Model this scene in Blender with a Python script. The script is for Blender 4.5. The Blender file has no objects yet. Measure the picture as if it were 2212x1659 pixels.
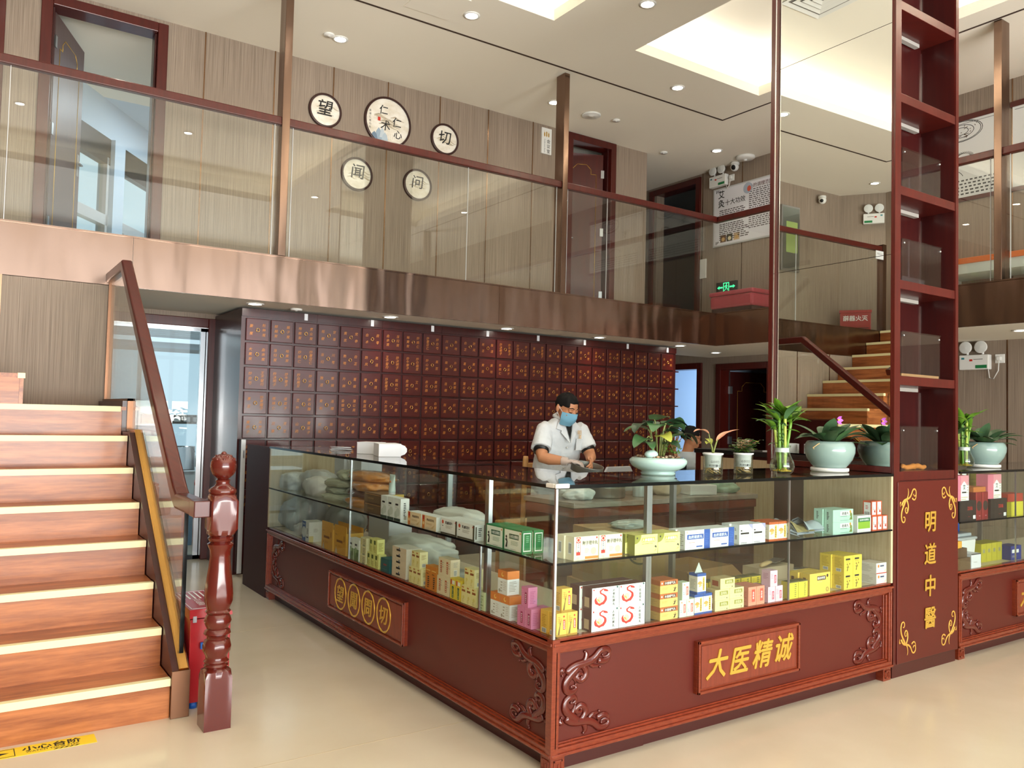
import bpy, bmesh, math, random
from mathutils import Vector, Matrix
R = math.radians
random.seed(7)
S = bpy.context.scene
COL = S.collection

# ------------------------------------------------------------------ camera
cam_d = bpy.data.cameras.new('camera')
cam = bpy.data.objects.new('camera', cam_d)
COL.objects.link(cam)
S.camera = cam
cam_d.sensor_width = 36.0
cam_d.lens = 1762.388 / 2212 * 36.0
cam_d.clip_start = 0.05
yaw, pit, rol = R(55.77076), R(2.28709), R(1.36020)
fw = Vector((math.cos(yaw) * math.cos(pit), math.sin(yaw) * math.cos(pit), math.sin(pit)))
rt = fw.cross(Vector((0, 0, 1))).normalized()
up = rt.cross(fw)
rt2 = math.cos(rol) * rt + math.sin(rol) * up
up2 = -math.sin(rol) * rt + math.cos(rol) * up
M3 = Matrix((rt2, up2, -fw)).transposed()
cam.matrix_world = Matrix.Translation((-1.914, -2.494, 1.360)) @ M3.to_4x4()

# ------------------------------------------------------------------ view, world, daylight
S.view_settings.view_transform = 'Standard'
S.view_settings.look = 'None'
S.view_settings.gamma = 1.0
S.view_settings.use_curve_mapping = False
S.view_settings.exposure = -0.22
S.cycles.max_bounces = 8
S.cycles.diffuse_bounces = 5
S.cycles.glossy_bounces = 5
S.cycles.transmission_bounces = 6
S.cycles.transparent_max_bounces = 40
S.cycles.sample_clamp_indirect = 4.0
S.cycles.caustics_reflective = False
S.cycles.caustics_refractive = False
S.cycles.use_denoising = True

def lin(c):
    return tuple((x / 12.92 if x <= 0.04045 else ((x + 0.055) / 1.055) ** 2.4) for x in c)
def rgb(r, g, b):
    return lin((r / 255, g / 255, b / 255)) + (1.0,)

W = bpy.data.worlds.new('sky'); S.world = W; W.use_nodes = True
bgn = W.node_tree.nodes['Background']
bgn.inputs[0].default_value = (0.66, 0.86, 1.0, 1.0)
bgn.inputs[1].default_value = 1.15

def area(name, loc, rot, sx, sy, power, color, spread=180, portal=False):
    l = bpy.data.lights.new(name, 'AREA'); l.shape = 'RECTANGLE'; l.size = sx; l.size_y = sy
    l.energy = power; l.color = color; l.spread = R(spread)
    if portal: l.cycles.is_portal = True
    o = bpy.data.objects.new(name, l); COL.objects.link(o); o.location = loc; o.rotation_euler = rot
    return o
def spot(name, loc, power, color=(1.0, 0.90, 0.76), size=105, blend=0.9, aim=(0, 0, 0)):
    l = bpy.data.lights.new(name, 'SPOT'); l.energy = power; l.color = color
    l.spot_size = R(size); l.spot_blend = blend; l.shadow_soft_size = 0.05
    o = bpy.data.objects.new(name, l); COL.objects.link(o); o.location = loc; o.rotation_euler = aim
    return o
DAY = (0.93, 0.97, 1.0)
# daylight entering through the shop front behind the camera
area('shopfront_daylight', (0.0, -6.75, 2.35), (R(90), 0, 0), 8.5, 4.2, 430, DAY)
# fill light added low in the shop front, aimed up to brighten the ceiling
area('ceiling_fill', (0.0, -6.7, 0.9), (R(128), 0, 0), 8.5, 1.6, 820, (1.0, 0.97, 0.92), 130)
# lights of the rooms behind the back and right walls
area('upper_room_window', (-0.62, 7.24, 3.6), (R(90), 0, R(55.2)), 4.0, 1.6, 1, DAY, portal=True)
area('upper_room_fill', (0.9, 7.0, 4.80), (0, 0, 0), 1.6, 1.6, 75, (0.78, 0.90, 1.0))  # added out of view to brighten the upper room
area('kitchen_lamp', (-0.9, 6.9, 2.28), (0, 0, 0), 1.4, 0.7, 34, (0.80, 0.93, 1.0))
area('side_room_daylight', (8.9, 6.0, 1.5), (0, R(90), 0), 1.8, 1.8, 40, (0.82, 0.92, 1.0))

# ------------------------------------------------------------------ helpers
def mat(name, col, rough=0.5, metal=0.0, spec=0.5, coat=0.0, alpha=1.0, sub=0.0, trans=0.0, ior=1.45):
    m = bpy.data.materials.new(name); m.use_nodes = True
    b = m.node_tree.nodes['Principled BSDF']
    b.inputs['Base Color'].default_value = col if len(col) == 4 else rgb(*col)
    b.inputs['Roughness'].default_value = rough
    b.inputs['Metallic'].default_value = metal
    b.inputs['Specular IOR Level'].default_value = spec
    b.inputs['Coat Weight'].default_value = coat
    b.inputs['Coat Roughness'].default_value = 0.08
    b.inputs['Alpha'].default_value = alpha
    b.inputs['Transmission Weight'].default_value = trans
    b.inputs['IOR'].default_value = ior
    return m
def node(m, t, **kw):
    n = m.node_tree.nodes.new(t)
    for k, v in kw.items():
        if k.startswith('i_'): n.inputs[int(k[2:])].default_value = v
        else: setattr(n, k, v)
    return n
def link(m, a, b): m.node_tree.links.new(a, b)
def grain(m, c0, c1, scale, detail=5, lo=0.3, hi=0.7, sum_xy=True, rough=None, bump=0.0, space='Position'):
    """streaky grain: noise stretched by `scale`, world (or object) coordinates"""
    b = m.node_tree.nodes['Principled BSDF']
    if space == 'Position':
        g = node(m, 'ShaderNodeNewGeometry'); src = g.outputs['Position']
    else:
        g = node(m, 'ShaderNodeTexCoord'); src = g.outputs['Object']
    if sum_xy:
        sp = node(m, 'ShaderNodeSeparateXYZ'); link(m, src, sp.inputs[0])
        ad = node(m, 'ShaderNodeMath', operation='ADD'); link(m, sp.outputs[0], ad.inputs[0]); link(m, sp.outputs[1], ad.inputs[1])
        cb = node(m, 'ShaderNodeCombineXYZ'); link(m, ad.outputs[0], cb.inputs[0]); link(m, sp.outputs[2], cb.inputs[2])
        src = cb.outputs[0]
    mp = node(m, 'ShaderNodeMapping'); mp.inputs['Scale'].default_value = scale; link(m, src, mp.inputs[0])
    nz = node(m, 'ShaderNodeTexNoise'); nz.inputs['Scale'].default_value = 1.0; nz.inputs['Detail'].default_value = detail
    nz.inputs['Roughness'].default_value = 0.65
    link(m, mp.outputs[0], nz.inputs['Vector'])
    rp = node(m, 'ShaderNodeValToRGB'); rp.color_ramp.elements[0].position = lo; rp.color_ramp.elements[1].position = hi
    rp.color_ramp.elements[0].color = rgb(*c0); rp.color_ramp.elements[1].color = rgb(*c1)
    link(m, nz.outputs['Fac'], rp.inputs[0]); link(m, rp.outputs[0], b.inputs['Base Color'])
    if bump:
        bp = node(m, 'ShaderNodeBump'); bp.inputs['Strength'].default_value = bump; bp.inputs['Distance'].default_value = 0.01
        link(m, nz.outputs['Fac'], bp.inputs['Height']); link(m, bp.outputs[0], b.inputs['Normal'])
    return m
def emit(name, col, s):
    m = bpy.data.materials.new(name); m.use_nodes = True; nt = m.node_tree; nt.nodes.clear()
    e = nt.nodes.new('ShaderNodeEmission'); e.inputs[0].default_value = col; e.inputs[1].default_value = s
    o = nt.nodes.new('ShaderNodeOutputMaterial'); nt.links.new(e.outputs[0], o.inputs[0])
    return m
def pane(name, tint, ior=1.45, rough=0.0, gain=1.0, haze=0.0, hazecol=(0.8, 0.85, 0.85, 1)):
    """clear sheet: see-through with a Fresnel mirror coat"""
    m = bpy.data.materials.new(name); m.use_nodes = True; nt = m.node_tree; nt.nodes.clear()
    t = nt.nodes.new('ShaderNodeBsdfTransparent'); t.inputs[0].default_value = tint
    g = nt.nodes.new('ShaderNodeBsdfGlossy'); g.inputs['Roughness'].default_value = rough; g.inputs[0].default_value = (gain, gain, gain, 1)
    f = nt.nodes.new('ShaderNodeFresnel')
    gm = nt.nodes.new('ShaderNodeNewGeometry'); bf = nt.nodes.new('ShaderNodeMapRange')  # both faces reflect alike
    bf.inputs['To Min'].default_value = ior; bf.inputs['To Max'].default_value = 1.0 / ior
    nt.links.new(gm.outputs['Backfacing'], bf.inputs['Value']); nt.links.new(bf.outputs[0], f.inputs[0])
    x = nt.nodes.new('ShaderNodeMixShader'); o = nt.nodes.new('ShaderNodeOutputMaterial')
    last = t.outputs[0]
    if haze > 0:
        d = nt.nodes.new('ShaderNodeBsdfDiffuse'); d.inputs[0].default_value = hazecol
        y = nt.nodes.new('ShaderNodeMixShader'); y.inputs[0].default_value = haze
        nt.links.new(t.outputs[0], y.inputs[1]); nt.links.new(d.outputs[0], y.inputs[2]); last = y.outputs[0]
    nt.links.new(f.outputs[0], x.inputs[0]); nt.links.new(last, x.inputs[1]); nt.links.new(g.outputs[0], x.inputs[2])
    nt.links.new(x.outputs[0], o.inputs[0])
    return m

# glyph outlines, one flat mesh per string
_tc = bpy.data.curves.new('lettering', 'FONT'); _tc.resolution_u = 2
_to = bpy.data.objects.new('lettering', _tc); COL.objects.link(_to)
_gc = {}
def glyph(s, bold=0.0):
    k = (s, bold)
    if k not in _gc:
        _tc.body = s; _tc.offset = bold
        dg = bpy.context.evaluated_depsgraph_get(); dg.update()
        e = _to.evaluated_get(dg); m = e.to_mesh()
        vs = [(v.co.x, v.co.y) for v in m.vertices]; fs = [tuple(p.vertices) for p in m.polygons]
        e.to_mesh_clear()
        x0 = min([v[0] for v in vs] or [0]); x1 = max([v[0] for v in vs] or [1])
        y0 = min([v[1] for v in vs] or [0]); y1 = max([v[1] for v in vs] or [1])
        _gc[k] = (vs, fs, x0, x1, y0, y1)
    return _gc[k]

class MB:
    """collects faces with material slots; build() makes ONE mesh object"""
    def __init__(s): s.v = []; s.f = []; s.mi = []; s.sm = []; s.mats = []
    def slot(s, m):
        if m not in s.mats: s.mats.append(m)
        return s.mats.index(m)
    def add(s, vs, fs, m, smooth=False, X=None):
        o = len(s.v)
        if X is not None: vs = [tuple(X @ Vector(v)) for v in vs]
        s.v += [tuple(v) for v in vs]; k = s.slot(m)
        for f in fs:
            s.f.append(tuple(i + o for i in f)); s.mi.append(k); s.sm.append(smooth)
        return s
    def box(s, a, b, m, X=None):
        x0, y0, z0 = [min(p, q) for p, q in zip(a, b)]; x1, y1, z1 = [max(p, q) for p, q in zip(a, b)]
        vs = [(x0, y0, z0), (x1, y0, z0), (x1, y1, z0), (x0, y1, z0), (x0, y0, z1), (x1, y0, z1), (x1, y1, z1), (x0, y1, z1)]
        return s.add(vs, [(0, 3, 2, 1), (4, 5, 6, 7), (0, 1, 5, 4), (1, 2, 6, 5), (2, 3, 7, 6), (3, 0, 4, 7)], m, False, X)
    def quad(s, p, m, X=None): return s.add(p, [tuple(range(len(p)))], m, False, X)
    def prism(s, pts, h0, h1, m, plane='xy', X=None, smooth=False):
        """polygon pts (2D) extruded between h0 and h1 along the missing axis"""
        n = len(pts)
        def P(u, v, h): return {'xy': (u, v, h), 'xz': (u, h, v), 'yz': (h, u, v)}[plane]
        vs = [P(u, v, h0) for u, v in pts] + [P(u, v, h1) for u, v in pts]
        fs = [tuple(range(n - 1, -1, -1)), tuple(range(n, 2 * n))] + [(i, (i + 1) % n, n + (i + 1) % n, n + i) for i in range(n)]
        return s.add(vs, fs, m, smooth, X)
    def lathe(s, prof, m, c=(0, 0, 0), n=32, sx=1.0, sy=1.0, X=None, smooth=True, cap=True):
        vs = []; fs = []; k = len(prof)
        for (r, z) in prof:
            for i in range(n):
                a = 2 * math.pi * i / n
                vs.append((c[0] + r * math.cos(a) * sx, c[1] + r * math.sin(a) * sy, c[2] + z))
        for j in range(k - 1):
            for i in range(n):
                fs.append((j * n + i, j * n + (i + 1) % n, (j + 1) * n + (i + 1) % n, (j + 1) * n + i))
        if cap:
            fs.append(tuple(range(n - 1, -1, -1))); fs.append(tuple((k - 1) * n + i for i in range(n)))
        return s.add(vs, fs, m, smooth, X)
    def tube(s, pts, r, m, n=10, flat=None, X=None, cap=True, closed=False):
        """swept tube; r scalar or list; flat=(axis Vector, factor) squashes the section along axis"""
        P = [Vector(p) for p in pts]; k = len(P); rr = r if isinstance(r, (list, tuple)) else [r] * k
        vs = []; fs = []; prev = None
        for i in range(k):
            if closed: t = (P[(i + 1) % k] - P[i - 1])
            else: t = (P[min(i + 1, k - 1)] - P[max(i - 1, 0)])
            t = t.normalized() if t.length > 1e-9 else Vector((0, 0, 1))
            if prev is None:
                ref = Vector((0, 0, 1)) if abs(t.z) < 0.9 else Vector((1, 0, 0))
                u = t.cross(ref).normalized()
            else:
                u = (prev - t * prev.dot(t)); u = u.normalized() if u.length > 1e-6 else t.orthogonal().normalized()
            prev = u; w = t.cross(u)
            for j in range(n):
                a = 2 * math.pi * j / n
                d = (u * math.cos(a) + w * math.sin(a)) * rr[i]
                if flat: d = d - flat[0] * d.dot(flat[0]) * (1 - flat[1])
                vs.append(tuple(P[i] + d))
        for i in range(k if closed else k - 1):
            for j in range(n):
                q = (i + 1) % k
                fs.append((i * n + j, i * n + (j + 1) % n, q * n + (j + 1) % n, q * n + j))
        if cap and not closed:
            fs.append(tuple(range(n - 1, -1, -1))); fs.append(tuple((k - 1) * n + i for i in range(n)))
        return s.add(vs, fs, m, True, X)
    def loft(s, rings, m, X=None, cap=True, smooth=True):
        n = len(rings[0]); vs = [p for r in rings for p in r]; fs = []
        for i in range(len(rings) - 1):
            for j in range(n): fs.append((i * n + j, i * n + (j + 1) % n, (i + 1) * n + (j + 1) % n, (i + 1) * n + j))
        if cap: fs.append(tuple(range(n - 1, -1, -1))); fs.append(tuple((len(rings) - 1) * n + j for j in range(n)))
        return s.add(vs, fs, m, smooth, X)
    def ball(s, c, r, m, n=16, k=10, sc=(1, 1, 1), X=None):
        prof = [(max(1e-4, math.sin(math.pi * i / k)) , -math.cos(math.pi * i / k)) for i in range(k + 1)]
        vs = []; fs = []
        for (q, z) in prof:
            for i in range(n):
                a = 2 * math.pi * i / n
                vs.append((c[0] + r * q * math.cos(a) * sc[0], c[1] + r * q * math.sin(a) * sc[1], c[2] + r * z * sc[2]))
        for j in range(k):
            for i in range(n): fs.append((j * n + i, j * n + (i + 1) % n, (j + 1) * n + (i + 1) % n, (j + 1) * n + i))
        return s.add(vs, fs, m, True, X)
    def text(s, t, size, o, xd, yd, m, bold=0.0, depth=0.0, align='c', shear=0.0, w=None):
        """flat (or raised) string; o is its centre, xd/yd its writing and up directions"""
        if bold:
            b = bold * 0.8 * size
            for q, (dx, dy) in enumerate(((b, 0), (-b, 0), (0, b), (0, -b))):
                n_ = Vector(xd).cross(Vector(yd)); s.text(t, size, Vector(o) + Vector(xd) * dx + Vector(yd) * dy + n_ * (0.00012 * (q + 1)), xd, yd, m, 0.0, depth, align, shear, w)
        vs, fs, x0, x1, y0, y1 = glyph(t)
        xd = Vector(xd); yd = Vector(yd); o = Vector(o); nz = xd.cross(yd)
        cx = {'c': (x0 + x1) / 2, 'l': x0}[align]; cy = (y0 + y1) / 2 if align == 'c' else 0.38
        kx = (w / ((x1 - x0) * size)) if w else 1.0
        pv = [tuple(o + xd * ((x - cx) * size * kx + shear * (y - cy) * size) + yd * (y - cy) * size + nz * depth) for x, y in vs]
        s.add(pv, fs, m)
        if depth > 0:
            cnt = {}
            for f in fs:
                for i in range(len(f)):
                    e = (f[i], f[(i + 1) % len(f)]); cnt[e] = 1
            base = [tuple(Vector(p) - nz * depth) for p in pv]; n = len(pv)
            s.add(pv + base, [(b, a, a + n, b + n) for (a, b) in cnt if (b, a) not in cnt], m)
        return s
    def vtext(s, t, size, o, xd, yd, m, pitch=1.1, **k):
        o = Vector(o); yd = Vector(yd)
        for i, ch in enumerate(t): s.text(ch, size, o - yd * (i - (len(t) - 1) / 2) * size * pitch, xd, yd, m, **k)
        return s
    def build(s, name, parent=None, loc=None, rot=None, bevel=0.0, sub=0, seg=2):
        me = bpy.data.meshes.new(name); me.from_pydata(s.v, [], s.f)
        for m in s.mats: me.materials.append(m)
        me.polygons.foreach_set('material_index', s.mi); me.polygons.foreach_set('use_smooth', s.sm); me.update()
        o = bpy.data.objects.new(name, me); COL.objects.link(o)
        if parent is not None: o.parent = parent
        if loc is not None: o.location = loc
        if rot is not None: o.rotation_euler = rot
        if bevel: 
            b = o.modifiers.new('bevel', 'BEVEL'); b.width = bevel; b.segments = seg; b.limit_method = 'ANGLE'; b.angle_limit = R(40)
        if sub: 
            q = o.modifiers.new('sub', 'SUBSURF'); q.levels = sub; q.render_levels = sub
        return o
def tag(o, label, cat, group=None):
    o['label'] = label; o['category'] = cat
    if group: o['group'] = group
    return o
def thing(name, label, cat, loc=(0, 0, 0), rz=0.0, group=None):
    o = bpy.data.objects.new(name, None); COL.objects.link(o); o.location = loc; o.rotation_euler = (0, 0, rz)
    o.empty_display_size = 0.1
    return tag(o, label, cat, group)
def struct(mb, name, **k):
    o = mb.build(name, **k); o['kind'] = 'structure'; return o
def copy_thing(o, loc, label, group=None, rz=None):
    c = o.copy(); COL.objects.link(c); c.location = loc; c['label'] = label
    if group: c['group'] = group
    if rz is not None: c.rotation_euler = (0, 0, rz)
    for ch in o.children:
        d = ch.copy(); COL.objects.link(d); d.parent = c
        for g in ch.children:
            e = g.copy(); COL.objects.link(e); e.parent = d
    return c
XA = Vector((1, 0, 0)); YA = Vector((0, 1, 0)); ZA = Vector((0, 0, 1))

# ------------------------------------------------------------------ materials
m_red = grain(mat('rosewood lacquer', (96, 28, 20), 0.28, spec=0.5, coat=0.15), (64, 18, 14), (80, 24, 18), (30, 0, 2), sum_xy=True)
m_red2 = grain(mat('rosewood moulding', (120, 45, 25), 0.25, coat=0.3), (96, 33, 19), (128, 54, 30), (25, 25, 120), sum_xy=False, lo=0.25, hi=0.75)
m_panel = mat('rosewood flat panel', (82, 27, 19), 0.4, spec=0.4)
m_dark = grain(mat('dark rosewood', (62, 18, 17), 0.3, coat=0.15), (46, 12, 12), (60, 17, 15), (30, 0, 2))
m_draw = grain(mat('herb drawer lacquer', (86, 22, 17), 0.3, coat=0.2), (58, 11, 9), (72, 15, 11), (6, 0, 60))
m_darkm = mat('dark satin board', (52, 18, 17), 0.55, spec=0.25)
m_plinth = mat('dark brown plinth', (66, 24, 20), 0.4)
m_wall = grain(mat('vertical grain wall board', (150, 130, 114), 0.55, spec=0.35), (116, 101, 88), (157, 141, 125), (150, 0, 1.4), detail=4, lo=0.32, hi=0.68)
m_wallwhite = mat('white paint', (214, 222, 228), 0.7)
m_ceil = mat('ceiling paint', (236, 230, 217), 0.75, spec=0.2)
m_groove = mat('dark groove', (60, 42, 32), 0.6)
m_bronze = mat('bronze strip', (150, 118, 92), 0.25, metal=1.0)
m_brass = mat('brass', (196, 150, 84), 0.25, metal=1.0)
m_gold = mat('gold leaf', (214, 172, 72), 0.35, metal=0.55)
m_goldflat = mat('gold paint', (206, 160, 72), 0.45, metal=0.3)
m_chrome = mat('polished steel', (225, 226, 228), 0.12, metal=1.0)
m_steel = mat('brushed steel', (176, 178, 180), 0.32, metal=1.0)
m_alu = mat('white aluminium', (205, 207, 208), 0.4, metal=0.3)
m_black = mat('black', (16, 16, 17), 0.4)
m_edge = mat('dark glass edge', (10, 14, 14), 0.15)
m_white = mat('white plastic', (228, 228, 224), 0.4)
m_paper = mat('white card', (224, 226, 230), 0.6)
m_ink = mat('black ink', (32, 30, 30), 0.7)
m_grey = mat('grey ink', (120, 116, 112), 0.7)
m_redink = mat('red ink', (190, 44, 30), 0.6)
m_green = mat('green print', (28, 118, 66), 0.5)
m_blue = mat('blue print', (38, 78, 158), 0.5)
m_card = mat('brown cardboard', (166, 128, 84), 0.8)
m_oak = grain(mat('pale oak laminate', (196, 176, 142), 0.5), (178, 157, 122), (208, 190, 158), (60, 0, 3))
m_marble = mat('cream shelf liner', (214, 202, 178), 0.4)
m_ceramic = mat('celadon glaze', (176, 206, 198), 0.12, coat=0.5)
m_celadon = mat('blue green glaze', (134, 158, 152), 0.15, coat=0.5)
m_leaf = mat('dark leaf', (36, 60, 40), 0.35)
m_leaf2 = mat('bright leaf', (96, 138, 42), 0.4)
m_leaf3 = mat('yellow green leaf', (150, 156, 60), 0.45)
m_stem = mat('leaf stalk', (120, 130, 70), 0.5)
m_soil = mat('pebble soil', (170, 140, 110), 0.9)
m_skin = mat('skin', (186, 128, 92), 0.5)
m_hair = mat('black hair', (14, 12, 12), 0.75, spec=0.2)
m_coat = mat('white coat cloth', (216, 220, 224), 0.8)
m_mask = mat('blue surgical mask', (120, 176, 204), 0.8)
m_lamp = emit('lamp lens', (1.0, 0.93, 0.80, 1), 45)
m_exit = emit('exit green', (0.05, 1.0, 0.35, 1), 2.2)
g_clear = pane('clear glass', (0.93, 0.965, 0.95, 1), 1.45)
g_rail = pane('railing glass', (0.94, 0.955, 0.94, 1), 1.55)
g_top = pane('counter top glass', (0.80, 0.84, 0.82, 1), 1.6)
g_acr = pane('acrylic', (0.93, 0.94, 0.94, 1), 1.45)
g_bag = pane('clear plastic film', (0.95, 0.95, 0.95, 1), 1.5, rough=0.12, haze=0.08, hazecol=(0.85, 0.86, 0.86, 1))
m_mirror = mat('mirror silver', (236, 238, 232), 0.0, metal=1.0)
# polished copper sheet with slow waves
m_copper = mat('rose copper sheet', (132, 108, 94), 0.2, metal=1.0)
_b = m_copper.node_tree.nodes['Principled BSDF']
_g = node(m_copper, 'ShaderNodeNewGeometry'); _mp = node(m_copper, 'ShaderNodeMapping'); _mp.inputs['Scale'].default_value = (2.2, 2.2, 0.5)
_n = node(m_copper, 'ShaderNodeTexNoise'); _n.inputs['Scale'].default_value = 1.6; _n.inputs['Detail'].default_value = 1.5
_bp = node(m_copper, 'ShaderNodeBump'); _bp.inputs['Strength'].default_value = 0.28; _bp.inputs['Distance'].default_value = 0.12
link(m_copper, _g.outputs['Position'], _mp.inputs[0]); link(m_copper, _mp.outputs[0], _n.inputs['Vector'])
link(m_copper, _n.outputs['Fac'], _bp.inputs['Height']); link(m_copper, _bp.outputs[0], _b.inputs['Normal'])
# stair laminate, grain along x
m_stair = grain(mat('orange brown stair laminate', (176, 104, 66), 0.3, spec=0.5, coat=0.1), (130, 70, 34), (182, 112, 64), (2.2, 26, 26), sum_xy=False, detail=6, lo=0.36, hi=0.64)
m_nose = mat('cream stair nosing', (236, 226, 178), 0.4)
# polished cream floor with fine joints
m_floor = mat('polished cream floor', (226, 210, 178), 0.16, spec=0.5)
_b = m_floor.node_tree.nodes['Principled BSDF']
_g = node(m_floor, 'ShaderNodeNewGeometry'); _n = node(m_floor, 'ShaderNodeTexNoise'); _n.inputs['Scale'].default_value = 2.2; _n.inputs['Detail'].default_value = 4
link(m_floor, _g.outputs['Position'], _n.inputs['Vector'])
_r = node(m_floor, 'ShaderNodeValToRGB'); _r.color_ramp.elements[0].color = rgb(206, 192, 168); _r.color_ramp.elements[1].color = rgb(215, 203, 181)
_r.color_ramp.elements[0].position = 0.3; _r.color_ramp.elements[1].position = 0.7
link(m_floor, _n.outputs['Fac'], _r.inputs[0]); link(m_floor, _r.outputs[0], _b.inputs['Base Color'])
# ================================================================== THE ROOM
YB, ZM, ZS, ZC, XR, XL, YF = 5.26, 2.60, 2.235, 4.84, 6.64, -4.60, 3.95
mb = MB().box((-5.3, -7.2, -0.1), (9.2, 9.2, 0), m_floor)
m_joint = mat('floor joint', (176, 158, 128), 0.6)
for y in (0.652, 2.62, -1.32, -3.29, -5.26):
    if y < 2: mb.box((-5, y, 0.0), (6.6, y + 0.003, 0.0006), m_joint)
    else: mb.box((-1.0, y, 0.0), (0.0, y + 0.003, 0.0006), m_joint)
struct(mb, 'floor')

# back wall with the kitchen door, two upstairs doors
mb = MB()
def wbox(x0, x1, z0, z1): mb.box((x0, YB, z0), (x1, YB + 0.15, z1), m_wall)
wbox(-5.1, -1.02, 0, ZM); wbox(-1.02, -0.02, 2.12, ZM); wbox(-0.02, 5.41, 0, ZM)
wbox(-5.1, -1.42, ZM, ZC); wbox(-1.42, -0.53, 4.75, ZC); wbox(-0.53, 4.12, ZM, ZC); wbox(4.12, 4.82, 4.78, ZC); wbox(4.82, 5.41, ZM, ZC)
struct(mb, 'wall_back')
mb = MB()
for x in (-2.72, 0.50, 1.098, 1.70, 2.325, 2.95, 3.575, -0.15): mb.box((x - 0.006, YB - 0.004, ZM), (x + 0.006, YB - 0.0005, ZC), m_bronze)
struct(mb, 'trim_1')
# landing wall under the back fascia
mb = MB().box((-3.35, YF, 0), (-1.0, YF + 0.1, ZS), m_wall)
struct(mb, 'wall_landing')
mb = MB().box((-1.706, YF - 0.004, 1.36), (-1.694, YF - 0.0005, ZS), m_bronze)
for x in (-2.3, -2.9, -3.5): mb.box((x - 0.006, YF - 0.004, 1.5), (x + 0.006, YF - 0.0005, ZS), m_bronze)
struct(mb, 'trim_2')
# right wall
mb = MB()
def rbox(y0, y1, z0, z1): mb.box((XR, y0, z0), (XR + 0.15, y1, z1), m_wall)
rbox(-7.2, 4.27, 0, ZM); rbox(4.27, 5.04, 2.09, ZM); rbox(5.04, 5.46, 0, ZM); rbox(5.46, 6.26, 2.12, ZM); rbox(6.26, 7.6, 0, ZM)
rbox(-7.2, 5.53, ZM, ZC); rbox(5.53, 6.33, 4.72, ZC); rbox(6.33, 7.6, ZM, ZC)
struct(mb, 'wall_right')
mb = MB()
for y in (-0.4, 0.2, 0.8, 1.4, 2.05, 2.65, 3.3): mb.box((XR - 0.004, y - 0.006, 0), (XR - 0.0005, y + 0.006, ZS), m_bronze)
for y in (-0.4, 0.2, 0.8, 1.35, 2.05, 2.65, 3.3, 3.9, 4.72, 5.42): mb.box((XR - 0.004, y - 0.006, ZM), (XR - 0.0005, y + 0.006, ZC), m_bronze)
struct(mb, 'trim_3')
struct(MB().box((5.41, 7.5, 0), (6.7, 7.65, ZC), m_wall), 'wall_passage')
struct(MB().box((5.26, 5.40, 0), (5.41, 7.6, ZC), m_wall), 'wall_passage_side')
# left wall, with the canted corner
mb = MB().box((XL - 0.15, -7.2, 0), (XL, 4.75, ZC), m_wall)
mb.prism([(XL, 4.75), (-4.22, YB), (-4.1, YB + 0.15), (XL - 0.15, YB + 0.15), (XL - 0.15, 4.75)], 0, ZC, m_wall)
struct(mb, 'wall_left')
mb = MB()
for y in (1.2, 1.8, 2.4, 3.0, 3.6, 4.2): mb.box((XL + 0.0005, y - 0.006, ZM), (XL + 0.004, y + 0.006, ZC), m_bronze)
struct(mb, 'trim_4')
# shop front behind the camera: piers, header, mullions
mb = MB()
mb.box((-5.1, -7.2, 0), (-4.4, -7.0, ZC), m_wallwhite); mb.box((4.4, -7.2, 0), (6.8, -7.0, ZC), m_wallwhite)
mb.box((-4.4, -7.2, 4.55), (4.4, -7.0, ZC), m_wallwhite)
struct(mb, 'wall_front')
mb = MB()
for x in (-2.2, 0.0, 2.2): mb.box((x - 0.04, -7.14, 0), (x + 0.04, -7.04, 4.55), m_dark)
mb.box((-4.4, -7.14, 2.5), (4.4, -7.04, 2.58), m_dark); mb.box((-4.4, -7.14, 0), (4.4, -7.04, 0.1), m_dark)
w = struct(mb, 'window_1')
MB().box((-4.4, -7.1, 0.1), (4.4, -7.092, 4.55), g_clear).build('window_pane', w)

# mezzanine slab
mb = MB()
mb.box((XL, YF + 0.012, ZS), (XR, YB, ZM), m_ceil); mb.box((5.312, -7.0, ZS), (XR, YF + 0.012, ZM), m_ceil)
mb.box((XL, 1.0, ZS), (-3.35, YF, ZM), m_ceil)
struct(mb, 'floor_mezzanine')
mb = MB()
for x0, x1 in ((-3.35, -0.896), (-0.893, 2.30), (2.303, 5.312)): mb.box((x0, YF, ZS - 0.004), (x1, YF + 0.012, ZM + 0.004), m_copper)
mb.box((-3.35, YF - 0.012, ZM - 0.004), (5.312, YF, ZM + 0.006), m_copper)
struct(mb, 'trim_5')
mb = MB()
for y0, y1 in ((-7.0, -2.0), (-1.997, 1.2), (1.203, YF + 0.012)): mb.box((5.30, y0, ZS - 0.004), (5.312, y1, ZM + 0.004), m_copper)
mb.box((5.288, -7.0, ZM - 0.004), (5.30, YF, ZM + 0.006), m_copper)
struct(mb, 'trim_6')
mb = MB().box((-3.362, 1.0, ZS - 0.004), (-3.35, 2.88, ZM + 0.004), m_copper)
struct(mb, 'trim_7')

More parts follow.
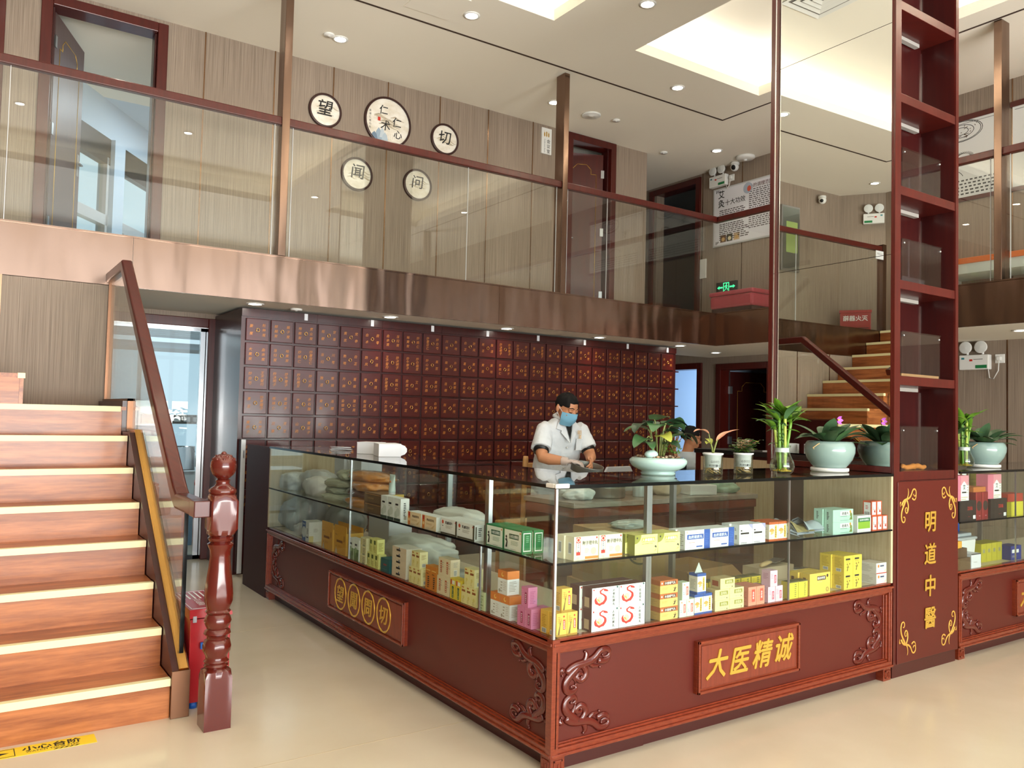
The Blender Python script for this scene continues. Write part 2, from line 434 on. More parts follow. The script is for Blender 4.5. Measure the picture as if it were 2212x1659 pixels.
# ceiling with the lit trays
TR = [(-2.85, 2.28, -3.0, 3.15), (3.24, 5.02, -3.0, 3.15)]
mb = MB(); T = 0.10
def cb(x0, x1, y0, y1): mb.box((x0, y0, ZC), (x1, y1, ZC + T), m_ceil)
cb(-5.1, 6.8, 3.15, 7.6); cb(-5.1, 6.8, -7.2, -3.0)
cb(-5.1, TR[0][0], -3.0, 3.15); cb(TR[0][1], TR[1][0], -3.0, 3.15); cb(TR[1][1], 6.8, -3.0, 3.15)
for (x0, x1, y0, y1) in TR:
    q = 0.22; zt = ZC + 0.36
    mb.box((x0 - q, y0 - q, zt), (x1 + q, y1 + q, zt + 0.05), m_ceil)
    mb.box((x0 - q - 0.03, y0 - q, ZC + T), (x0 - q, y1 + q, zt), m_ceil); mb.box((x1 + q, y0 - q, ZC + T), (x1 + q + 0.03, y1 + q, zt), m_ceil)
    mb.box((x0 - q, y0 - q - 0.03, ZC + T), (x1 + q, y0 - q, zt), m_ceil); mb.box((x0 - q, y1 + q, ZC + T), (x1 + q, y1 + q + 0.03, zt), m_ceil)
    cx, cy = (x0 + x1) / 2, (y0 + y1) / 2; COVE = (1.0, 0.97, 0.86)
    # LED strips lying in the tray's ledge, shining up
    for nm, loc, sx, sy in (('a', (x0 - q / 2, cy, ZC + T + 0.03), 0.08, y1 - y0), ('b', (x1 + q / 2, cy, ZC + T + 0.03), 0.08, y1 - y0),
                            ('c', (cx, y0 - q / 2, ZC + T + 0.03), x1 - x0, 0.08), ('d', (cx, y1 + q / 2, ZC + T + 0.03), x1 - x0, 0.08)):
        area('cove_strip', loc, (R(180), 0, 0), sx, sy, 12.0 * max(sx, sy), COVE)
struct(mb, 'ceiling')
mb = MB()
mb.box((-3.30, 3.855, ZC - 0.002), (5.282, 3.88, ZC + 0.001), m_groove); mb.box((5.257, -7, ZC - 0.002), (5.282, 3.855, ZC + 0.001), m_groove)
mb.box((-3.325, -7, ZC - 0.002), (-3.30, 3.88, ZC + 0.001), m_groove)
struct(mb, 'trim_8')
mb = MB(); mb.box((1.10, 3.29, ZC - 0.006), (1.52, 3.71, ZC), m_ceil)
o = mb.build('access_panel', bevel=0.002); tag(o, 'square flush access panel in the ceiling beside a downlight', 'panel')

# ------------------------------------------------------------------ rooms behind
mb = MB()
mb.box((-5.1, 9.0, 0), (3.2, 9.1, 2.235), m_wallwhite); mb.box((3.0, YB + 0.15, 0), (3.1, 9.0, 2.235), m_wallwhite); mb.box((-5.1, YB + 0.15, 0), (-5.0, 9.0, 2.235), m_wallwhite)
struct(mb, 'wall_kitchen')
mb = MB().box((-5.1, YB + 0.15, 2.30), (3.1, 9.1, 2.40), m_wallwhite)
for k in range(14): mb.box((-3.0, YB + 0.2 + k * 0.27, 2.2985), (3.0, YB + 0.206 + k * 0.27, 2.30), m_grey)
struct(mb, 'ceiling_kitchen')
m_frost = emit('frosted daylight pane', (0.58, 0.83, 1.0, 1), 0.95)
mb = MB()
mb.box((-2.6, 8.93, 0.72), (2.6, 8.96, 2.12), m_frost)
for x in (-2.6, -1.3, 0.0, 1.3, 2.56): mb.box((x, 8.90, 0.7), (x + 0.05, 8.95, 2.14), m_alu)
mb.box((-2.6, 8.90, 0.68), (2.6, 8.95, 0.73), m_alu); mb.box((-2.6, 8.90, 2.10), (2.6, 8.95, 2.15), m_alu)
w = struct(mb, 'window_2')
mb = MB().box((-2.5, 8.905, 1.16), (2.5, 8.925, 1.28), m_grey)
for i in range(9): mb.box((0.35 + i * 0.12, 8.90, 1.19), (0.43 + i * 0.12, 8.904, 1.25), m_paper)
mb.build('window_band', w)
m_daytint = mat('white paint with cool daylight tint', (188, 206, 222), 0.7)  # cool cast of the window daylight put into the wall colour
# upper room and its slanted window wall
mb = MB()
mb.box((-5.1, YB + 0.15, ZM - 0.1), (4.0, 9.6, ZM), m_floor)
struct(mb, 'floor_upper_room')
mb = MB().box((2.6, YB + 0.15, ZM), (2.7, 9.4, ZC), m_daytint)
mb.box((-5.1, YB + 0.15, ZM), (-5.0, 9.4, ZC), m_daytint); mb.box((0.9, 9.3, ZM), (2.7, 9.4, ZC), m_daytint); mb.box((-5.1, 9.3, ZM), (-2.0, 9.4, ZC), m_daytint)
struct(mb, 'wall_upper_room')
struct(MB().box((-5.1, 7.6, ZC), (2.7, 9.5, ZC + 0.1), m_daytint), 'ceiling_upper_room')
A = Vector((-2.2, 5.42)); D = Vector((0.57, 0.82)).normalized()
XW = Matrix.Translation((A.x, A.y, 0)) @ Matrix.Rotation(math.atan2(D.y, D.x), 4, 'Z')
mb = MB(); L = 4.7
mb.box((0, 0, 4.42), (L, 0.12, ZC), m_daytint, XW); mb.box((0, 0, ZM), (L, 0.12, 2.75), m_daytint, XW)
for u in (0.0, 2.98, 4.6): mb.box((u - 0.12, -0.05, ZM), (u + 0.12, 0.14, 4.42), m_daytint, XW)
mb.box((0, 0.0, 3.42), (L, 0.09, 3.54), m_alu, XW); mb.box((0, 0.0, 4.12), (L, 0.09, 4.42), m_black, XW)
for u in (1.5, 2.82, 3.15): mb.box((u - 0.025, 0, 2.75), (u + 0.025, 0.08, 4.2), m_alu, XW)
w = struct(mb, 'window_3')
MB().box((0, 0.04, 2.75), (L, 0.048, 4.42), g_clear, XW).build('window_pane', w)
# side room beyond the blue doorway, dark room beside it, dark upper room
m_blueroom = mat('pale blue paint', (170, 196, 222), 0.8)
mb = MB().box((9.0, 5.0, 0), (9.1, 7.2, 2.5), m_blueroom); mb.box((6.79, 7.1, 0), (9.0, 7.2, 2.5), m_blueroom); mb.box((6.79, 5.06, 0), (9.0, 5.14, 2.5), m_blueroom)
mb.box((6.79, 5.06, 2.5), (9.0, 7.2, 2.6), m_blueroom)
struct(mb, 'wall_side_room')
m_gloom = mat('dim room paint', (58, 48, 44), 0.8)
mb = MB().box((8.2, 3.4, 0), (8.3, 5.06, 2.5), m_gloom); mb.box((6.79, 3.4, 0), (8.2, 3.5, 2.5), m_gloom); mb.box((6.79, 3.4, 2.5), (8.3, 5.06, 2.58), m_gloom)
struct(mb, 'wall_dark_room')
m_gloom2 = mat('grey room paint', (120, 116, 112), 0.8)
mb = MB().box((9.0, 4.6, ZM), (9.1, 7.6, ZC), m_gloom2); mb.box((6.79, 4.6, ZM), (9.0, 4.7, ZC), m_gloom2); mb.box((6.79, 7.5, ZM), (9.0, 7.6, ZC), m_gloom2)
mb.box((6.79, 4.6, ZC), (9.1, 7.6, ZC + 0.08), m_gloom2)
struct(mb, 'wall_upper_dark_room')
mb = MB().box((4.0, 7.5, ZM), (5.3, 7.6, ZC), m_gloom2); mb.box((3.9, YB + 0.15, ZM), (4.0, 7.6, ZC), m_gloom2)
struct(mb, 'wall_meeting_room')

# ------------------------------------------------------------------ doors
def frame_y(name, x0, x1, z0, z1, w=0.085, y0=YB - 0.03, y1=YB + 0.17):
    mb = MB()
    mb.box((x0, y0, z0), (x0 + w, y1, z1), m_red); mb.box((x1 - w, y0, z0), (x1, y1, z1), m_red); mb.box((x0 + w, y0, z1 - w), (x1 - w, y1, z1), m_red)
    mb.box((x0 + w, y0 + 0.05, z0), (x0 + w + 0.02, y1 - 0.03, z1 - w), m_dark); mb.box((x1 - w - 0.02, y0 + 0.05, z0), (x1 - w, y1 - 0.03, z1 - w), m_dark)
    return struct(mb, name, bevel=0.006)
def frame_x(name, y0, y1, z0, z1, w=0.085):
    mb = MB(); a, b = XR - 0.03, XR + 0.17
    mb.box((a, y0, z0), (b, y0 + w, z1), m_red); mb.box((a, y1 - w, z0), (b, y1, z1), m_red); mb.box((a, y0 + w, z1 - w), (b, y1 - w, z1), m_red)
    return struct(mb, name, bevel=0.006)
m_leafdoor = grain(mat('brown door veneer', (84, 62, 60), 0.4), (76, 55, 54), (94, 70, 67), (30, 0, 2))
def leaf(parent, w, z0, z1, m, loc, ang, hand=1):
    """door leaf hinged at its local x=0, with an inlaid line, handle and hinges"""
    mb = MB().box((0, -0.02, z0), (w, 0.02, z1), m)
    a, b, c, d = 0.16 * w, 0.84 * w, z0 + 0.12, z1 - 0.14
    for s in (-0.0212, 0.0212):
        P = [(a, c), (a, d - 0.12), (a + 0.07, d - 0.12), (a + 0.07, d - 0.06), (a + 0.13, d), (b - 0.13, d), (b - 0.07, d - 0.06), (b - 0.07, d - 0.12), (b, d - 0.12), (b, c)]
        for p, q in zip(P, P[1:]): mb.tube([(p[0], s, p[1]), (q[0], s, q[1])], 0.003, m_gold, n=4)
    o = mb.build('door_leaf', parent, loc, (0, 0, ang))
    zh = z0 + 1.0
    h = MB().box((w - 0.075, -0.026, zh - 0.1), (w - 0.035, 0.026, zh + 0.1), m_steel)
    for s in (-1, 1): h.tube([(w - 0.055, s * 0.02, zh), (w - 0.055, s * 0.06, zh), (w - 0.17, s * 0.06, zh)], 0.009, m_steel, n=8)
    h.build('handle', o, bevel=0.003)
    for z in (z0 + 0.25, z0 + 1.05, z1 - 0.3):
        MB().box((-0.012, -0.03 * hand, z), (0.03, 0.022, z + 0.1), m_steel).build('hinge', o)
    return o
d = frame_y('door_1', -1.465, -0.475, ZM, 4.80)
leaf(d, 0.80, ZM + 0.01, 4.71, m_leafdoor, (-1.365, YB + 0.12, 0), R(68))
d = frame_y('door_2', 4.08, 4.86, ZM, 4.835)
leaf(d, 0.56, ZM + 0.01, 4.70, m_red, (4.75, YB + 0.11, 0), R(180 - 22), -1)
d = frame_y('door_3', -1.06, 0.055, 0, 2.19, 0.085)
mb = MB(); m_trk = m_black
for a, b in ((-0.97, -0.915), (-0.085, -0.03)): mb.box((a, YB + 0.02, 0.0), (b, YB + 0.06, 2.1), m_chrome)
mb.box((-0.97, YB + 0.02, 0), (-0.03, YB + 0.06, 0.035), m_black); mb.box((-0.97, YB + 0.02, 2.07), (-0.03, YB + 0.06, 2.105), m_chrome)
l = mb.build('door_leaf', d)
MB().box((-0.915, YB + 0.036, 0.035), (-0.085, YB + 0.044, 2.07), g_clear).build('door_glass', l)
frame_x('door_4', 5.38, 6.34, 0, 2.17)
frame_x('door_5', 4.19, 5.12, 0, 2.14)
d = bpy.data.objects['door_5']
leaf(d, 0.74, 0.01, 2.04, m_dark, (XR + 0.14, 5.02, 0), R(-14), 1)
d = frame_y('door_7', -2.62, -1.712, ZM, 4.80)
MB().box((-2.54, YB - .02, ZM + .01), (-1.80, YB - .003, 4.71), m_red).build('door_leaf', d)
frame_x('door_6', 5.45, 6.47, ZM, 4.80)

# ------------------------------------------------------------------ lamps in the ceilings
def downlight(x, y, z, label, power=32, lit=True, r=0.055, group='recessed ceiling downlights', tray=False):
    mb = MB().lathe([(r, 0.0), (r + 0.018, 0.0), (r + 0.018, -0.006), (r, -0.009), (r - 0.004, -0.004), (r - 0.004, 0.0)], m_white, n=24, cap=False)
    o = thing('downlight', label, 'light', (x, y, z), 0, group)
    mb.build('trim_ring', o)
    MB().lathe([(0.0001, -0.003), (r - 0.004, -0.003)], m_lamp, n=24, cap=False).build('lens', o)
    spot('downlight_beam', (x, y, z - 0.012), power)
LB = 'round recessed downlight '
for x, y, z, t in (
    (0.904, 4.63, ZC, 'in the balcony ceiling between the tall left post and the round plaques'), (3.407, 4.63, ZC, 'in the balcony ceiling touching the middle copper post'),
    (6.03, 4.63, ZC, 'in the balcony ceiling near the dome camera'), (1.652, 3.506, ZC, 'beside the square access panel'),
    (4.185, 3.52, ZC, 'between the ceiling groove and the right lit tray'), (2.73, 2.448, ZC, 'at the top edge between the two lit ceiling trays'),
    (-1.6, 4.63, ZC, 'over the upstairs left doorway'), (-0.88, 3.5, ZC, 'over the upper flight of stairs'), (-3.4, 3.5, ZC, 'over the top of the stairs'),
    (-4.05, 4.55, ZC, 'in the far left balcony corner, seen in the mirror'), (2.75, 0.1, ZC, 'over the shelf tower'), (2.75, -2.2, ZC, 'overhead near the shop front'),
    (6.0, 2.4, ZC, 'over the right balcony wing behind the mirror tower'), (6.0, 0.2, ZC, 'over the right balcony wing near the posters'), (5.15, -1.5, ZC, 'right of the right lit tray'),
    (-3.3, 1.0, ZC, 'left of the left lit tray'), (-3.3, -1.5, ZC, 'left of the left lit tray near the shop front')):
    downlight(x, y, z, LB + t, 46 if (y > 4 or x > 5.5) else 12)
for x, y, z, t in ((0.6, 1.83, ZC + 0.36, 'inside the left lit tray beside the air vent, seen in the mirror'), (-1.4, 1.0, ZC + 0.36, 'inside the left lit tray above the stairs'),
                   (0.6, -1.4, ZC + 0.36, 'inside the left lit tray above the camera side'), (-1.4, -1.6, ZC + 0.36, 'inside the left lit tray near the shop front')):
    downlight(x, y, z, LB + t, 12)
for x, y, t in ((0.076, 4.20, 'under the balcony at the left end of the herb cabinets'), (1.293, 4.20, 'under the balcony over the fifth herb column'), (2.573, 4.22, 'under the balcony over the middle of the herb cabinets'),
                (3.773, 4.22, 'under the balcony behind the man'), (5.026, 4.25, 'under the balcony at the right end of the herb cabinets'), (6.024, 4.6, 'under the balcony corner by the dark doorway'),
                (5.876, 0.94, 'under the right balcony wing at the right edge'), (6.0, 2.9, 'under the right balcony wing behind the mirror tower')):
    downlight(x, y, ZS, LB + t, 15)
def speaker(x, y, z, r, label, name='ceiling_speaker', cat='speaker'):
    o = MB().lathe([(r, 0), (r, -0.012), (r * 0.9, -0.016), (r * 0.25, -0.016), (r * 0.22, -0.02), (0.0005, -0.02)], m_white, n=28).build(name, None, (x, y, z)); tag(o, label, cat); return o
speaker(3.968, 4.667, ZC, 0.11, 'large flat round ceiling speaker right of the middle copper post')
speaker(4.299, 4.612, ZC, 0.045, 'small round sprinkler cover beside the large ceiling speaker', 'sprinkler_cover', 'cover')
speaker(0.785, 4.605, ZC, 0.05, 'small round cover right beside the upper left downlight', 'sprinkler_cover', 'cover')
speaker(0.451, 4.281, ZS, 0.05, 'small round cover in the soffit above the herb cabinets', 'sprinkler_cover', 'cover')
speaker(5.55, 5.1, ZC, 0.05, 'small round cover in the balcony ceiling near the upstairs dark doorway', 'sprinkler_cover', 'cover')
# square air diffuser in the left tray, seen in the mirror
o = thing('air_vent', 'square white air vent with nested louvres, seen in the mirror', 'vent', (0.3, 2.05, ZC + 0.36))
mb = MB()
for k, s in enumerate((0.26, 0.19, 0.13, 0.07)):
    for a in range(4):
        X = Matrix.Rotation(a * math.pi / 2, 4, 'Z')
        mb.add([(-s, -s, -0.012), (s, -s, -0.012), (s - 0.05, -s + 0.05, -0.002), (-s + 0.05, -s + 0.05, -0.002)], [(0, 1, 2, 3)], m_white, X=X)
mb.build('louvres', o)
MB().box((-0.25, -0.25, -0.003), (0.25, 0.25, 0), m_grey).build('backing', o)
# ================================================================== STAIRS
m_stair2 = grain(mat('orange brown stair laminate, upper flight', (176, 104, 66), 0.3, spec=0.5, coat=0.1), (130, 70, 34), (182, 112, 64), (26, 2.2, 26), sum_xy=False, detail=6, lo=0.36, hi=0.64)
m_bronze2 = mat('brown bronze', (124, 88, 66), 0.35, metal=0.8)
def rail(mb, path, w, h, m, side=XA):
    """rectangular section swept along a path lying in the plane across `side`"""
    P = [Vector(p) for p in path]; rings = []
    for i, p in enumerate(P):
        t0 = (P[i] - P[i - 1]).normalized() if i else None
        t1 = (P[i + 1] - P[i]).normalized() if i < len(P) - 1 else None
        t = ((t0 or t1) + (t1 or t0)).normalized(); n = side.cross(t).normalized()
        k = 1 / max(0.35, t.dot(t1 or t0)) ; c = 0.25
        W2, H2 = w / 2, h / 2
        sec = [(-W2, -H2 * (1 - c)), (-W2 * (1 - c), -H2), (W2 * (1 - c), -H2), (W2, -H2 * (1 - c)), (W2, H2 * (1 - c)), (W2 * (1 - c), H2), (-W2 * (1 - c), H2), (-W2, H2 * (1 - c))]
        rings.append([tuple(p + side * a + n * b * k) for a, b in sec])
    return mb.loft(rings, m, smooth=False)
SX0, SX1, RI, TD, Y0 = -2.45, -1.082, 0.1705, 0.2235, 1.35
st = thing('staircase', 'orange brown wooden staircase with cream nosing strips climbing to the balcony', 'stairs', (0, 0, 0))
for i in range(8):
    y, z = Y0 + TD * i, RI * i
    y1 = y + TD if i < 7 else YF
    MB().box((SX0, y, z), (SX1, y + 0.02, z + RI - 0.022), m_stair).build('riser', st)
    x0 = SX0 if i < 7 else -3.33
    MB().box((x0 if i == 7 else SX0, y - 0.004, z + RI - 0.022), (SX1 if i < 7 else -1.06, y1 + 0.02 if i < 7 else YF - .006, z + RI), m_stair).build('tread', st)
    MB().box((SX0, y - 0.008, z + RI - 0.030), (SX1 if i < 7 else -1.09, y + 0.026, z + RI + 0.002), m_nose).build('nosing', st)
ZL = RI * 8; RI2 = (ZM - ZL) / 7; TD2 = 0.285
for j in range(7):
    x, z = -1.60 - TD2 * j, ZL + RI2 * j
    MB().box((x - 0.02, 2.92, z), (x, YF - .006, z + RI2 - 0.022), m_stair2).build('riser', st)
    x1 = x - TD2 if j < 6 else -3.35
    MB().box((x1 - (0.02 if j < 6 else 0), 2.92, z + RI2 - 0.022), (x + 0.004, YF - .006, z + RI2), m_stair2).build('tread', st)
    MB().box((x - 0.03, 2.914, z + RI2 - 0.028), (x + 0.007, YF - .006, z + RI2 + 0.002), m_nose).build('nosing', st)
# solid body below the treads
mb = MB()
for i in range(7): mb.box((SX0, Y0 + TD * i + 0.02, 0), (SX1, Y0 + TD * (i + 1) + 0.02, RI * (i + 1) - 0.022), m_dark)
mb.box((-3.33, Y0 + TD * 7 + 0.02, 0), (-1.082, YF - 0.006, ZL - 0.022), m_dark)
for j in range(7):
    x = -1.62 - TD2 * j; mb.box((x if j < 6 else x, 2.925, ZL), (max(x - TD2, -3.345), YF - 0.006, ZL + RI2 * (j + 1) - 0.022), m_stair)
mb.build('stair_body', st)

rl = thing('stair_railing', 'glass stair railing with sloping red wood handrail and brass bottom channel', 'railing', (0, 0, 0))
mb = MB()
rail(mb, [(-1.03, 1.205, 0.935), (-1.03, 1.50, 0.935), (-1.03, 1.56, 0.965), (-1.03, 3.32, 2.285), (-1.03, 3.945, 2.285)], 0.068, 0.072, m_red)
mb.box((-1.064, 1.12, 0.90), (-0.9965, 1.21, 0.97), m_red)
mb.build('handrail', rl, bevel=0.004)
# curb beside the steps: dark board, brass channel on top, bronze end plate
XC0, XC1 = -1.082, -1.004
prof = [(1.335, 0.0), (1.335, 0.20), (2.66, 1.215), (2.93, 1.215), (2.93, 1.40), (3.945, 1.40), (3.945, 0.0)]
MB().prism(prof, XC0 + 0.004, XC1, m_dark, 'yz').build('stringer', rl)
mb = MB(); T = 0.012
rail(mb, [(-1.031, 1.335, 0.206), (-1.031, 2.655, 1.222), (-1.031, 2.925, 1.222)], 0.042, 0.022, m_brass)
mb.box((-1.052, 2.918, 1.205), (-1.01, 2.936, 1.415), m_bronze2); mb.box((-1.052, 2.918, 1.40), (-1.01, 3.945, 1.415), m_bronze2)
mb.build('channel', rl)
MB().box((XC0, 1.325, 0.0), (XC1, 1.337, 0.205), m_bronze2).build('end_plate', rl, bevel=0.002)
gp = [(1.40, 0.255), (2.655, 1.225), (2.936, 1.225), (2.936, 1.412), (3.94, 1.412), (3.94, 2.25), (3.31, 2.25), (1.56, 0.935), (1.40, 0.905)]
MB().prism(gp, -1.036, -1.026, g_rail, 'yz').build('glass_panel', rl)
MB().box((-1.040, 1.392, 0.25), (-1.022, 1.402, 0.90), m_edge).build('glass_edge', rl)
MB().box((-1.045, 3.93, 1.415), (-1.012, 3.948, 2.25), m_bronze2).build('wall_channel', rl)

# upper flight railing, seen in the mirror
r2 = thing('stair_railing', 'short red handrail and glass beside the upper flight, seen only in the mirror', 'railing', (0, 0, 0))
mb = MB(); yy = 2.87
rail(mb, [(-2.02, yy, 2.02), (-2.02, yy, 2.42), (-2.12, yy, 2.52), (-3.3, yy, 3.42)], 0.06, 0.07, m_red, YA)
rail(mb, [(-2.01, yy, 2.0), (-1.90, yy, 1.95)], 0.06, 0.07, m_red, YA)
mb.build('handrail', r2)
MB().prism([(-1.97, 1.75), (-3.3, 2.62), (-3.3, 3.38), (-2.14, 2.48), (-2.06, 2.02), (-1.97, 2.0)], yy - 0.005, yy + 0.005, g_rail, 'xz').build('glass_panel', r2)
MB().box((-1.99, yy - 0.02, ZL), (-1.96, yy + 0.02, 2.0), m_bronze).build('end_post', r2)

# newel: square blocks turned into rings, vase, bulbs and a ball
HB = 0.056
prof = [(0.08, 0.0), (0.08, 0.215), (0.066, 0.243), (0.046, 0.252), (0.051, 0.262), (0.046, 0.270), (0.052, 0.280), (0.044, 0.290), (0.046, 0.305), (0.058, 0.325), (0.060, 0.345), (0.053, 0.368), (0.042, 0.376),
        (0.043, 0.386), (0.056, 0.398), (0.052, 0.410), (0.043, 0.418), (0.052, 0.436), (0.057, 0.452), (0.050, 0.472), (0.044, 0.480), (0.053, 0.492), (0.046, 0.500), (0.050, 0.510), (0.059, 0.535), (0.060, 0.565), (0.055, 0.615), (0.047, 0.675),
        (0.042, 0.725), (0.044, 0.755), (0.053, 0.772), (0.055, 0.780), (0.043, 0.788), (0.051, 0.798), (0.053, 0.806), (0.046, 0.814), (0.060, 0.823), (0.08, 0.845), (0.08, 0.965), (0.060, 0.988), (0.052, 0.995), (0.059, 1.003), (0.058, 1.012), (0.048, 1.022),
        (0.034, 1.030), (0.027, 1.042), (0.031, 1.054), (0.022, 1.060), (0.030, 1.066), (0.044, 1.079), (0.052, 1.096), (0.055, 1.115), (0.052, 1.135), (0.043, 1.152), (0.030, 1.163), (0.012, 1.169), (0.001, 1.170)]
vs = []; fs = []; n = 72
for r, z in prof:
    for i in range(n):
        a = 2 * math.pi * i / n; q = HB / max(abs(math.cos(a)), abs(math.sin(a))); rr = min(r, q)
        vs.append((rr * math.cos(a), rr * math.sin(a), z))
for j in range(len(prof) - 1):
    for i in range(n): fs.append((j * n + i, j * n + (i + 1) % n, (j + 1) * n + (i + 1) % n, (j + 1) * n + i))
fs.append(tuple(range(n - 1, -1, -1)))
m_newel = mat('glossy rosewood', (84, 24, 16), 0.2, spec=0.5, coat=0.4)
mb = MB().add(vs, fs, m_newel, True)
np_ = thing('newel_post', 'turned red wood newel post with ball top at the foot of the stairs', 'post', (-0.940, 1.155, 0))
o = mb.build('post', np_); o.modifiers.new('e', 'EDGE_SPLIT').split_angle = R(50)
mb = MB()
for k in range(9):
    a = 2 * math.pi * k / 9
    mb.ball((0.03 * math.cos(a), 0.03 * math.sin(a), 1.157), 0.008, m_newel, 8, 6); mb.ball((0.043 * math.cos(a + .3), 0.043 * math.sin(a + .3), 1.145), 0.007, m_newel, 8, 6)
mb.ball((0, 0, 1.168), 0.012, m_newel, 10, 6)
mb.build('carved_cap', np_)

# red metal fire extinguisher box between the railing and the newel
m_fire = mat('red enamel', (150, 20, 28), 0.3, coat=0.3)
fb = thing('fire_extinguisher_box', 'red metal fire extinguisher box with white print, behind the newel post', 'fire box', (-0.905, 1.60, 0))
MB().box((-0.09, -0.2, 0.03), (0.09, 0.2, 0.405), m_fire).build('body', fb, bevel=0.004)
mb = MB().prism([(-0.095, 0.41), (0.095, 0.41), (0.095, 0.425), (0.07, 0.45), (-0.095, 0.45)], -0.205, 0.205, m_fire, 'xz')
for k in range(5): mb.box((-0.07 + k * 0.024, 0.02, 0.4505), (-0.062 + k * 0.024, 0.17, 0.451), m_paper)
mb.text('灭火器箱', 0.036, (-0.02, -0.06, 0.4512), (0, -1, 0), (1, 0, 0), m_paper)
for a, b in (((-0.085, -0.19), (0.06, -0.185)), ((-0.085, 0.185), (0.06, 0.19)), ((-0.085, -0.19), (-0.081, 0.19)), ((0.056, -0.19), (0.06, 0.19))): mb.box((*a, 0.4503), (*b, 0.451), m_paper)
mb.build('lid', fb)
m_bluep = mat('blue plastic', (30, 86, 168), 0.4)
for x, y in ((-0.06, -0.17), (0.06, -0.17), (-0.06, 0.17), (0.06, 0.17)): MB().lathe([(0.018, 0), (0.018, 0.03)], m_bluep, (x, y, 0), 14).build('foot', fb)
MB().box((-0.045, -0.215, 0.27), (-0.01, -0.2, 0.30), m_bluep).build('latch', fb, bevel=0.003)
MB().box((0.09, -0.05, 0.36), (0.102, 0.03, 0.385), m_fire).build('handle', fb)
for s in (-0.08,): MB().box((s, -0.207, 0.392), (s + 0.016, -0.2, 0.42), m_steel).build('hasp', fb)

# yellow step warning strip on the floor
m_yel = mat('yellow vinyl', (236, 204, 48), 0.5)
sk = MB().box((-0.36, -0.048, 0), (0.34, 0.048, 0.0012), m_yel)
zt = 0.0017
sk.text('小心台阶', 0.050, (0.184, 0.012, zt), XA, YA, m_ink, bold=0.03, w=0.205); sk.text('WATCH YOUR STEP', 0.022, (0.184, -0.022, zt), XA, YA, m_ink, w=0.185)
for k in range(5): sk.prism([(0.185 + k * 0.018, -0.046), (0.195 + k * 0.018, -0.046), (0.207 + k * 0.018, -0.035), (0.197 + k * 0.018, -0.035)], 0.0012, zt, m_ink)
for a, b in (((-0.12, -0.04), (0.056, -0.037)), ((-0.12, 0.037), (0.056, 0.04)), ((0.053, -0.04), (0.056, 0.04)), ((-0.12, -0.04), (-0.117, 0.04))): sk.box((*a, 0.0012), (*b, zt), m_ink)
sk.prism([(-0.09, -0.03), (-0.04, -0.006), (-0.015, -0.018), (0.035, 0.0), (0.0, 0.012), (-0.025, 0.002), (-0.05, 0.012), (-0.10, -0.012)], 0.0012, zt, m_ink)
sk.lathe([(0.009, 0.0012), (0.009, zt)], m_ink, (-0.025, 0.026, 0), 12)
sk = sk.build('warning_sticker', None, (-1.722, 1.268, 0.0004)); tag(sk, 'yellow floor sticker reading WATCH YOUR STEP in front of the stairs', 'sticker')

# ================================================================== BALCONY RAILING
def mezz_rail(name, label, horizontal, a0, a1, fixed, posts, joints):
    root = thing(name, label, 'railing', (0, 0, 0))
    def bx(u0, u1, v0, v1, z0, z1): return ((u0, fixed + v0, z0), (u1, fixed + v1, z1)) if horizontal else ((fixed + v0, u0, z0), (fixed + v1, u1, z1))
    mb = MB(); mb.box(*bx(a0, a1, -0.03, 0.03, 3.672, 3.738), m_red); mb.build('handrail', root, bevel=0.008)
    js = [a0] + sorted(joints) + [a1]
    for u0, u1 in zip(js, js[1:]):
        MB().box(*bx(u0 + 0.004, u1 - 0.004, -0.005, 0.005, ZM + 0.005, 3.672), g_rail).build('glass_panel', root)
    for j in joints: MB().box(*bx(j - 0.002, j + 0.002, -0.0045, 0.0045, ZM + 0.005, 3.672), m_alu).build('glass_joint', root)
    for p in posts:
        MB().box(*bx(p - 0.032, p + 0.032, -0.05, 0.09, ZM + 0.004, ZC - 0.002), m_copper).build('post', root, bevel=0.004)
    return root
mezz_rail('balcony_railing', 'long balcony railing with red handrail and clear glass along the back of the hall', True, -3.40, 5.303, 3.985, (0.195, 3.05), (-1.70, 0.12, 0.27, 1.945, 2.98, 3.12, 3.65))
mezz_rail('balcony_railing', 'right balcony railing running towards the viewer past the mirrored shelf tower', False, -7.0, 4.015, 5.335, (0.86, -3.2), (2.4, 0.94, 0.78, -1.6))
mezz_rail('balcony_railing', 'left balcony railing beyond the stair top, seen only in the mirror', False, 1.0, 2.83, -3.375, (), (1.9,))
pe = MB().box((-3.43, 3.94, ZM + 0.005), (-3.36, 4.03, 3.76), m_copper).build('end_post', bpy.data.objects['balcony_railing'])
mb = MB().box((-3.36, 3.935, 3.55), (-3.20, 3.94, 3.66), m_paper)
mb.text('小心台阶', 0.03, (-3.28, 3.9345, 3.62), XA, ZA, m_ink)
o = mb.build('hanging_notice'); tag(o, 'small white notice on the balcony railing end, seen in the mirror', 'notice')

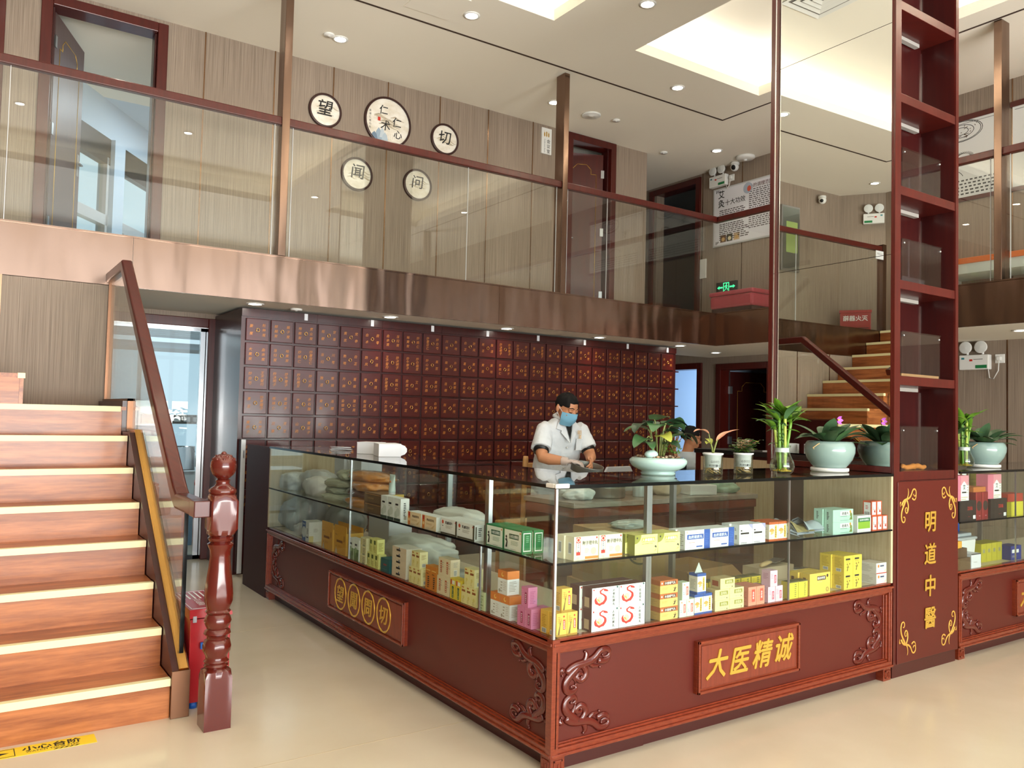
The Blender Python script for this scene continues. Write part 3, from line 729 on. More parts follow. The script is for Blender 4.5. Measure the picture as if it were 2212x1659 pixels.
# ================================================================== HERB CABINETS
HERBS = ('姜炭 杜仲炭 棕榈炭 栀子炭 地榆炭 贯众炭 大黄炭 血余炭 当归炭 地黄炭 炒桃仁 炒薏苡仁 炒白芍 王不留行 炒决明子 炒牛蒡子 炒白扁豆 炒山药 黑豆 炒莱菔子 核桃仁 韭菜子 艾叶 赤石脂 黄药子 天竺黄 沉香 灵芝 山药 覆盆子 '
         '白鲜皮 地肤子 麝香 冰片 水蛭 九香虫 檀香 降香 五灵脂 大血藤 苏木 川牛膝 乌药 茵陈 五倍子 石决明 益母草 泽兰 桔梗 甘草 黄芪 党参 白术 茯苓 当归 川芎 熟地 白芷 防风 羌活 独活 柴胡 升麻 葛根 黄芩 黄连 黄柏 '
         '连翘 金银花 蒲公英 板蓝根 丹参 红花 陈皮 枳壳 木香 香附 半夏 天麻 钩藤 菊花 薄荷 荆芥 麦冬 玉竹 百合 枸杞 女贞子 石斛').split()
PITX, PITZ, ZT = 0.2088, 0.2045, 2.14
m_drawgold = mat('worn gold lettering', (176, 112, 48), 0.5, metal=0.2)
ring = MB()
ring.lathe([(0.0001, -0.004), (0.017, -0.004), (0.017, -0.001), (0.0001, 0.0)], m_brass, n=16, X=Matrix.Rotation(R(90), 4, 'X'))
ring.tube([(0.013 * math.sin(2 * math.pi * k / 18), -0.007, -0.008 + 0.015 * math.cos(2 * math.pi * k / 18)) for k in range(18)], 0.0026, m_brass, n=6, closed=True)
ring_me = None
rnd = random.Random(3)
order = ['leftmost', 'second from the left', 'third from the left', 'fourth from the left', 'fifth from the left', 'sixth from the left', 'seventh from the left', 'rightmost']
hi = 0
for u in range(8):
    X0 = 0.058 + u * 3 * PITX
    root = thing('herb_cabinet', 'dark red herb drawer cabinet, %s of eight' % order[u], 'cabinet', (X0, 4.40, 0), 0, 'herb drawer cabinets along the back wall')
    Wd = 3 * PITX - 0.0015; ex = -0.03 if u == 0 else 0.0; exr = 0.045 if u == 7 else 0
    mb = MB().box((ex, 0.0, 0.0), (Wd + exr, 0.845, 2.215), m_dark)
    mb.box((ex, -0.012, 2.15), (Wd + exr, 0.0, 2.215), m_dark)
    mb.build('carcass', root)
    for r_ in range(8):
        for c_ in range(3):
            x = c_ * PITX + 0.006; z = ZT - PITZ * (r_ + 1) + 0.01; w_, h_ = PITX - 0.016, PITZ - 0.018
            mb = MB(); b = 0.004; fy = -0.020
            mb.add([(x, 0.001, z), (x + w_, 0.001, z), (x + w_, 0.001, z + h_), (x, 0.001, z + h_), (x, fy + b, z), (x + w_, fy + b, z), (x + w_, fy + b, z + h_), (x, fy + b, z + h_),
                    (x + b, fy, z + b), (x + w_ - b, fy, z + b), (x + w_ - b, fy, z + h_ - b), (x + b, fy, z + h_ - b)],
                   [(0, 1, 5, 4), (1, 2, 6, 5), (2, 3, 7, 6), (3, 0, 4, 7), (4, 5, 9, 8), (5, 6, 10, 9), (6, 7, 11, 10), (7, 4, 8, 11), (8, 9, 10, 11)], m_draw)
            for s in (0, 1):
                t = HERBS[hi % len(HERBS)]; hi += 1
                sz = 0.030; xx = x + w_ * (0.23 if s == 0 else 0.77) + rnd.uniform(-.003, .003)
                pt = {2: 2.1, 3: 1.35, 4: 1.05}[min(4, max(2, len(t)))]
                mb.vtext(t, sz, (xx, fy - 0.0006, z + h_ * 0.5), XA, ZA, m_drawgold, pitch=pt, shear=0.18, bold=0.012)
            d = mb.build('drawer', root)
            if ring_me is None:
                k = ring.build('ring_pull', d); ring_me = k.data
            else:
                k = bpy.data.objects.new('ring_pull', ring_me); COL.objects.link(k); k.parent = d
            k.location = (x + w_ / 2, fy, z + h_ * 0.53)
    for c_ in range(3):
        x = c_ * PITX + 0.006
        d = MB().box((x, -0.016, 0.08), (x + PITX - 0.014, 0.001, 0.49), m_draw).build('cupboard_door', root, bevel=0.003)
        k = bpy.data.objects.new('ring_pull', ring_me); COL.objects.link(k); k.parent = d; k.location = (x + PITX * 0.47, -0.016, 0.3)
    MB().box((2.42 * PITX, -0.017, 2.155), (2.42 * PITX + 0.03, -0.012, 2.212), m_paper).build('number_tag', root)
    if u == 7:
        for r_ in range(1, 6): MB().box((Wd + exr, 0.0, ZT - PITZ * r_ - 0.006), (Wd + exr + 0.055, 0.06, ZT - PITZ * r_ + 0.008), m_dark).build('ledge', root)
# ================================================================== DISPLAY COUNTERS
def spiral(c, r0, r1, a0, a1, n=16):
    return [(c[0] + (r0 + (r1 - r0) * i / (n - 1)) * math.cos(R(a0 + (a1 - a0) * i / (n - 1))), c[1] + (r0 + (r1 - r0) * i / (n - 1)) * math.sin(R(a0 + (a1 - a0) * i / (n - 1)))) for i in range(n)]
def bez(p, n=14):
    out = []
    for i in range(n):
        t = i / (n - 1); q = [Vector(v) for v in p]
        while len(q) > 1: q = [a.lerp(b, t) for a, b in zip(q, q[1:])]
        out.append((q[0].x, q[0].y))
    return out
def scroll_lines():
    """carved corner spray for an upper left corner, unit box x 0..1, y -1..0"""
    L = []
    L.append((bez([(0.10, -0.50), (0.25, -0.20), (0.55, -0.45), (0.72, -0.12)]) + spiral((0.86, -0.17), 0.15, 0.05, 160, -170)[1:], 0.055, 0.02))
    L.append((bez([(0.72, -0.30), (0.92, -0.45), (1.02, -0.25), (0.93, -0.08)]), 0.04, 0.012))
    L.append((bez([(0.35, -0.33), (0.20, -0.55), (0.02, -0.65), (0.10, -0.90)]) + spiral((0.22, -0.88), 0.12, 0.045, 190, 480)[1:], 0.055, 0.02))
    L.append((bez([(0.40, -0.35), (0.58, -0.55), (0.45, -0.75), (0.36, -0.72)]) + spiral((0.38, -0.62), 0.09, 0.03, 260, -60)[1:], 0.045, 0.015))
    L.append((bez([(0.42, -0.30), (0.52, -0.18), (0.50, -0.05), (0.45, -0.02)]), 0.035, 0.03))
    L.append((bez([(0.05, -0.42), (0.0, -0.36), (-0.02, -0.44), (0.02, -0.52)]), 0.035, 0.02))
    L.append((bez([(0.18, -0.42), (0.22, -0.62), (0.30, -0.66), (0.28, -0.80)]), 0.035, 0.015))
    L.append((bez([(0.55, -0.32), (0.62, -0.50), (0.72, -0.40), (0.76, -0.48)]), 0.03, 0.012))
    return L
def carving(w, h, fx, fy, m, depth=0.012):
    mb = MB(); nz = YA
    for pts, r0, r1 in scroll_lines():
        n = len(pts); P = [(fx * x * w, 0.0, fy * (-y) * h if False else fy * y * h) for x, y in pts]
        rr = [(r0 * (0.45 + 0.55 * math.sin(math.pi * min(1, 0.25 + 0.75 * i / (n - 1)))) + (r1 - r0) * (i / (n - 1)) * 0.6) * 1.9 * min(w, h) * 1.25 for i in range(n)]
        mb.tube(P, rr, m, n=8, flat=(YA, 0.6))
        e = P[-1]; mb.ball((e[0], -0.002, e[2]), max(rr[-1] * 1.35, 0.006), m, 10, 6, (1, 0.8, 1))
    return mb
def goldspray(w, h, fx, fy):
    mb = MB()
    for pts, r0, r1 in scroll_lines()[:6]:
        n = len(pts); P = [(fx * x * w, 0.0, fy * y * h) for x, y in pts]
        rr = [max(0.0012, r0 * 0.85 * (1 - 0.6 * i / (n - 1)) * w) for i in range(n)]
        mb.tube(P, rr, m_goldflat, n=6, flat=(YA, 0.15))
    return mb
ZB, ZG, HT = 0.515, 0.80, 1.10
m_boardsign = grain(mat('plaque board', (112, 48, 32), 0.35), (100, 40, 27), (126, 56, 37), (60, 0, 6))
def counter(root, L, depth, X, signs, joints_up, joints_lo, ends, in0=0.0, orn=((1, 1), (1, -1), (-1, 1), (-1, -1))):
    """one wing of a counter: its parts go under root, laid out along local x and moved by X"""
    had = set(root.children)
    MB().box((0.045 + max(0, in0 - .07), 0.05, 0.0), (L - 0.045, depth - 0.03, 0.075), m_plinth).build('plinth', root)
    b = MB().box((0.012, 0.028, 0.07), (L - 0.012, 0.045, ZB - 0.022), m_panel); b.box((0.045 + in0, 0.045, 0.07), (L - (0.06 if ends[1] is None else 0.012), depth, ZB - 0.022), m_panel); b.build('base_panel', root)
    mb = MB()  # stepped picture-frame mouldings
    for (a, d, z0, z1) in ((0.0, 0.0, 0.466, 0.500), (0.008, 0.010, 0.458, 0.470), (0.014, 0.020, 0.452, 0.460), (0.0, 0.010, 0.500, ZB), (0.0, 0.0, 0.070, 0.100), (0.0, -0.008, 0.070, 0.082), (0.008, 0.010, 0.098, 0.108), (0.014, 0.020, 0.106, 0.114), (-0.004, -0.010, 0.488, 0.500)):
        mb.box((0.0, d, z0), (L, 0.036, z1), m_red2)
    for s in (0, 1):
        def sx(u0, u1): return (u0, u1) if s == 0 else (L - u1, L - u0)
        for (u0, u1, d) in ((0, 0.032, 0.0), (0.012, 0.022, -0.005), (0.030, 0.044, 0.010), (0.044, 0.053, 0.020)):
            a, b = sx(u0, u1); mb.box((a, d, 0.10 if u0 < 0.03 else 0.112), (b, 0.032, 0.468 if u0 < 0.03 else 0.454), m_red2)
    mb.build('frame_moulding', root, bevel=0.003)
    for s in (0, 1):
        a = 0.004 if s == 0 else L - 0.072
        f = MB().box((a, 0.006, 0.0), (a + 0.068, 0.07, 0.070), m_red2)
        for (u0, z0, u1, z1) in ((0.012, 0.048, 0.056, 0.056), (0.048, 0.014, 0.056, 0.056), (0.012, 0.014, 0.020, 0.056), (0.012, 0.014, 0.040, 0.022), (0.032, 0.022, 0.040, 0.040)):
            f.box((a + u0, 0.001, z0), (a + u1, 0.007, z1), m_red2)
        f.build('bracket_foot', root, bevel=0.0015)
    for fx, fy in orn:
        x = 0.062 if fx > 0 else L - 0.062; z = 0.444 if fy > 0 else 0.122
        carving(0.255, 0.155, fx, fy, m_newel).build('carved_corner', root, (x, 0.026, z))
    for (u0, u1, z0, z1, kind) in signs:
        b = MB().box((u0, 0.006, z0), (u1, 0.03, z1), m_red2)
        for (p, q) in (((u0, z1 - 0.012), (u1, z1)), ((u0, z0), (u1, z0 + 0.012)), ((u0, z0), (u0 + 0.012, z1)), ((u1 - 0.012, z0), (u1, z1))): b.box((p[0], -0.004, p[1]), (q[0], 0.006, q[1]), m_red2)
        b.box((u0 + 0.022, 0.002, z0 + 0.022), (u1 - 0.022, 0.006, z1 - 0.022), m_boardsign)
        b = b.build('sign_board', root, bevel=0.002)
        cx, cz = (u0 + u1) / 2, (z0 + z1) / 2
        t = MB()
        if kind == 'rings':
            for i, ch in enumerate('望聞問切'):
                c = u0 + 0.185 + i * 0.195
                t.text(ch, 0.104, (c, 0.0015, cz), XA, ZA, m_gold, bold=0.014, depth=0.003, shear=0.12)
                n = 30; t.tube([(c + 0.082 * math.cos(2 * math.pi * k / n), 0.001, cz + 0.088 * math.sin(2 * math.pi * k / n)) for k in range(n)], [0.0055 + 0.0018 * math.sin(k * 1.9) for k in range(n)], m_gold, n=6, flat=(YA, 0.5), closed=True)
        elif kind:
            for i, ch in enumerate(kind):
                t.text(ch, 0.132, (cx + (i - 1.5) * 0.152, 0.0015, cz + (0.004, 0.0, 0.006, 0.012)[i]), XA, ZA, m_gold, bold=0.026, depth=0.004, shear=0.26)
        else:
            pass
        if t.v: t.build('lettering', b)
    # glass case
    MB().box((0.034 + in0, 0.034, ZB - 0.02), (L - (0.034 if ends[1] is None else 0.006), depth, ZB - 0.002), m_marble).build('deck', root)
    def panes(z0, z1, js):
        js = [0.006] + list(js) + [L - (0.006 if ends[1] is None else 0.02)]
        for a, b in zip(js, js[1:]): MB().box((a + 0.001, 0.0, z0), (b - 0.001, 0.005, z1), g_clear).build('front_glass', root)
    panes(ZB, ZG - 0.006, joints_lo); panes(ZG + 0.004, HT - 0.012, joints_up)
    for j in joints_lo: MB().box((j - 0.004, -0.001, ZB), (j + 0.004, 0.006, ZG - 0.006), m_steel).build('glass_joint', root)
    for j in joints_up: MB().box((j - 0.004, -0.001, ZG + 0.004), (j + 0.004, 0.006, HT - 0.012), m_steel).build('glass_joint', root)
    sh = MB().box((0.01 + in0 * 0.74, 0.006, ZG - 0.006), (L - 0.02, 0.40, ZG), g_clear); sh.box((0.006, -0.001, ZG - 0.007), (L - 0.006, 0.006, ZG + 0.002), m_edge); sh.build('glass_shelf', root)
    tp = MB().box((0.006 + in0, 0.006, HT - 0.012), (L, depth, HT), g_top); tp.box((0.0, -0.004, HT - 0.014), (L, 0.006, HT), m_edge); tp.box((in0, depth, HT - 0.012), (L, depth + 0.004, HT), m_edge); tp.build('glass_top', root)
    for k in range(3):
        a, b = [(0.02 + in0, L / 3 + .02), (L / 3 - .02, 2 * L / 3 + .02), (2 * L / 3 - .02, L - 0.03)][k]
        MB().box((a, depth - 0.03 + 0.009 * (k % 2), ZB + 0.004), (b, depth - 0.025 + 0.009 * (k % 2), HT - 0.018), g_clear).build('sliding_glass', root)
    for x in ([0.02] if ends[0] is None else []) + [L * 0.5, ] + ([L - 0.05] if ends[1] is None else []):
        MB().box((x, depth - 0.045, ZB), (x + 0.02, depth - 0.015, HT - 0.012), m_steel).build('back_post', root)
    for s in (0, 1):
        if ends[s]:
            a, b = (0.0, 0.018) if s == 0 else (L - 0.018, L)
            e = MB().box((a, 0.0, ZB), (b, depth, HT - 0.013), m_oak)
            e.build('end_board', root)
    for o in list(root.children):
        if o not in had:
            M = X @ Matrix.Translation(o.location); o.location = M.to_translation(); o.rotation_euler = M.to_euler()
LL, LR, DP = 3.448, 2.29, 0.55
# the L of two wings: the long one runs from its far left end to the near corner
cr = thing('display_counter', 'L shaped glass topped counter with gold plaques and carved corners', 'display counter', (0, 0, 0))
counter(cr, LL, DP, Matrix.Translation((0.0, LL, 0)) @ Matrix.Rotation(R(-90), 4, 'Z'), [(1.20, 2.20, 0.185, 0.405, 'rings')], (1.487,), (1.487, 2.914), (1, None))
counter(cr, LR, DP, Matrix.Identity(4), [(0.797, 1.497, 0.172, 0.40, '大医精诚')], (1.41,), (1.41,), (None, 1), DP)
ce = thing('display_counter', 'glass topped counter right of the shelf tower, cut by the right edge', 'display counter', (2.985, 0.0, 0))
counter(ce, 2.6, DP, Matrix.Identity(4), [(0.70, 1.40, 0.172, 0.40, '大医精诚')], (0.69,), (0.69,), (None, 1))
# chrome corner post and clear corner clip
mb = MB().box((-0.002, -0.002, ZB), (0.008, 0.008, HT - 0.014), m_steel); mb.build('corner_post', cr)
MB().box((-0.005, -0.005, 0.068), (0.03, 0.03, 0.514), m_red2).build('corner_stile', cr)
MB().box((0.03, 0.03, ZB), (0.034, 0.034, HT - 0.02), m_chrome).build('corner_bead', cr)
m_clip = mat('clear white corner guard', (214, 212, 204), 0.2, coat=0.3)
mb = MB().box((-0.006, -0.006, -0.012), (0.062, 0.008, 0.006), m_clip).box((-0.006, 0.008, -0.012), (0.008, 0.062, 0.006), m_clip)
o = mb.build('corner_guard', None, (0, 0, HT), bevel=0.004); tag(o, 'clear plastic corner guard on the near corner of the glass counter top', 'corner guard')
# dark end cabinet continuing the left counter, and the narrow gate
o = thing('end_cabinet', 'plain dark red panel cabinet closing the far end of the left counter', 'cabinet', (0.0, LL + 0.004, 0))
MB().box((0.0, 0.0, 0.0), (0.03, 0.56, 1.095), m_darkm).build('side_panel', o, bevel=0.003); MB().box((0.03, 0.01, 0.02), (0.50, 0.55, 1.08), m_dark).build('body', o)
o = thing('swing_gate', 'narrow dark gate with pale edge beside the leftmost herb cabinet', 'gate', (0.036, 4.285, 0))
MB().box((0.0, 0.0, 0.03), (0.03, 0.085, 1.12), m_darkm).build('gate_panel', o); MB().box((-0.006, -0.006, 0.03), (0.03, 0.0, 1.12), m_alu).build('edge_strip', o)
MB().box((0.01, -0.012, 0.97), (0.02, -0.006, 1.03), m_steel).build('latch', o)

# ================================================================== MIRRORED SHELF COLUMN
PX0, PX1, PD = 2.296, 2.965, 0.835
col_ = thing('shelf_tower', 'tall dark red tower of open shelves with gold lettered base and mirrored side', 'shelf', (0, 0, 0))
SHZ = [1.06, 1.585, 2.115, 2.64, 3.16, 3.685, 4.21]
mb = MB()
mb.box((PX0, 0.0, 0.07), (PX0 + 0.055, 0.014, ZC), m_red); mb.box((PX0 + 0.045, 0.014, 0.07), (PX0 + 0.055, 0.24, ZC), m_dark); mb.box((PX0, 0.014, 0.07), (PX0 + 0.045, 0.24, HT), m_dark)
mb.box((PX1 - 0.03, 0.0, 0.07), (PX1, 0.012, ZC), m_red); mb.box((PX1 - 0.03, 0.012, 0.07), (PX1 - 0.004, 0.24, ZC), m_dark); mb.box((PX1 - 0.004, 0.012, 0.07), (PX1, 0.24, ZC), m_red)
mb.box((PX0 + 0.055, 0.215, 1.06), (PX1 - 0.03, 0.24, ZC), m_dark)
mb.box((PX0 + 0.055, 0.0, 0.07), (PX1 - 0.03, 0.24, 1.06), m_dark)
mb.box((PX0 + 0.07, 0.24, 0.0), (PX1, PD, ZC - 0.002), m_dark)
mb.build('carcass', col_)
MB().box((PX0 + 0.01, 0.012, 0.0), (PX1 - 0.005, 0.24, 0.07), m_plinth).build('plinth', col_)
p = MB().box((PX0 + 0.03, -0.006, 0.075), (PX1 - 0.008, 0.0, 1.055), m_panel).build('front_panel', col_, bevel=0.003)
cx = (PX0 + PX1) / 2 + 0.015
t = MB()
for i, ch in enumerate('明道中醫'):
    t.text(ch, 0.125, (cx, -0.0095, 0.825 - i * 0.178), XA, ZA, m_gold, bold=0.02, depth=0.003, shear=0.05)
t.build('lettering', p)
for fx, fy in ((1, 1), (-1, 1), (1, -1), (-1, -1)):
    goldspray(0.165, 0.19, fx, fy).build('gold_spray', p, (PX0 + 0.05 if fx > 0 else PX1 - 0.03, -0.0075, 1.02 if fy > 0 else 0.11))
for z in SHZ:
    MB().box((PX0 + 0.055, 0.004, z), (PX1 - 0.03, 0.215, z + 0.05), m_red).build('shelf', col_, bevel=0.002)
m_tube = mat('white lamp batten', (158, 154, 148), 0.4)
for z in SHZ[1:]:
    MB().box((PX0 + 0.07, 0.175, z - 0.022), (PX1 - 0.12, 0.205, z - 0.001), m_tube).build('shelf_lamp', col_)
    MB().box((PX1 - 0.034, 0.207, z - 0.45), (PX1 - 0.0305, 0.215, z - 0.022), m_chrome).build('lamp_rail', col_)
# mirror in its frame, turned a little in it
mf = MB()
mf.box((PX0 - 0.002, PD - 0.028, HT + 0.003), (PX0 + 0.07, PD, ZC), m_red); mf.box((PX0 - 0.002, 0.014, HT + 0.003), (PX0 + 0.004, 0.022, ZC), m_red)
mf.box((PX0 - 0.002, 0.022, HT + 0.003), (PX0 + 0.045, PD - 0.028, HT + 0.035), m_red)
mf.build('mirror_frame', col_)
for z0, z1 in ((HT + 0.036, 2.30), (2.303, 3.60), (3.603, ZC - 0.003)):
    mb = MB(); P0, P1 = (PX0 + 0.005, 0.020), (PX0 + 0.0257, PD - 0.026)
    mb.prism([P0, P1, (P1[0] + 0.006, P1[1]), (P0[0] + 0.006, P0[1])], z0, z1, m_mirror)
    mb.build('mirror', col_)
MB().box((PX0 + 0.0, PD - 0.034, HT + 0.04), (PX0 + 0.006, PD - 0.028, ZC - .01), m_chrome).build('mirror_edge', col_)
# acrylic display boxes on the shelves
def acrylic(x0, x1, y0, y1, z, h, label, base=False):
    o = thing('acrylic_box', label, 'display box', (0, 0, 0), 0, 'clear boxes on the tower shelves')
    mb = MB(); t = 0.004
    mb.box((x0, y0, z), (x1, y0 + t, z + h), g_acr); mb.box((x0, y1 - t, z), (x1, y1, z + h), g_acr); mb.box((x0, y0 + t, z), (x0 + t, y1 - t, z + h), g_acr); mb.box((x1 - t, y0 + t, z), (x1, y1 - t, z + h), g_acr)
    mb.build('walls', o)
    MB().box((x0 - 0.003, y0 - 0.003, z + h), (x1 + 0.003, y1 + 0.003, z + h + 0.005), g_acr).build('lid', o)
    for x, y in ((x0 + .015, y0), (x1 - .015, y0)): MB().ball((x, y - 0.002, z + h - 0.02), 0.006, m_steel, 10, 6).build('screw', o)
    if base: MB().box((x0 + .005, y0 + .005, z), (x1 - .005, y1 - .005, z + 0.018), m_card).build('base_tray', o)
for k, (z, hh) in enumerate(((SHZ[3] + .05, 0.0), (SHZ[2] + .05, 0.235), (SHZ[1] + .05, 0.245), (SHZ[0] + .05, 0.245))):
    pass
acrylic(2.42, 2.82, 0.03, 0.165, SHZ[3] + .05, 0.23, 'clear acrylic box on the highest filled shelf of the tower')
acrylic(2.42, 2.83, 0.03, 0.165, SHZ[2] + .05, 0.24, 'clear acrylic box on the third filled shelf up the column')
acrylic(2.42, 2.82, 0.03, 0.165, SHZ[1] + .05, 0.25, 'clear acrylic box with pale base, second shelf from the bottom', True)
acrylic(2.42, 2.80, 0.03, 0.165, SHZ[0] + .05, 0.245, 'clear acrylic box holding an orange root, lowest open shelf')
mb = MB()
P = [(2.53 + 0.024 * i, 0.09 + 0.012 * math.sin(i * 1.3), SHZ[0] + 0.066 + 0.006 * math.sin(i * 2.1)) for i in range(11)]
mb.tube(P, [0.006, 0.013, 0.016, 0.015, 0.017, 0.015, 0.014, 0.016, 0.014, 0.012, 0.005], mat('dried orange root', (196, 124, 44), 0.7), n=10)
o = mb.build('dried_root'); tag(o, 'orange dried root lying inside the lowest acrylic box', 'dried root')
# ================================================================== MEDICINE PACKS
_mc = {}
def C(r, g, b, rough=0.5):
    k = (r, g, b, rough)
    if k not in _mc: _mc[k] = mat('print %d %d %d' % (r, g, b), (r, g, b), rough)
    return _mc[k]
CREAM, YEL, ORA, RED, WHT, GRY, INK, OLV, BLU, MINT = C(238, 230, 200), C(240, 214, 96), C(226, 132, 58), C(196, 46, 40), C(238, 240, 238), C(176, 172, 160), C(40, 36, 34), C(150, 148, 62), C(44, 84, 166), C(176, 212, 196)
class Pack:
    """a closed carton: front face at y=0 looking along -y, x 0..w, z 0..h; drawing in unit face coordinates"""
    def __init__(s, w, h, d, body, side=None, top=None):
        s.w, s.h, s.d = w, h, d; s.mb = MB(); side = side or body; top = top or side
        A = [(0, 0, 0), (w, 0, 0), (w, 0, h), (0, 0, h)]; B = [(x, d, z) for x, y, z in A]
        s.mb.add(A, [(0, 1, 2, 3)], body); s.mb.add(B, [(3, 2, 1, 0)], body)
        s.mb.add([A[0], A[3], B[3], B[0]], [(0, 1, 2, 3)], side); s.mb.add([A[1], B[1], B[2], A[2]], [(0, 1, 2, 3)], side)
        s.mb.add([A[3], A[2], B[2], B[3]], [(0, 1, 2, 3)], top); s.mb.add([A[0], B[0], B[1], A[1]], [(0, 1, 2, 3)], side)
        s.k = 0
        # the tuck flap line on both ends
    def r(s, u0, v0, u1, v1, m, face='f'):
        s.k += 1; e = 0.00015 * (1 + s.k * 0.25)
        if face == 'f': p = [(u0 * s.w, -e, v0 * s.h), (u1 * s.w, -e, v0 * s.h), (u1 * s.w, -e, v1 * s.h), (u0 * s.w, -e, v1 * s.h)]
        elif face == 'l': p = [(-e, s.d * (1 - u0), v0 * s.h), (-e, s.d * (1 - u1), v0 * s.h), (-e, s.d * (1 - u1), v1 * s.h), (-e, s.d * (1 - u0), v1 * s.h)]
        elif face == 'r': p = [(s.w + e, s.d * u0, v0 * s.h), (s.w + e, s.d * u1, v0 * s.h), (s.w + e, s.d * u1, v1 * s.h), (s.w + e, s.d * u0, v1 * s.h)]
        else: p = [(u0 * s.w, v0 * s.d, s.h + e), (u1 * s.w, v0 * s.d, s.h + e), (u1 * s.w, v1 * s.d, s.h + e), (u0 * s.w, v1 * s.d, s.h + e)]
        s.mb.add(p, [(0, 1, 2, 3)], m); return s
    def ends(s, u0, v0, u1, v1, m): s.r(u0, v0, u1, v1, m, 'l'); s.r(u0, v0, u1, v1, m, 'r'); return s
    def poly(s, pts, m):
        s.k += 1; e = 0.00015 * (1 + s.k * 0.25); s.mb.add([(u * s.w, -e, v * s.h) for u, v in pts], [tuple(range(len(pts)))], m); return s
    def disc(s, u, v, r, m, n=20, a0=0, a1=360):
        pts = [(u + r / s.w * math.cos(R(a0 + (a1 - a0) * i / n)), v + r / s.h * math.sin(R(a0 + (a1 - a0) * i / n))) for i in range(n)]
        if a1 - a0 < 360: pts += [(u + r / s.w * math.cos(R(a1)), v + r / s.h * math.sin(R(a1))), (u, v)]
        return s.poly(pts, m)
    def t(s, txt, u, v, size, m, w=None, bold=0.02, vert=False, face='f'):
        s.k += 1; e = 0.00015 * (1 + s.k * 0.25)
        o, xd = ((u * s.w, -e, v * s.h), XA) if face == 'f' else ((s.w + e, u * s.d, v * s.h), YA)
        if vert: s.mb.vtext(txt, size, o, xd, ZA, m, bold=bold)
        else: s.mb.text(txt, size, o, xd, ZA, m, bold=bold, w=(w * s.w if w else None))
        return s
    def lines(s, u0, v0, u1, v1, n, m=None, face='f', frac=0.4):
        rn = random.Random(n * 7 + int(u0 * 100))
        for i in range(n):
            a = v0 + (v1 - v0) * i / n; s.r(u0, a, u0 + (u1 - u0) * rn.uniform(0.6, 1), a + (v1 - v0) / n * frac, m or GRY, face)
        return s
    def build(s, name): return s.mb.build(name)
def place(pk, name, cat, desc, group, wing, spots, name2=None):
    """spots: (position along the counter, depth from the glass, z, which one); wing 'r' faces -y, 'l' faces -x"""
    first = pk.build(name); first['category'] = cat
    for i, (a, dep, z, which) in enumerate(spots):
        o = first if i == 0 else first.copy()
        if i: COL.objects.link(o)
        if wing == 'r': o.location = (a, 0.014 + dep, z); o.rotation_euler = (0, 0, 0)
        else: o.location = (0.014 + dep, a + pk.w, z); o.rotation_euler = (0, 0, R(-90))
        o['label'] = desc + ', ' + which if which else desc
        o['group'] = group
ZU, ZD = ZG + 0.0005, ZB - 0.0015
def barcode(p, u0, v0, u1, v1, face='l'):
    p.r(u0, v0, u1, v1, WHT, face)
    for i in range(6): p.r(u0 + (u1 - u0) * (0.1 + i * 0.14), v0 + 0.1 * (v1 - v0), u0 + (u1 - u0) * (0.1 + i * 0.14 + 0.07), v1 - 0.1 * (v1 - v0), INK, face)
# ---- right wing, upper shelf
p = Pack(0.124, 0.093, 0.05, CREAM)
p.r(.09, .22, .26, .98, RED).r(.105, .36, .245, .74, WHT).disc(.175, .86, .009, CREAM).disc(.175, .86, .006, RED).t('北京同仁堂', .175, .55, .0072, INK, vert=True)
p.t('附子理中丸', .66, .72, .017, INK, w=.62, bold=.015).lines(.44, .3, .62, .52, 4).disc(.8, .36, .014, C(226, 214, 170)).r(.45, .04, 1, .15, ORA).lines(.1, .05, .24, .16, 2).disc(.93, .92, .004, RED)
barcode(p, .3, .25, .7, .75)
g = 'boxes on the upper glass shelf'
place(p, 'medicine_box', 'medicine box', 'cream medicine box with red stripe and orange base bar', g, 'r', [(.110, .008, ZU, 'front left of its four'), (.238, .008, ZU, 'front right of its four'), (.102, .062, ZU, 'back left of its four'), (.230, .062, ZU, 'back right of its four')])
p = Pack(0.130, 0.081, 0.045, C(240, 232, 150), OLV, C(222, 214, 130))
p.disc(0, 1, .036, OLV, 14, -90, 0).r(.30, .62, .88, .84, C(196, 188, 84)).t('人参健脾丸', .59, .73, .014, WHT, w=.54).lines(.3, .52, .85, .58, 1, OLV).poly([(.84, .34), (.9, .42), (.96, .36), (.92, .26), (.9, .34)], INK).lines(.05, .1, .25, .3, 4).r(.35, .05, .75, .07, GRY).disc(.1, .85, .004, INK).poly([(.82, .1), (.95, .24), (.93, .18)], ORA)
place(p, 'medicine_box', 'medicine box', 'pale yellow box with olive sides and quarter disc', g, 'r', [(.424, .0, ZU, 'front left of its four'), (.556, .0, ZU, 'front right of its four'), (.414, .048, ZU, 'back left of its four'), (.546, .048, ZU, 'back right of its four')])
p = Pack(0.156, 0.083, 0.042, WHT)
p.r(.76, 0, 1, 1, BLU).r(.08, .52, .74, .78, BLU).t('血府逐瘀丸', .41, .65, .015, WHT, w=.56).disc(.08, .9, .006, C(230, 180, 170)).lines(.15, .35, .4, .42, 1, C(220, 150, 130)).r(.45, .1, .7, .17, BLU).lines(.1, .08, .38, .14, 1).lines(.8, .2, .96, .85, 7, C(70, 110, 190)).lines(.2, .85, .7, .9, 1)
p.lines(.2, .2, .8, .85, 6, GRY, 'l')
place(p, 'medicine_box', 'medicine box', 'white box with blue title label and blue end stripe', g, 'r', [(.717, .0, ZU, 'front left of its four'), (.876, .0, ZU, 'front right of its four'), (.705, .045, ZU, 'back left of its four'), (.864, .045, ZU, 'back right of its four')])
p = Pack(0.090, 0.089, 0.045, WHT, C(226, 230, 230))
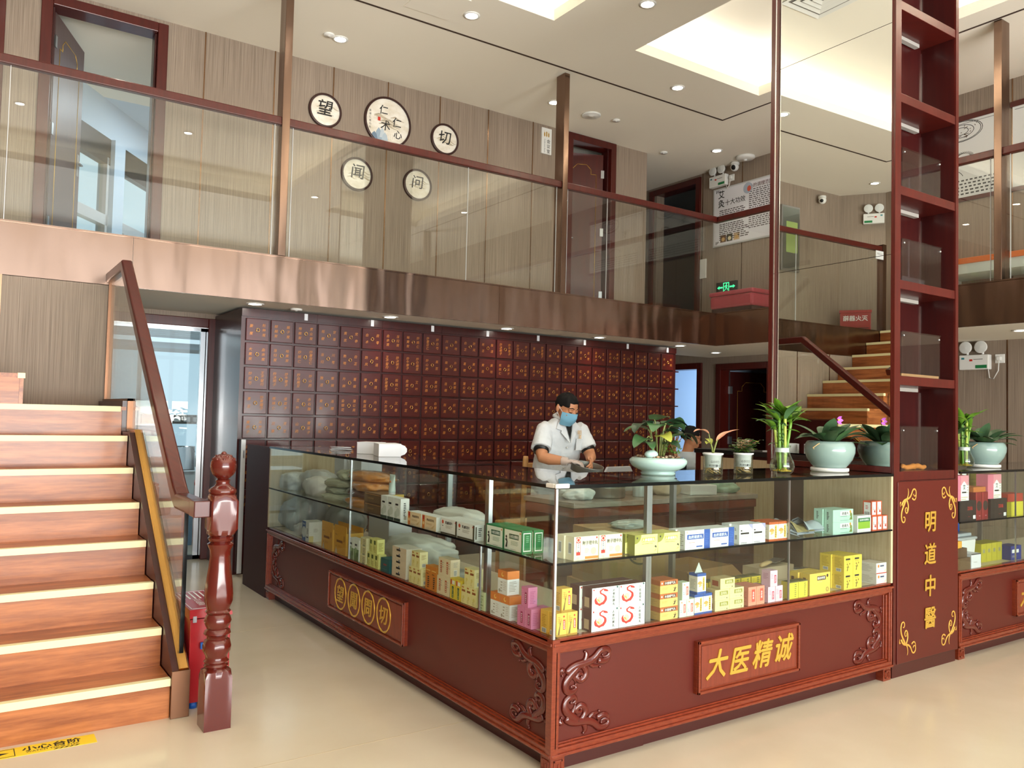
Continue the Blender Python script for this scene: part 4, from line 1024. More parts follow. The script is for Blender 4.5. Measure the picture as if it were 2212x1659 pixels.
p.poly([(.68, 1), (1, 1), (1, .72)], C(170, 168, 214)).lines(.1, .66, .25, .74, 1, INK, frac=.8).lines(.1, .5, .9, .63, 1, INK, frac=.7).lines(.1, .36, .8, .45, 2).lines(.1, .06, .7, .12, 1, INK)
barcode(p, .4, .2, .75, .5); p.lines(.4, .7, .6, .85, 2, INK, 'l')
place(p, 'medicine_box', 'medicine box', 'plain white box with lilac corner triangle', g, 'r', [(1.068, .0, ZU, 'front left of its four'), (1.160, .0, ZU, 'front right of its four'), (1.055, .048, ZU, 'back left of its four'), (1.147, .048, ZU, 'back right of its four')])
def fan_pack(w, h, d, band):
    p = Pack(w, h, d, C(240, 234, 220), C(232, 222, 204), band)
    p.r(0, .87, 1, 1, band).r(0, 0, 1, .11, band).disc(.30, .45, .3 * w, C(222, 160, 84), 14, 20, 160).disc(.36, .36, .2 * w, C(230, 184, 120), 12, 30, 190).r(.62, .16, .84, .82, C(230, 196, 90)).lines(.66, .2, .80, .78, 6, C(120, 70, 30), frac=.6).lines(.1, .15, .4, .24, 2)
    p.ends(0, .87, 1, 1, band).ends(0, 0, 1, .11, band).lines(.2, .25, .8, .75, 7, GRY, 'l'); return p
p = fan_pack(0.066, 0.09, 0.05, C(188, 94, 50))
place(p, 'medicine_box', 'medicine box', 'white and rust box with orange fan print', g, 'r', [(1.278, .0, ZU, 'front left of its four'), (1.346, .0, ZU, 'front right beside the glass joint'), (1.268, .053, ZU, 'back left of its four'), (1.336, .053, ZU, 'back right of its four')])
p = Pack(0.172, 0.062, 0.05, MINT)
p.r(.36, .5, .96, .86, WHT).t('逍遥丸', .6, .68, .016, INK, w=.34).disc(.86, .78, .008, C(196, 150, 60)).disc(.89, .55, .01, C(120, 130, 60)).poly([(.8, .12), (.96, .12), (.93, .5), (.88, .4)], C(110, 130, 60)).r(.36, .1, .8, .13, C(90, 140, 120)).r(.36, .42, .7, .46, C(110, 150, 130))
p.lines(.3, .2, .55, .85, 6, INK, 'l', .5)
place(p, 'medicine_box', 'medicine box', 'mint green long box with white title panel', g, 'r', [(1.775, .0, ZU, 'bottom front of the mint stack'), (1.775, .0, ZU + .0625, 'top front of the mint stack'), (1.765, .054, ZU, 'bottom back of the mint stack'), (1.765, .054, ZU + .0625, 'top back of the mint stack')])
p = Pack(0.120, 0.085, 0.042, WHT)
p.r(.05, .2, .95, .62, C(138, 178, 52)).r(.05, .62, .95, .86, C(34, 110, 66)).t('玉屏风颗粒', .5, .74, .011, WHT, w=.7).lines(.1, .06, .6, .15, 2).disc(.86, .93, .003, RED)
place(p, 'medicine_box', 'medicine box', 'single white and green box between the mint and orange stacks', g, 'r', [(1.985, .0, ZU, '')])
p = Pack(0.046, 0.078, 0.05, C(206, 84, 48))
p.r(.12, .08, .84, .94, WHT).t('口炎清', .3, .55, .007, C(60, 90, 60), vert=True).t('荘', .62, .34, .018, RED).disc(.62, .3, .006, C(196, 60, 40)).lines(.5, .7, .78, .9, 3)
p.r(.12, .1, .88, .9, WHT, 'l').lines(.3, .45, .7, .75, 3, RED, 'l'); barcode(p, .15, .04, .85, .3)
place(p, 'medicine_box', 'medicine box', 'small orange and white box at the right shelf end', g, 'r', [(2.118, .0, ZU, 'lower row left'), (2.166, .0, ZU, 'lower row middle'), (2.214, .0, ZU, 'lower row right'), (2.112, .0, ZU + .0785, 'upper row left'), (2.160, .0, ZU + .0785, 'upper row right')])
# ---- right wing, lower deck
g = 'boxes on the lower case floor'
p = Pack(0.050, 0.091, 0.05, C(240, 190, 84))
p.r(.62, .3, .86, .72, C(214, 90, 60)).lines(.68, .34, .8, .68, 5, WHT, frac=.5).poly([(.1, .1), (.3, .5), (.2, .9), (.34, .6), (.5, .8), (.36, .45), (.3, .1)], C(120, 96, 40)).r(0, .0, 1, .10, C(170, 130, 40)).disc(.7, .85, .004, RED).lines(.1, .6, .5, .9, 4, C(200, 150, 60))
p.lines(.2, .3, .8, .85, 8, C(190, 140, 40), 'l'); barcode(p, .2, .05, .8, .25)
place(p, 'medicine_box', 'medicine box', 'amber box with leaf print at the near glass corner', g, 'r', [(.032, .008, ZD, 'front left of the lower four'), (.084, .008, ZD, 'front right of the lower four'), (.030, .060, ZD, 'back left of the lower four'), (.082, .060, ZD, 'back right of the lower four'), (.058, .012, ZD + .0915, 'alone on top')])
def dragon(title, w=.142):
    p = Pack(w, 0.086, 0.06, WHT, C(84, 34, 32), C(92, 40, 38))
    S_ = [(.50, .90), (.40, .92), (.30, .84), (.31, .74), (.42, .66), (.50, .56), (.50, .42), (.42, .28), (.28, .24), (.16, .32), (.12, .46), (.16, .58)]
    wd = [.02, .05, .06, .055, .06, .08, .10, .11, .12, .11, .07, .015]
    for i in range(len(S_) - 1):
        (x0, y0), (x1, y1) = S_[i], S_[i + 1]; dx, dy = x1 - x0, y1 - y0; l = math.hypot(dx, dy) or 1; nx, ny = -dy / l * .5, dx / l * .5; a, b = wd[i], wd[i + 1]
        p.poly([(x0 - nx * a, y0 - ny * a), (x1 - nx * b, y1 - ny * b), (x1 + nx * b, y1 + ny * b), (x0 + nx * a, y0 + ny * a)], RED)
        p.disc(x1, y1, b * .5 * w * .8, RED, 12)
    p.poly([(.44, .94), (.56, .88), (.60, .80), (.52, .80), (.42, .84)], RED).disc(.28, .44, .014, C(196, 196, 180)).poly([(.14, .5), (.3, .3), (.26, .46)], C(226, 170, 80))
    p.t(title, .80, .5, .0125, C(90, 86, 84), vert=True, bold=.01).lines(.58, .4, .66, .85, 3, C(214, 200, 190)).disc(.06, .92, .0035, RED).lines(.1, .9, .2, .95, 1, GRY).disc(.93, .95, .004, C(40, 90, 90))
    p.r(.25, .1, .75, .55, C(196, 170, 140), 'l'); return p
place(dragon('人参归脾丸'), 'medicine_box', 'medicine box', 'white maroon sided box with red curl emblem, left column', g, 'r', [(.200, .0, ZD, 'lower front'), (.200, .0, ZD + .0865, 'upper front'), (.188, .064, ZD, 'lower back'), (.188, .064, ZD + .0865, 'upper back')])
place(dragon('八珍益母丸'), 'medicine_box', 'medicine box', 'white maroon sided box with red curl emblem, right column', g, 'r', [(.344, .0, ZD, 'lower front'), (.344, .0, ZD + .0865, 'upper front'), (.332, .064, ZD, 'lower back'), (.332, .064, ZD + .0865, 'upper back')])
p = Pack(0.104, 0.055, 0.085, C(236, 200, 116), C(220, 176, 96), C(190, 104, 54))
p.r(0, .62, 1, 1, C(190, 104, 54)).r(.22, .66, .9, .92, C(96, 48, 24)).t('木香顺气丸', .56, .79, .012, WHT, w=.6).poly([(.74, .1), (.82, .3), (.72, .4), (.84, .36), (.86, .56), (.88, .36), (.98, .42), (.88, .3), (.84, .1)], C(70, 60, 36)).lines(.1, .3, .6, .5, 3, C(200, 160, 90)).disc(.1, .8, .004, WHT)
p.ends(0, .62, 1, 1, C(190, 104, 54)).lines(.15, .1, .8, .55, 6, C(190, 150, 84), 'l')
place(p, 'medicine_box', 'medicine box', 'tan and orange box in a stack of three', g, 'r', [(.575, .0, ZD, 'bottom of the stack'), (.575, .002, ZD + .0555, 'middle of the stack'), (.577, .004, ZD + .111, 'top of the stack')])
p = Pack(0.043, 0.074, 0.04, C(214, 232, 206))
p.r(.55, .25, .86, .75, C(212, 96, 84)).lines(.62, .3, .78, .7, 5, WHT, frac=.5).lines(.12, .3, .35, .5, 2, C(120, 180, 190)).disc(.3, .86, .003, ORA)
place(p, 'medicine_box', 'medicine box', 'small pale green box with red oval', g, 'r', [(.690, .0, ZD, 'lower left of three'), (.735, .0, ZD, 'lower right of three'), (.705, .0, ZD + .0745, 'upper of three')])
p = fan_pack(0.054, 0.088, 0.05, C(44, 84, 160))
place(p, 'medicine_box', 'medicine box', 'white and blue box with golden fan print', g, 'r', [(.782, .0, ZD, 'lower left of three'), (.838, .0, ZD, 'lower right of three'), (.800, .002, ZD + .0885, 'standing on the other two')])
o = MB().prism([(0, 0), (.05, 0), (.025, .045)], -0.001, 0.001, C(190, 200, 190, .3), 'xz').build('folded_leaflet', None, (.802, .035, ZD + .178)); tag(o, 'small triangular folded leaflet on top of the blue and white box', 'leaflet')
p = Pack(0.095, 0.047, 0.06, C(236, 222, 160), C(196, 176, 128))
p.r(.32, .46, .9, .84, OLV).t('左归丸', .61, .65, .014, C(240, 236, 200), w=.42).lines(.08, .5, .24, .85, 3).lines(.3, .2, .8, .32, 1).disc(.82, .16, .003, INK)
p.disc; p.r(.2, .25, .8, .75, C(150, 70, 44), 'l')
place(p, 'medicine_box', 'medicine box', 'cream box with olive title plate', g, 'r', [(.912, .0, ZD, 'lower left of five'), (1.009, .0, ZD, 'lower right of five'), (.912, .001, ZD + .0475, 'middle row left of five'), (1.009, .001, ZD + .0475, 'middle row right of five'), (.948, .002, ZD + .095, 'top of five')])
p = Pack(0.056, 0.086, 0.05, C(226, 150, 126), C(214, 136, 116))
p.r(.42, .2, .84, .86, C(206, 84, 70)).t('血府逐', .63, .55, .011, WHT, vert=True).lines(.08, .2, .36, .85, 8, C(206, 120, 100))
p.lines(.2, .2, .8, .8, 6, C(196, 110, 96), 'l')
place(p, 'medicine_box', 'medicine box', 'salmon pink box with red oval title', g, 'r', [(1.135, .0, ZD, 'front left of four'), (1.193, .0, ZD, 'front right of four'), (1.125, .053, ZD, 'back left of four'), (1.183, .053, ZD, 'back right of four')])
p = Pack(0.052, 0.074, 0.05, C(232, 196, 212), C(222, 184, 202))
p.r(.56, .2, .84, .7, C(196, 50, 90)).lines(.62, .25, .78, .66, 5, WHT, frac=.5).r(.1, .15, .4, .4, C(200, 206, 206)).lines(.1, .5, .45, .85, 4, C(200, 160, 180))
p.lines(.2, .45, .8, .85, 5, C(190, 140, 160), 'l')
place(p, 'medicine_box', 'medicine box', 'lilac pink box with red oval', g, 'r', [(1.275, .0, ZD, 'lower left of the lilac group'), (1.330, .0, ZD, 'lower right of the lilac group'), (1.290, .0, ZD + .0745, 'on top of the lilac group'), (1.265, .053, ZD, 'behind the lilac group')])
p = Pack(0.070, 0.082, 0.045, C(236, 214, 70), C(206, 192, 84), C(96, 92, 60))
p.lines(.6, .1, .85, .9, 7, OLV, frac=.6).lines(.1, .6, .45, .85, 3, C(200, 190, 80)).r(0, .94, 1, 1, C(96, 92, 60))
place(p, 'medicine_box', 'medicine box', 'bright yellow box with dark top', g, 'r', [(1.430, .0, ZD, 'front left behind the glass joint'), (1.503, .0, ZD, 'front right of the glass joint')] + [(1.02 + k * .076, .20 + .0 * k, ZD, w_ + ' in the back row of six') for k, w_ in enumerate(('first', 'second', 'third', 'fourth', 'fifth', 'last'))])
p = Pack(0.165, 0.106, 0.055, C(232, 200, 92), C(220, 188, 84))
p.r(.36, .66, .78, .86, C(90, 64, 50)).t('香砂养胃', .55, .76, .014, WHT, w=.36).disc(.86, .84, .008, C(70, 50, 40)).lines(.38, .58, .7, .62, 1)
for a in range(0, 360, 45): p.poly([(.86 + .02 * math.cos(R(a)), .2 + .03 * math.sin(R(a))), (.86 + .075 * math.cos(R(a - 14)), .2 + .12 * math.sin(R(a - 14))), (.86 + .075 * math.cos(R(a + 14)), .2 + .12 * math.sin(R(a + 14)))], C(110, 96, 60))
p.r(.3, .3, .6, .8, C(110, 80, 60), 'l')
place(p, 'medicine_box', 'medicine box', 'large mustard yellow box with dark title bar', g, 'r', [(1.590, .0, ZD, 'front'), (1.578, .060, ZD, 'back')])
p = Pack(0.076, 0.086, 0.065, C(240, 214, 80), C(232, 202, 72))
p.lines(.18, .74, .86, .86, 1, INK, frac=.9).lines(.2, .64, .7, .7, 1, C(150, 120, 40)).poly([(.3, .1), (.36, .3), (.22, .36), (.4, .36), (.44, .52), (.5, .36), (.62, .3), (.46, .3), (.42, .1)], C(120, 104, 40)).disc(.62, .52, .005, C(150, 120, 50)).disc(.36, .5, .005, C(150, 120, 50))
p.lines(.15, .3, .85, .9, 9, C(180, 150, 40), 'l'); barcode(p, .3, .06, .75, .24)
place(p, 'medicine_box', 'medicine box', 'yellow box with plant drawing in the eight box block', g, 'r', [(1.872, .0, ZD, 'lower front left'), (1.950, .0, ZD, 'lower front right'), (1.872, .0, ZD + .0865, 'upper front left'), (1.950, .0, ZD + .0865, 'upper front right'), (1.860, .068, ZD, 'lower back left'), (1.938, .068, ZD, 'lower back right'), (1.860, .068, ZD + .0865, 'upper back left'), (1.938, .068, ZD + .0865, 'upper back right')])
p = Pack(0.095, 0.056, 0.10, C(236, 232, 226), C(226, 222, 218), C(226, 214, 204))
p.r(0, .0, 1, .08, RED).disc(.22, .72, .008, ORA).lines(.38, .64, .9, .82, 1, C(60, 70, 110), frac=.8).lines(.4, .5, .8, .58, 1).poly([(.78, .15), (.95, .45), (.9, .2)], C(214, 190, 140))
p.lines(.15, .15, .8, .85, 8, GRY, 'l')
place(p, 'medicine_box', 'medicine box', 'white box with orange dot at the right case end', g, 'r', [(2.160, .0, ZD, 'lower of two'), (2.160, .001, ZD + .0565, 'upper of two')])
m_handle = mat('pale wooden handle', (206, 176, 126), 0.6)
for i, (x, y, a, lab) in enumerate(((1.78, .40, 200, 'flat steel tool with pale wooden handle lying behind the mustard box'), (1.95, .43, 160, 'second wooden handled steel tool lying behind the yellow block'))):
    o = thing('scraper_tool', lab, 'tool', (x, y, ZD + 0.075 - i * .055), R(a), 'wooden handled tools in the case')
    MB().tube([(0, 0, .015), (.05, 0, .017), (.11, 0, .016), (.15, 0, .014)], [.012, .015, .016, .01], m_handle, n=10, flat=(ZA, .7)).build('handle', o)
    MB().box((-.16, -.03, .012), (0.0, .03, .016), m_steel).build('blade', o, bevel=.001)
    if i == 0:
        q = MB().box((1.64, .36, ZD), (1.93, .47, ZD + .073), C(196, 178, 150)).build('carton'); tag(q, 'plain beige carton under the wooden handled tools', 'carton')

# ---- left wing, upper shelf
g = 'boxes on the long counter upper shelf'
m_gold2 = mat('gold foil carton', (190, 160, 84), 0.35, metal=0.4)
p = Pack(0.24, 0.056, 0.13, C(112, 88, 62), m_gold2, C(130, 104, 74))
p.r(0, .8, 1, .95, C(86, 50, 44)).r(.05, .84, .95, .9, C(190, 150, 90)).lines(.2, .4, .6, .6, 2, C(170, 140, 90)).r(0, 0, 1, .06, C(80, 50, 40)); p.r(.0, .1, 1, .24, C(120, 86, 40), 'r').r(.1, .6, .9, .68, C(240, 220, 160), 'r')
place(p, 'medicine_box', 'medicine box', 'brown and gold foil gift box', g, 'l', [(1.600, .02, ZU, 'lower of two'), (1.605, .022, ZU + .0565, 'upper of two')])
p = Pack(0.076, 0.118, 0.05, C(232, 236, 232), C(238, 240, 238))
p.r(0, 0, 1, .12, C(60, 76, 62)).disc(.3, .28, .018, C(196, 206, 196)).disc(.6, .4, .022, C(206, 214, 206)).lines(.2, .68, .7, .8, 1, INK, frac=.7).lines(.2, .6, .6, .64, 1)
p.lines(.35, .25, .65, .85, 8, INK, 'r', .5).r(.4, .08, .7, .25, GRY, 'r')
place(p, 'medicine_box', 'medicine box', 'tall white and grey green box with ink wash print', g, 'l', [(1.500, .0, ZU, 'left of three'), (1.420, .0, ZU, 'middle of three'), (1.340, .0, ZU, 'right of three')])
p = Pack(0.146, 0.067, 0.06, C(240, 214, 176), WHT, WHT)
p.r(.04, .02, .2, .98, ORA).r(.06, .66, .18, .94, RED).disc(.12, .4, .008, C(250, 220, 160)).t('养血当归丸', .6, .7, .013, C(80, 50, 40), w=.5).lines(.3, .35, .8, .5, 2, C(196, 160, 110)).poly([(.6, .1), (.9, .42), (.8, .14)], C(222, 186, 130)).lines(.3, .08, .6, .14, 1)
p.lines(.3, .1, .6, .3, 2, GRY, 'r')
place(p, 'medicine_box', 'medicine box', 'peach box with orange end band', g, 'l', [(1.112, .0, ZU, 'left of two'), (.958, .0, ZU, 'right of two')])
p = Pack(0.150, 0.073, 0.05, C(240, 238, 234), WHT)
p.r(0, 0, 1, .1, C(74, 66, 50)).r(.9, .1, 1, .96, C(90, 84, 60)).disc(.12, .76, .009, C(206, 80, 50)).t('乳癖消片', .5, .74, .015, INK, w=.44).lines(.3, .4, .75, .6, 4).disc(.9, .84, .004, RED).lines(.08, .5, .16, .6, 1, INK)
p.r(.1, .12, .22, .88, C(90, 84, 60), 'r').lines(.4, .3, .8, .85, 5, INK, 'r', .4).disc
place(p, 'medicine_box', 'medicine box', 'white box with brown base band and red dot', g, 'l', [(.762, .0, ZU, 'front left of four'), (.608, .0, ZU, 'front right of four'), (.762, .053, ZU, 'back left of four'), (.608, .053, ZU, 'back right of four')])
DG = C(22, 120, 70)
p = Pack(0.134, 0.094, 0.05, C(236, 238, 226), DG, C(40, 132, 84))
for a in ((0, 0, 1, .06), (0, .94, 1, 1), (0, 0, .04, 1), (.96, 0, 1, 1)): p.r(*a, DG)
p.r(.3, .56, .82, .78, C(20, 84, 54)).t('小青龙颗粒', .56, .67, .014, WHT, w=.48).lines(.4, .3, .8, .5, 4, C(140, 170, 150)).poly([(.1, .16), (.16, .4), (.08, .5), (.18, .56), (.22, .42), (.2, .16)], INK).disc(.15, .62, .006, INK).disc(.9, .86, .004, ORA).lines(.4, .1, .8, .15, 1)
for a in ((.12, .1, .18, .9), (.82, .1, .88, .9), (.12, .1, .88, .14), (.12, .86, .88, .9)): p.r(*a, WHT, 'r')
p.lines(.4, .5, .7, .82, 4, C(120, 190, 150), 'r')
place(p, 'medicine_box', 'medicine box', 'bright green and white box with dark title plate', g, 'l', [(.378, .0, ZU, 'front left of four'), (.240, .0, ZU, 'front right of four'), (.372, .054, ZU, 'back left of four'), (.234, .054, ZU, 'back right of four')])
# ---- left wing, lower deck
g = 'boxes on the long counter floor'
p = Pack(0.125, 0.128, 0.10, WHT, C(230, 230, 222))
p.r(0, 0, .5, 1, C(70, 104, 164)).disc(.26, .45, .036, C(222, 226, 226), 24).lines(.06, .82, .4, .92, 2, WHT).lines(.66, .4, .88, .7, 5, INK).r(.64, .2, .9, .26, INK)
p.r(.0, .0, .3, .3, C(214, 200, 140), 'r').lines(.3, .5, .7, .7, 3, GRY, 'r')
place(p, 'mask_box', 'box', 'blue and white face mask box in the far lower case', g, 'l', [(2.640, .0, ZD, '')])
OR2 = C(214, 156, 52)
p = Pack(0.178, 0.132, 0.11, OR2, C(220, 170, 70), C(200, 150, 60))
p.lines(.2, .52, .8, .64, 1, C(130, 74, 34), frac=.9).lines(.3, .3, .7, .42, 3, C(170, 110, 40)).lines(.08, .84, .26, .9, 1, C(120, 70, 30)).r(.82, .6, .88, .86, C(130, 74, 34)).poly([(.08, .0), (.3, .0), (.18, .3)], C(196, 190, 176)).poly([(.16, .3), (.2, .3), (.18, .42)], C(60, 70, 70))
p.mb.box((0, 0.0, .132), (.178, .003, .170), OR2); p.mb.box((0, .107, .132), (.178, .11, .16), OR2)
place(p, 'medicine_box', 'medicine box', 'open topped orange carton', g, 'l', [(2.240, .0, ZD, 'left of two'), (2.045, .004, ZD, 'right of two')])
p = Pack(0.068, 0.121, 0.042, C(230, 236, 226), C(238, 240, 236))
p.r(0, 0, 1, .55, C(110, 140, 84)).disc(.4, .5, .016, C(150, 176, 130)).disc(.7, .3, .014, C(60, 90, 50)).lines(.2, .7, .7, .84, 1, INK, frac=.7).poly([(.2, 0), (.8, 0), (.6, .3), (.3, .26)], C(80, 110, 60))
place(p, 'medicine_box', 'medicine box', 'tall white and leaf green box', g, 'l', [(1.922, .0, ZD, 'left of two'), (1.850, .0, ZD, 'right of two')])
p = Pack(0.078, 0.048, 0.05, C(232, 222, 170), C(240, 234, 190))
p.lines(.4, .2, .85, .9, 4, C(110, 96, 60)).r(.1, .15, .3, .9, C(206, 200, 130)).r(.4, .05, .8, .14, C(60, 90, 70))
place(p, 'medicine_box', 'medicine box', 'cream carton in a stack of three beside the tall green boxes', g, 'l', [(1.752, .0, ZD, 'bottom'), (1.752, .001, ZD + .0485, 'middle'), (1.752, .001, ZD + .097, 'top')])
p = Pack(0.048, 0.078, 0.045, C(236, 232, 140), C(240, 236, 150))
p.r(.1, .62, .6, .9, C(90, 104, 40)).lines(.15, .1, .85, .5, 5, C(180, 170, 80)).r(.1, .2, .2, .6, C(130, 140, 60)); p.lines(.2, .2, .8, .8, 6, C(170, 160, 80), 'r')
place(p, 'medicine_box', 'medicine box', 'lemon yellow box with green patch', g, 'l', [(1.684, .0, ZD, 'lower left of five'), (1.634, .0, ZD, 'lower middle of five'), (1.584, .0, ZD, 'lower right of five'), (1.660, .001, ZD + .0785, 'upper left of five'), (1.610, .001, ZD + .0785, 'upper right of five')])
p = Pack(0.104, 0.073, 0.06, C(34, 92, 96), C(40, 100, 104)); p.lines(.3, .5, .75, .65, 1, C(150, 60, 60), frac=.8).lines(.2, .2, .8, .3, 1, C(70, 130, 130))
place(p, 'medicine_box', 'medicine box', 'dark teal box beside the beige stack of five', g, 'l', [(1.452, .0, ZD, '')])
p = Pack(0.160, 0.0305, 0.09, C(226, 204, 176), C(232, 224, 212), C(236, 230, 220)); p.lines(.3, .35, .62, .75, 1, INK, frac=.8).disc(.5, .78, .006, C(90, 110, 140))
place(p, 'medicine_box', 'medicine box', 'flat beige box in a stack of five', g, 'l', [(1.268, .004, ZD + k * .031, w_ + ' of five') for k, w_ in enumerate(('lowest', 'second', 'third', 'fourth', 'topmost'))])
def ginseng():
    p = Pack(0.042, 0.081, 0.045, C(240, 226, 160), C(242, 232, 176))
    p.r(.1, .66, .8, .78, C(150, 84, 36)).disc(.45, .36, .008, C(226, 206, 120)).lines(.2, .1, .6, .3, 3, C(196, 170, 100)).r(.1, .86, .5, .94, C(190, 120, 50)); p.lines(.2, .55, .8, .85, 5, C(170, 150, 90), 'r'); barcode(p, .3, .08, .75, .3, 'r'); return p
place(ginseng(), 'medicine_box', 'medicine box', 'cream box with brown band beside the beige stack', g, 'l', [(1.184, .0, ZD, 'lower left of five'), (1.140, .0, ZD, 'lower middle of five'), (1.096, .0, ZD, 'lower right of five'), (1.160, .001, ZD + .0815, 'upper left of five'), (1.116, .001, ZD + .0815, 'upper right of five')])
p = Pack(0.052, 0.115, 0.045, C(206, 124, 44), C(214, 138, 56)); p.lines(.4, .1, .75, .6, 6, INK, frac=.6).r(.1, .8, .9, .84, C(240, 200, 120)).lines(.15, .65, .6, .75, 1, C(120, 70, 30)); p.lines(.3, .3, .7, .7, 5, C(180, 100, 40), 'r')
place(p, 'medicine_box', 'medicine box', 'tall dark orange box', g, 'l', [(.998, .0, ZD, 'left of two'), (.942, .0, ZD, 'right of two')])
p = Pack(0.056, 0.086, 0.05, C(232, 214, 178), C(226, 210, 176)); p.r(.3, .2, .6, .85, C(180, 90, 50)).lines(.36, .24, .54, .8, 5, CREAM, frac=.5).lines(.65, .5, .9, .85, 3, GRY); barcode(p, .35, .1, .7, .45, 'r'); p.lines(.3, .6, .8, .9, 4, GRY, 'r')
place(p, 'medicine_box', 'medicine box', 'sand coloured box with rust title strip', g, 'l', [(.878, .0, ZD, 'lower left of four'), (.820, .0, ZD, 'lower right of four'), (.870, .001, ZD + .0865, 'upper left of four'), (.812, .001, ZD + .0865, 'upper right of four')])
p = Pack(0.046, 0.095, 0.045, C(232, 200, 70), C(228, 196, 60)); p.r(.35, .08, .7, .62, C(40, 90, 60)).lines(.42, .12, .63, .58, 6, C(220, 210, 120), frac=.5).r(.1, .7, .35, .94, C(190, 70, 50)).r(.4, .72, .9, .9, C(240, 236, 220)); p.lines(.2, .2, .8, .8, 9, C(180, 150, 40), 'r')
place(p, 'medicine_box', 'medicine box', 'yellow box with dark green title strip', g, 'l', [(.764, .0, ZD, 'left of two'), (.714, .0, ZD, 'right of two')])
place(ginseng(), 'medicine_box', 'medicine box', 'cream box with brown band behind the lower glass joint', g, 'l', [(.666, .0, ZD, 'lower left of five'), (.622, .0, ZD, 'lower middle of five'), (.578, .0, ZD, 'lower right of five'), (.644, .001, ZD + .0815, 'upper left of five'), (.600, .001, ZD + .0815, 'upper right of five')])
p = Pack(0.046, 0.080, 0.04, C(214, 226, 176)); p.lines(.2, .1, .8, .9, 5, C(150, 170, 120)).disc(.5, .6, .008, C(190, 206, 150))
place(p, 'medicine_box', 'medicine box', 'pale green box alone right of the lower glass joint', g, 'l', [(.512, .0, ZD, '')])
p = Pack(0.072, 0.099, 0.06, WHT, WHT, C(222, 134, 66))
p.r(0, .66, 1, 1, C(222, 134, 66)).disc(.5, .83, .009, C(250, 210, 120)).disc(.54, .85, .006, C(222, 134, 66)).lines(.3, .1, .5, .6, 4, GRY).disc(.2, .14, .007, GRY); p.ends(0, .66, 1, 1, C(222, 134, 66)).lines(.15, .15, .8, .6, 7, GRY, 'r')
p.lines(.6, .2, .9, .6, 5, C(210, 206, 200))
place(p, 'medicine_box', 'medicine box', 'white box with orange cap band and crescent', g, 'l', [(.392, .0, ZD, 'lower left of three'), (.318, .0, ZD, 'lower right of three'), (.345, .004, ZD + .0995, 'standing on top')])
p = Pack(0.047, 0.080, 0.045, C(214, 132, 172), C(220, 144, 182))
p.r(.5, .18, .8, .75, C(150, 50, 96)).lines(.57, .24, .73, .7, 5, WHT, frac=.5).lines(.1, .1, .4, .9, 9, C(226, 160, 196)); p.lines(.2, .2, .8, .85, 8, C(190, 110, 150), 'r')
place(p, 'medicine_box', 'medicine box', 'magenta pink box near the glass corner', g, 'l', [(.215, .0, ZD, 'lower left of four'), (.165, .0, ZD, 'lower right of four'), (.190, .001, ZD + .0805, 'standing on top'), (.165, .048, ZD, 'back of four')])
# squeeze tube on the foil boxes
o = thing('squeeze_tube', 'pale mint squeeze tube standing on the gold foil boxes', 'tube', (0.10, 1.62, ZU + 0.1135))
m_tubep = C(206, 222, 216, .35)
rings = []
for z, rx, ry in ((0.0, .018, .018), (.02, .02, .02), (.06, .026, .014), (.095, .033, .005), (.11, .034, .0015)): rings.append([(rx * math.sin(2 * math.pi * k / 16) * .5, -rx * math.cos(2 * math.pi * k / 16), z) if False else (ry * math.cos(2 * math.pi * k / 16), rx * math.sin(2 * math.pi * k / 16), z) for k in range(16)])
MB().loft(rings, m_tubep).build('body', o)
MB().lathe([(.019, -.001), (.019, .018)], WHT, n=16).build('cap', o)
MB().lathe([(.008, 0), (.008, .001)], ORA, n=14, X=Matrix.Translation((-.0125, 0, .07)) @ Matrix.Rotation(R(90), 4, 'Y')).build('emblem', o)

# ---- plastic bags and herb packs
def bag(name, label, cat, loc, size, seed, m, rz=0.0, wrinkle=0.22, group=None, parent=None):
    """limp creased pouch: squarish blob with sharp folds, flat underneath"""
    rn = random.Random(seed); n, k = 44, 24; ph = [(rn.uniform(1.5, 6), rn.uniform(1.5, 5), rn.uniform(0, 6.28)) for _ in range(6)]
    cr = [(Vector((rn.uniform(-1, 1), rn.uniform(-1, 1), rn.uniform(-.6, .6))).normalized(), rn.uniform(-.7, .7), rn.uniform(14, 30)) for _ in range(16)]
    vs = []; fs = []
    for j in range(k + 1):
        v = math.pi * j / k
        for i in range(n):
            u = 2 * math.pi * i / n
            x, y, z = math.sin(v) * math.cos(u), math.sin(v) * math.sin(u), -math.cos(v)
            x = math.copysign(abs(x) ** 0.7, x); y = math.copysign(abs(y) ** 0.7, y)
            d = sum(math.sin(a * x * 2 + b * y * 2 + c + z * 3) for a, b, c in ph) / 6
            e = sum(max(0, 1 - abs(x * q.x + y * q.y + z * q.z - o_) * w_ * .35) for q, o_, w_ in cr)
            f = 1 + (wrinkle * d + .075 * min(e, 2.2) - .06) * abs(math.sin(v)) ** .5
            zz = max(z * f, -0.8)
            vs.append((x * f * size[0] / 2, y * f * size[1] / 2, (zz + 0.8) * size[2] / 1.9))
    for j in range(k):
        for i in range(n): fs.append((j * n + i, j * n + (i + 1) % n, (j + 1) * n + (i + 1) % n, (j + 1) * n + i))
    o = MB().add(vs, fs, m, True).build(name, parent, loc, (0, 0, rz))
    if parent is None: tag(o, label, cat, group)
    return o
m_bagg = mat('milky plastic bag', (196, 197, 193), 0.28, spec=0.5)
m_bagd = mat('grey plastic bag', (160, 162, 160), 0.25, spec=0.6)
m_bagw = mat('white plastic bag', (226, 227, 222), 0.3)
g = 'plastic bags in the far end of the case'
bag('plastic_bag', 'milky plastic bag on the upper shelf nearest the pale end board', 'plastic bag', (0.12, 3.24, ZU), (.17, .22, .13), 1, m_bagg, .3, group=g)
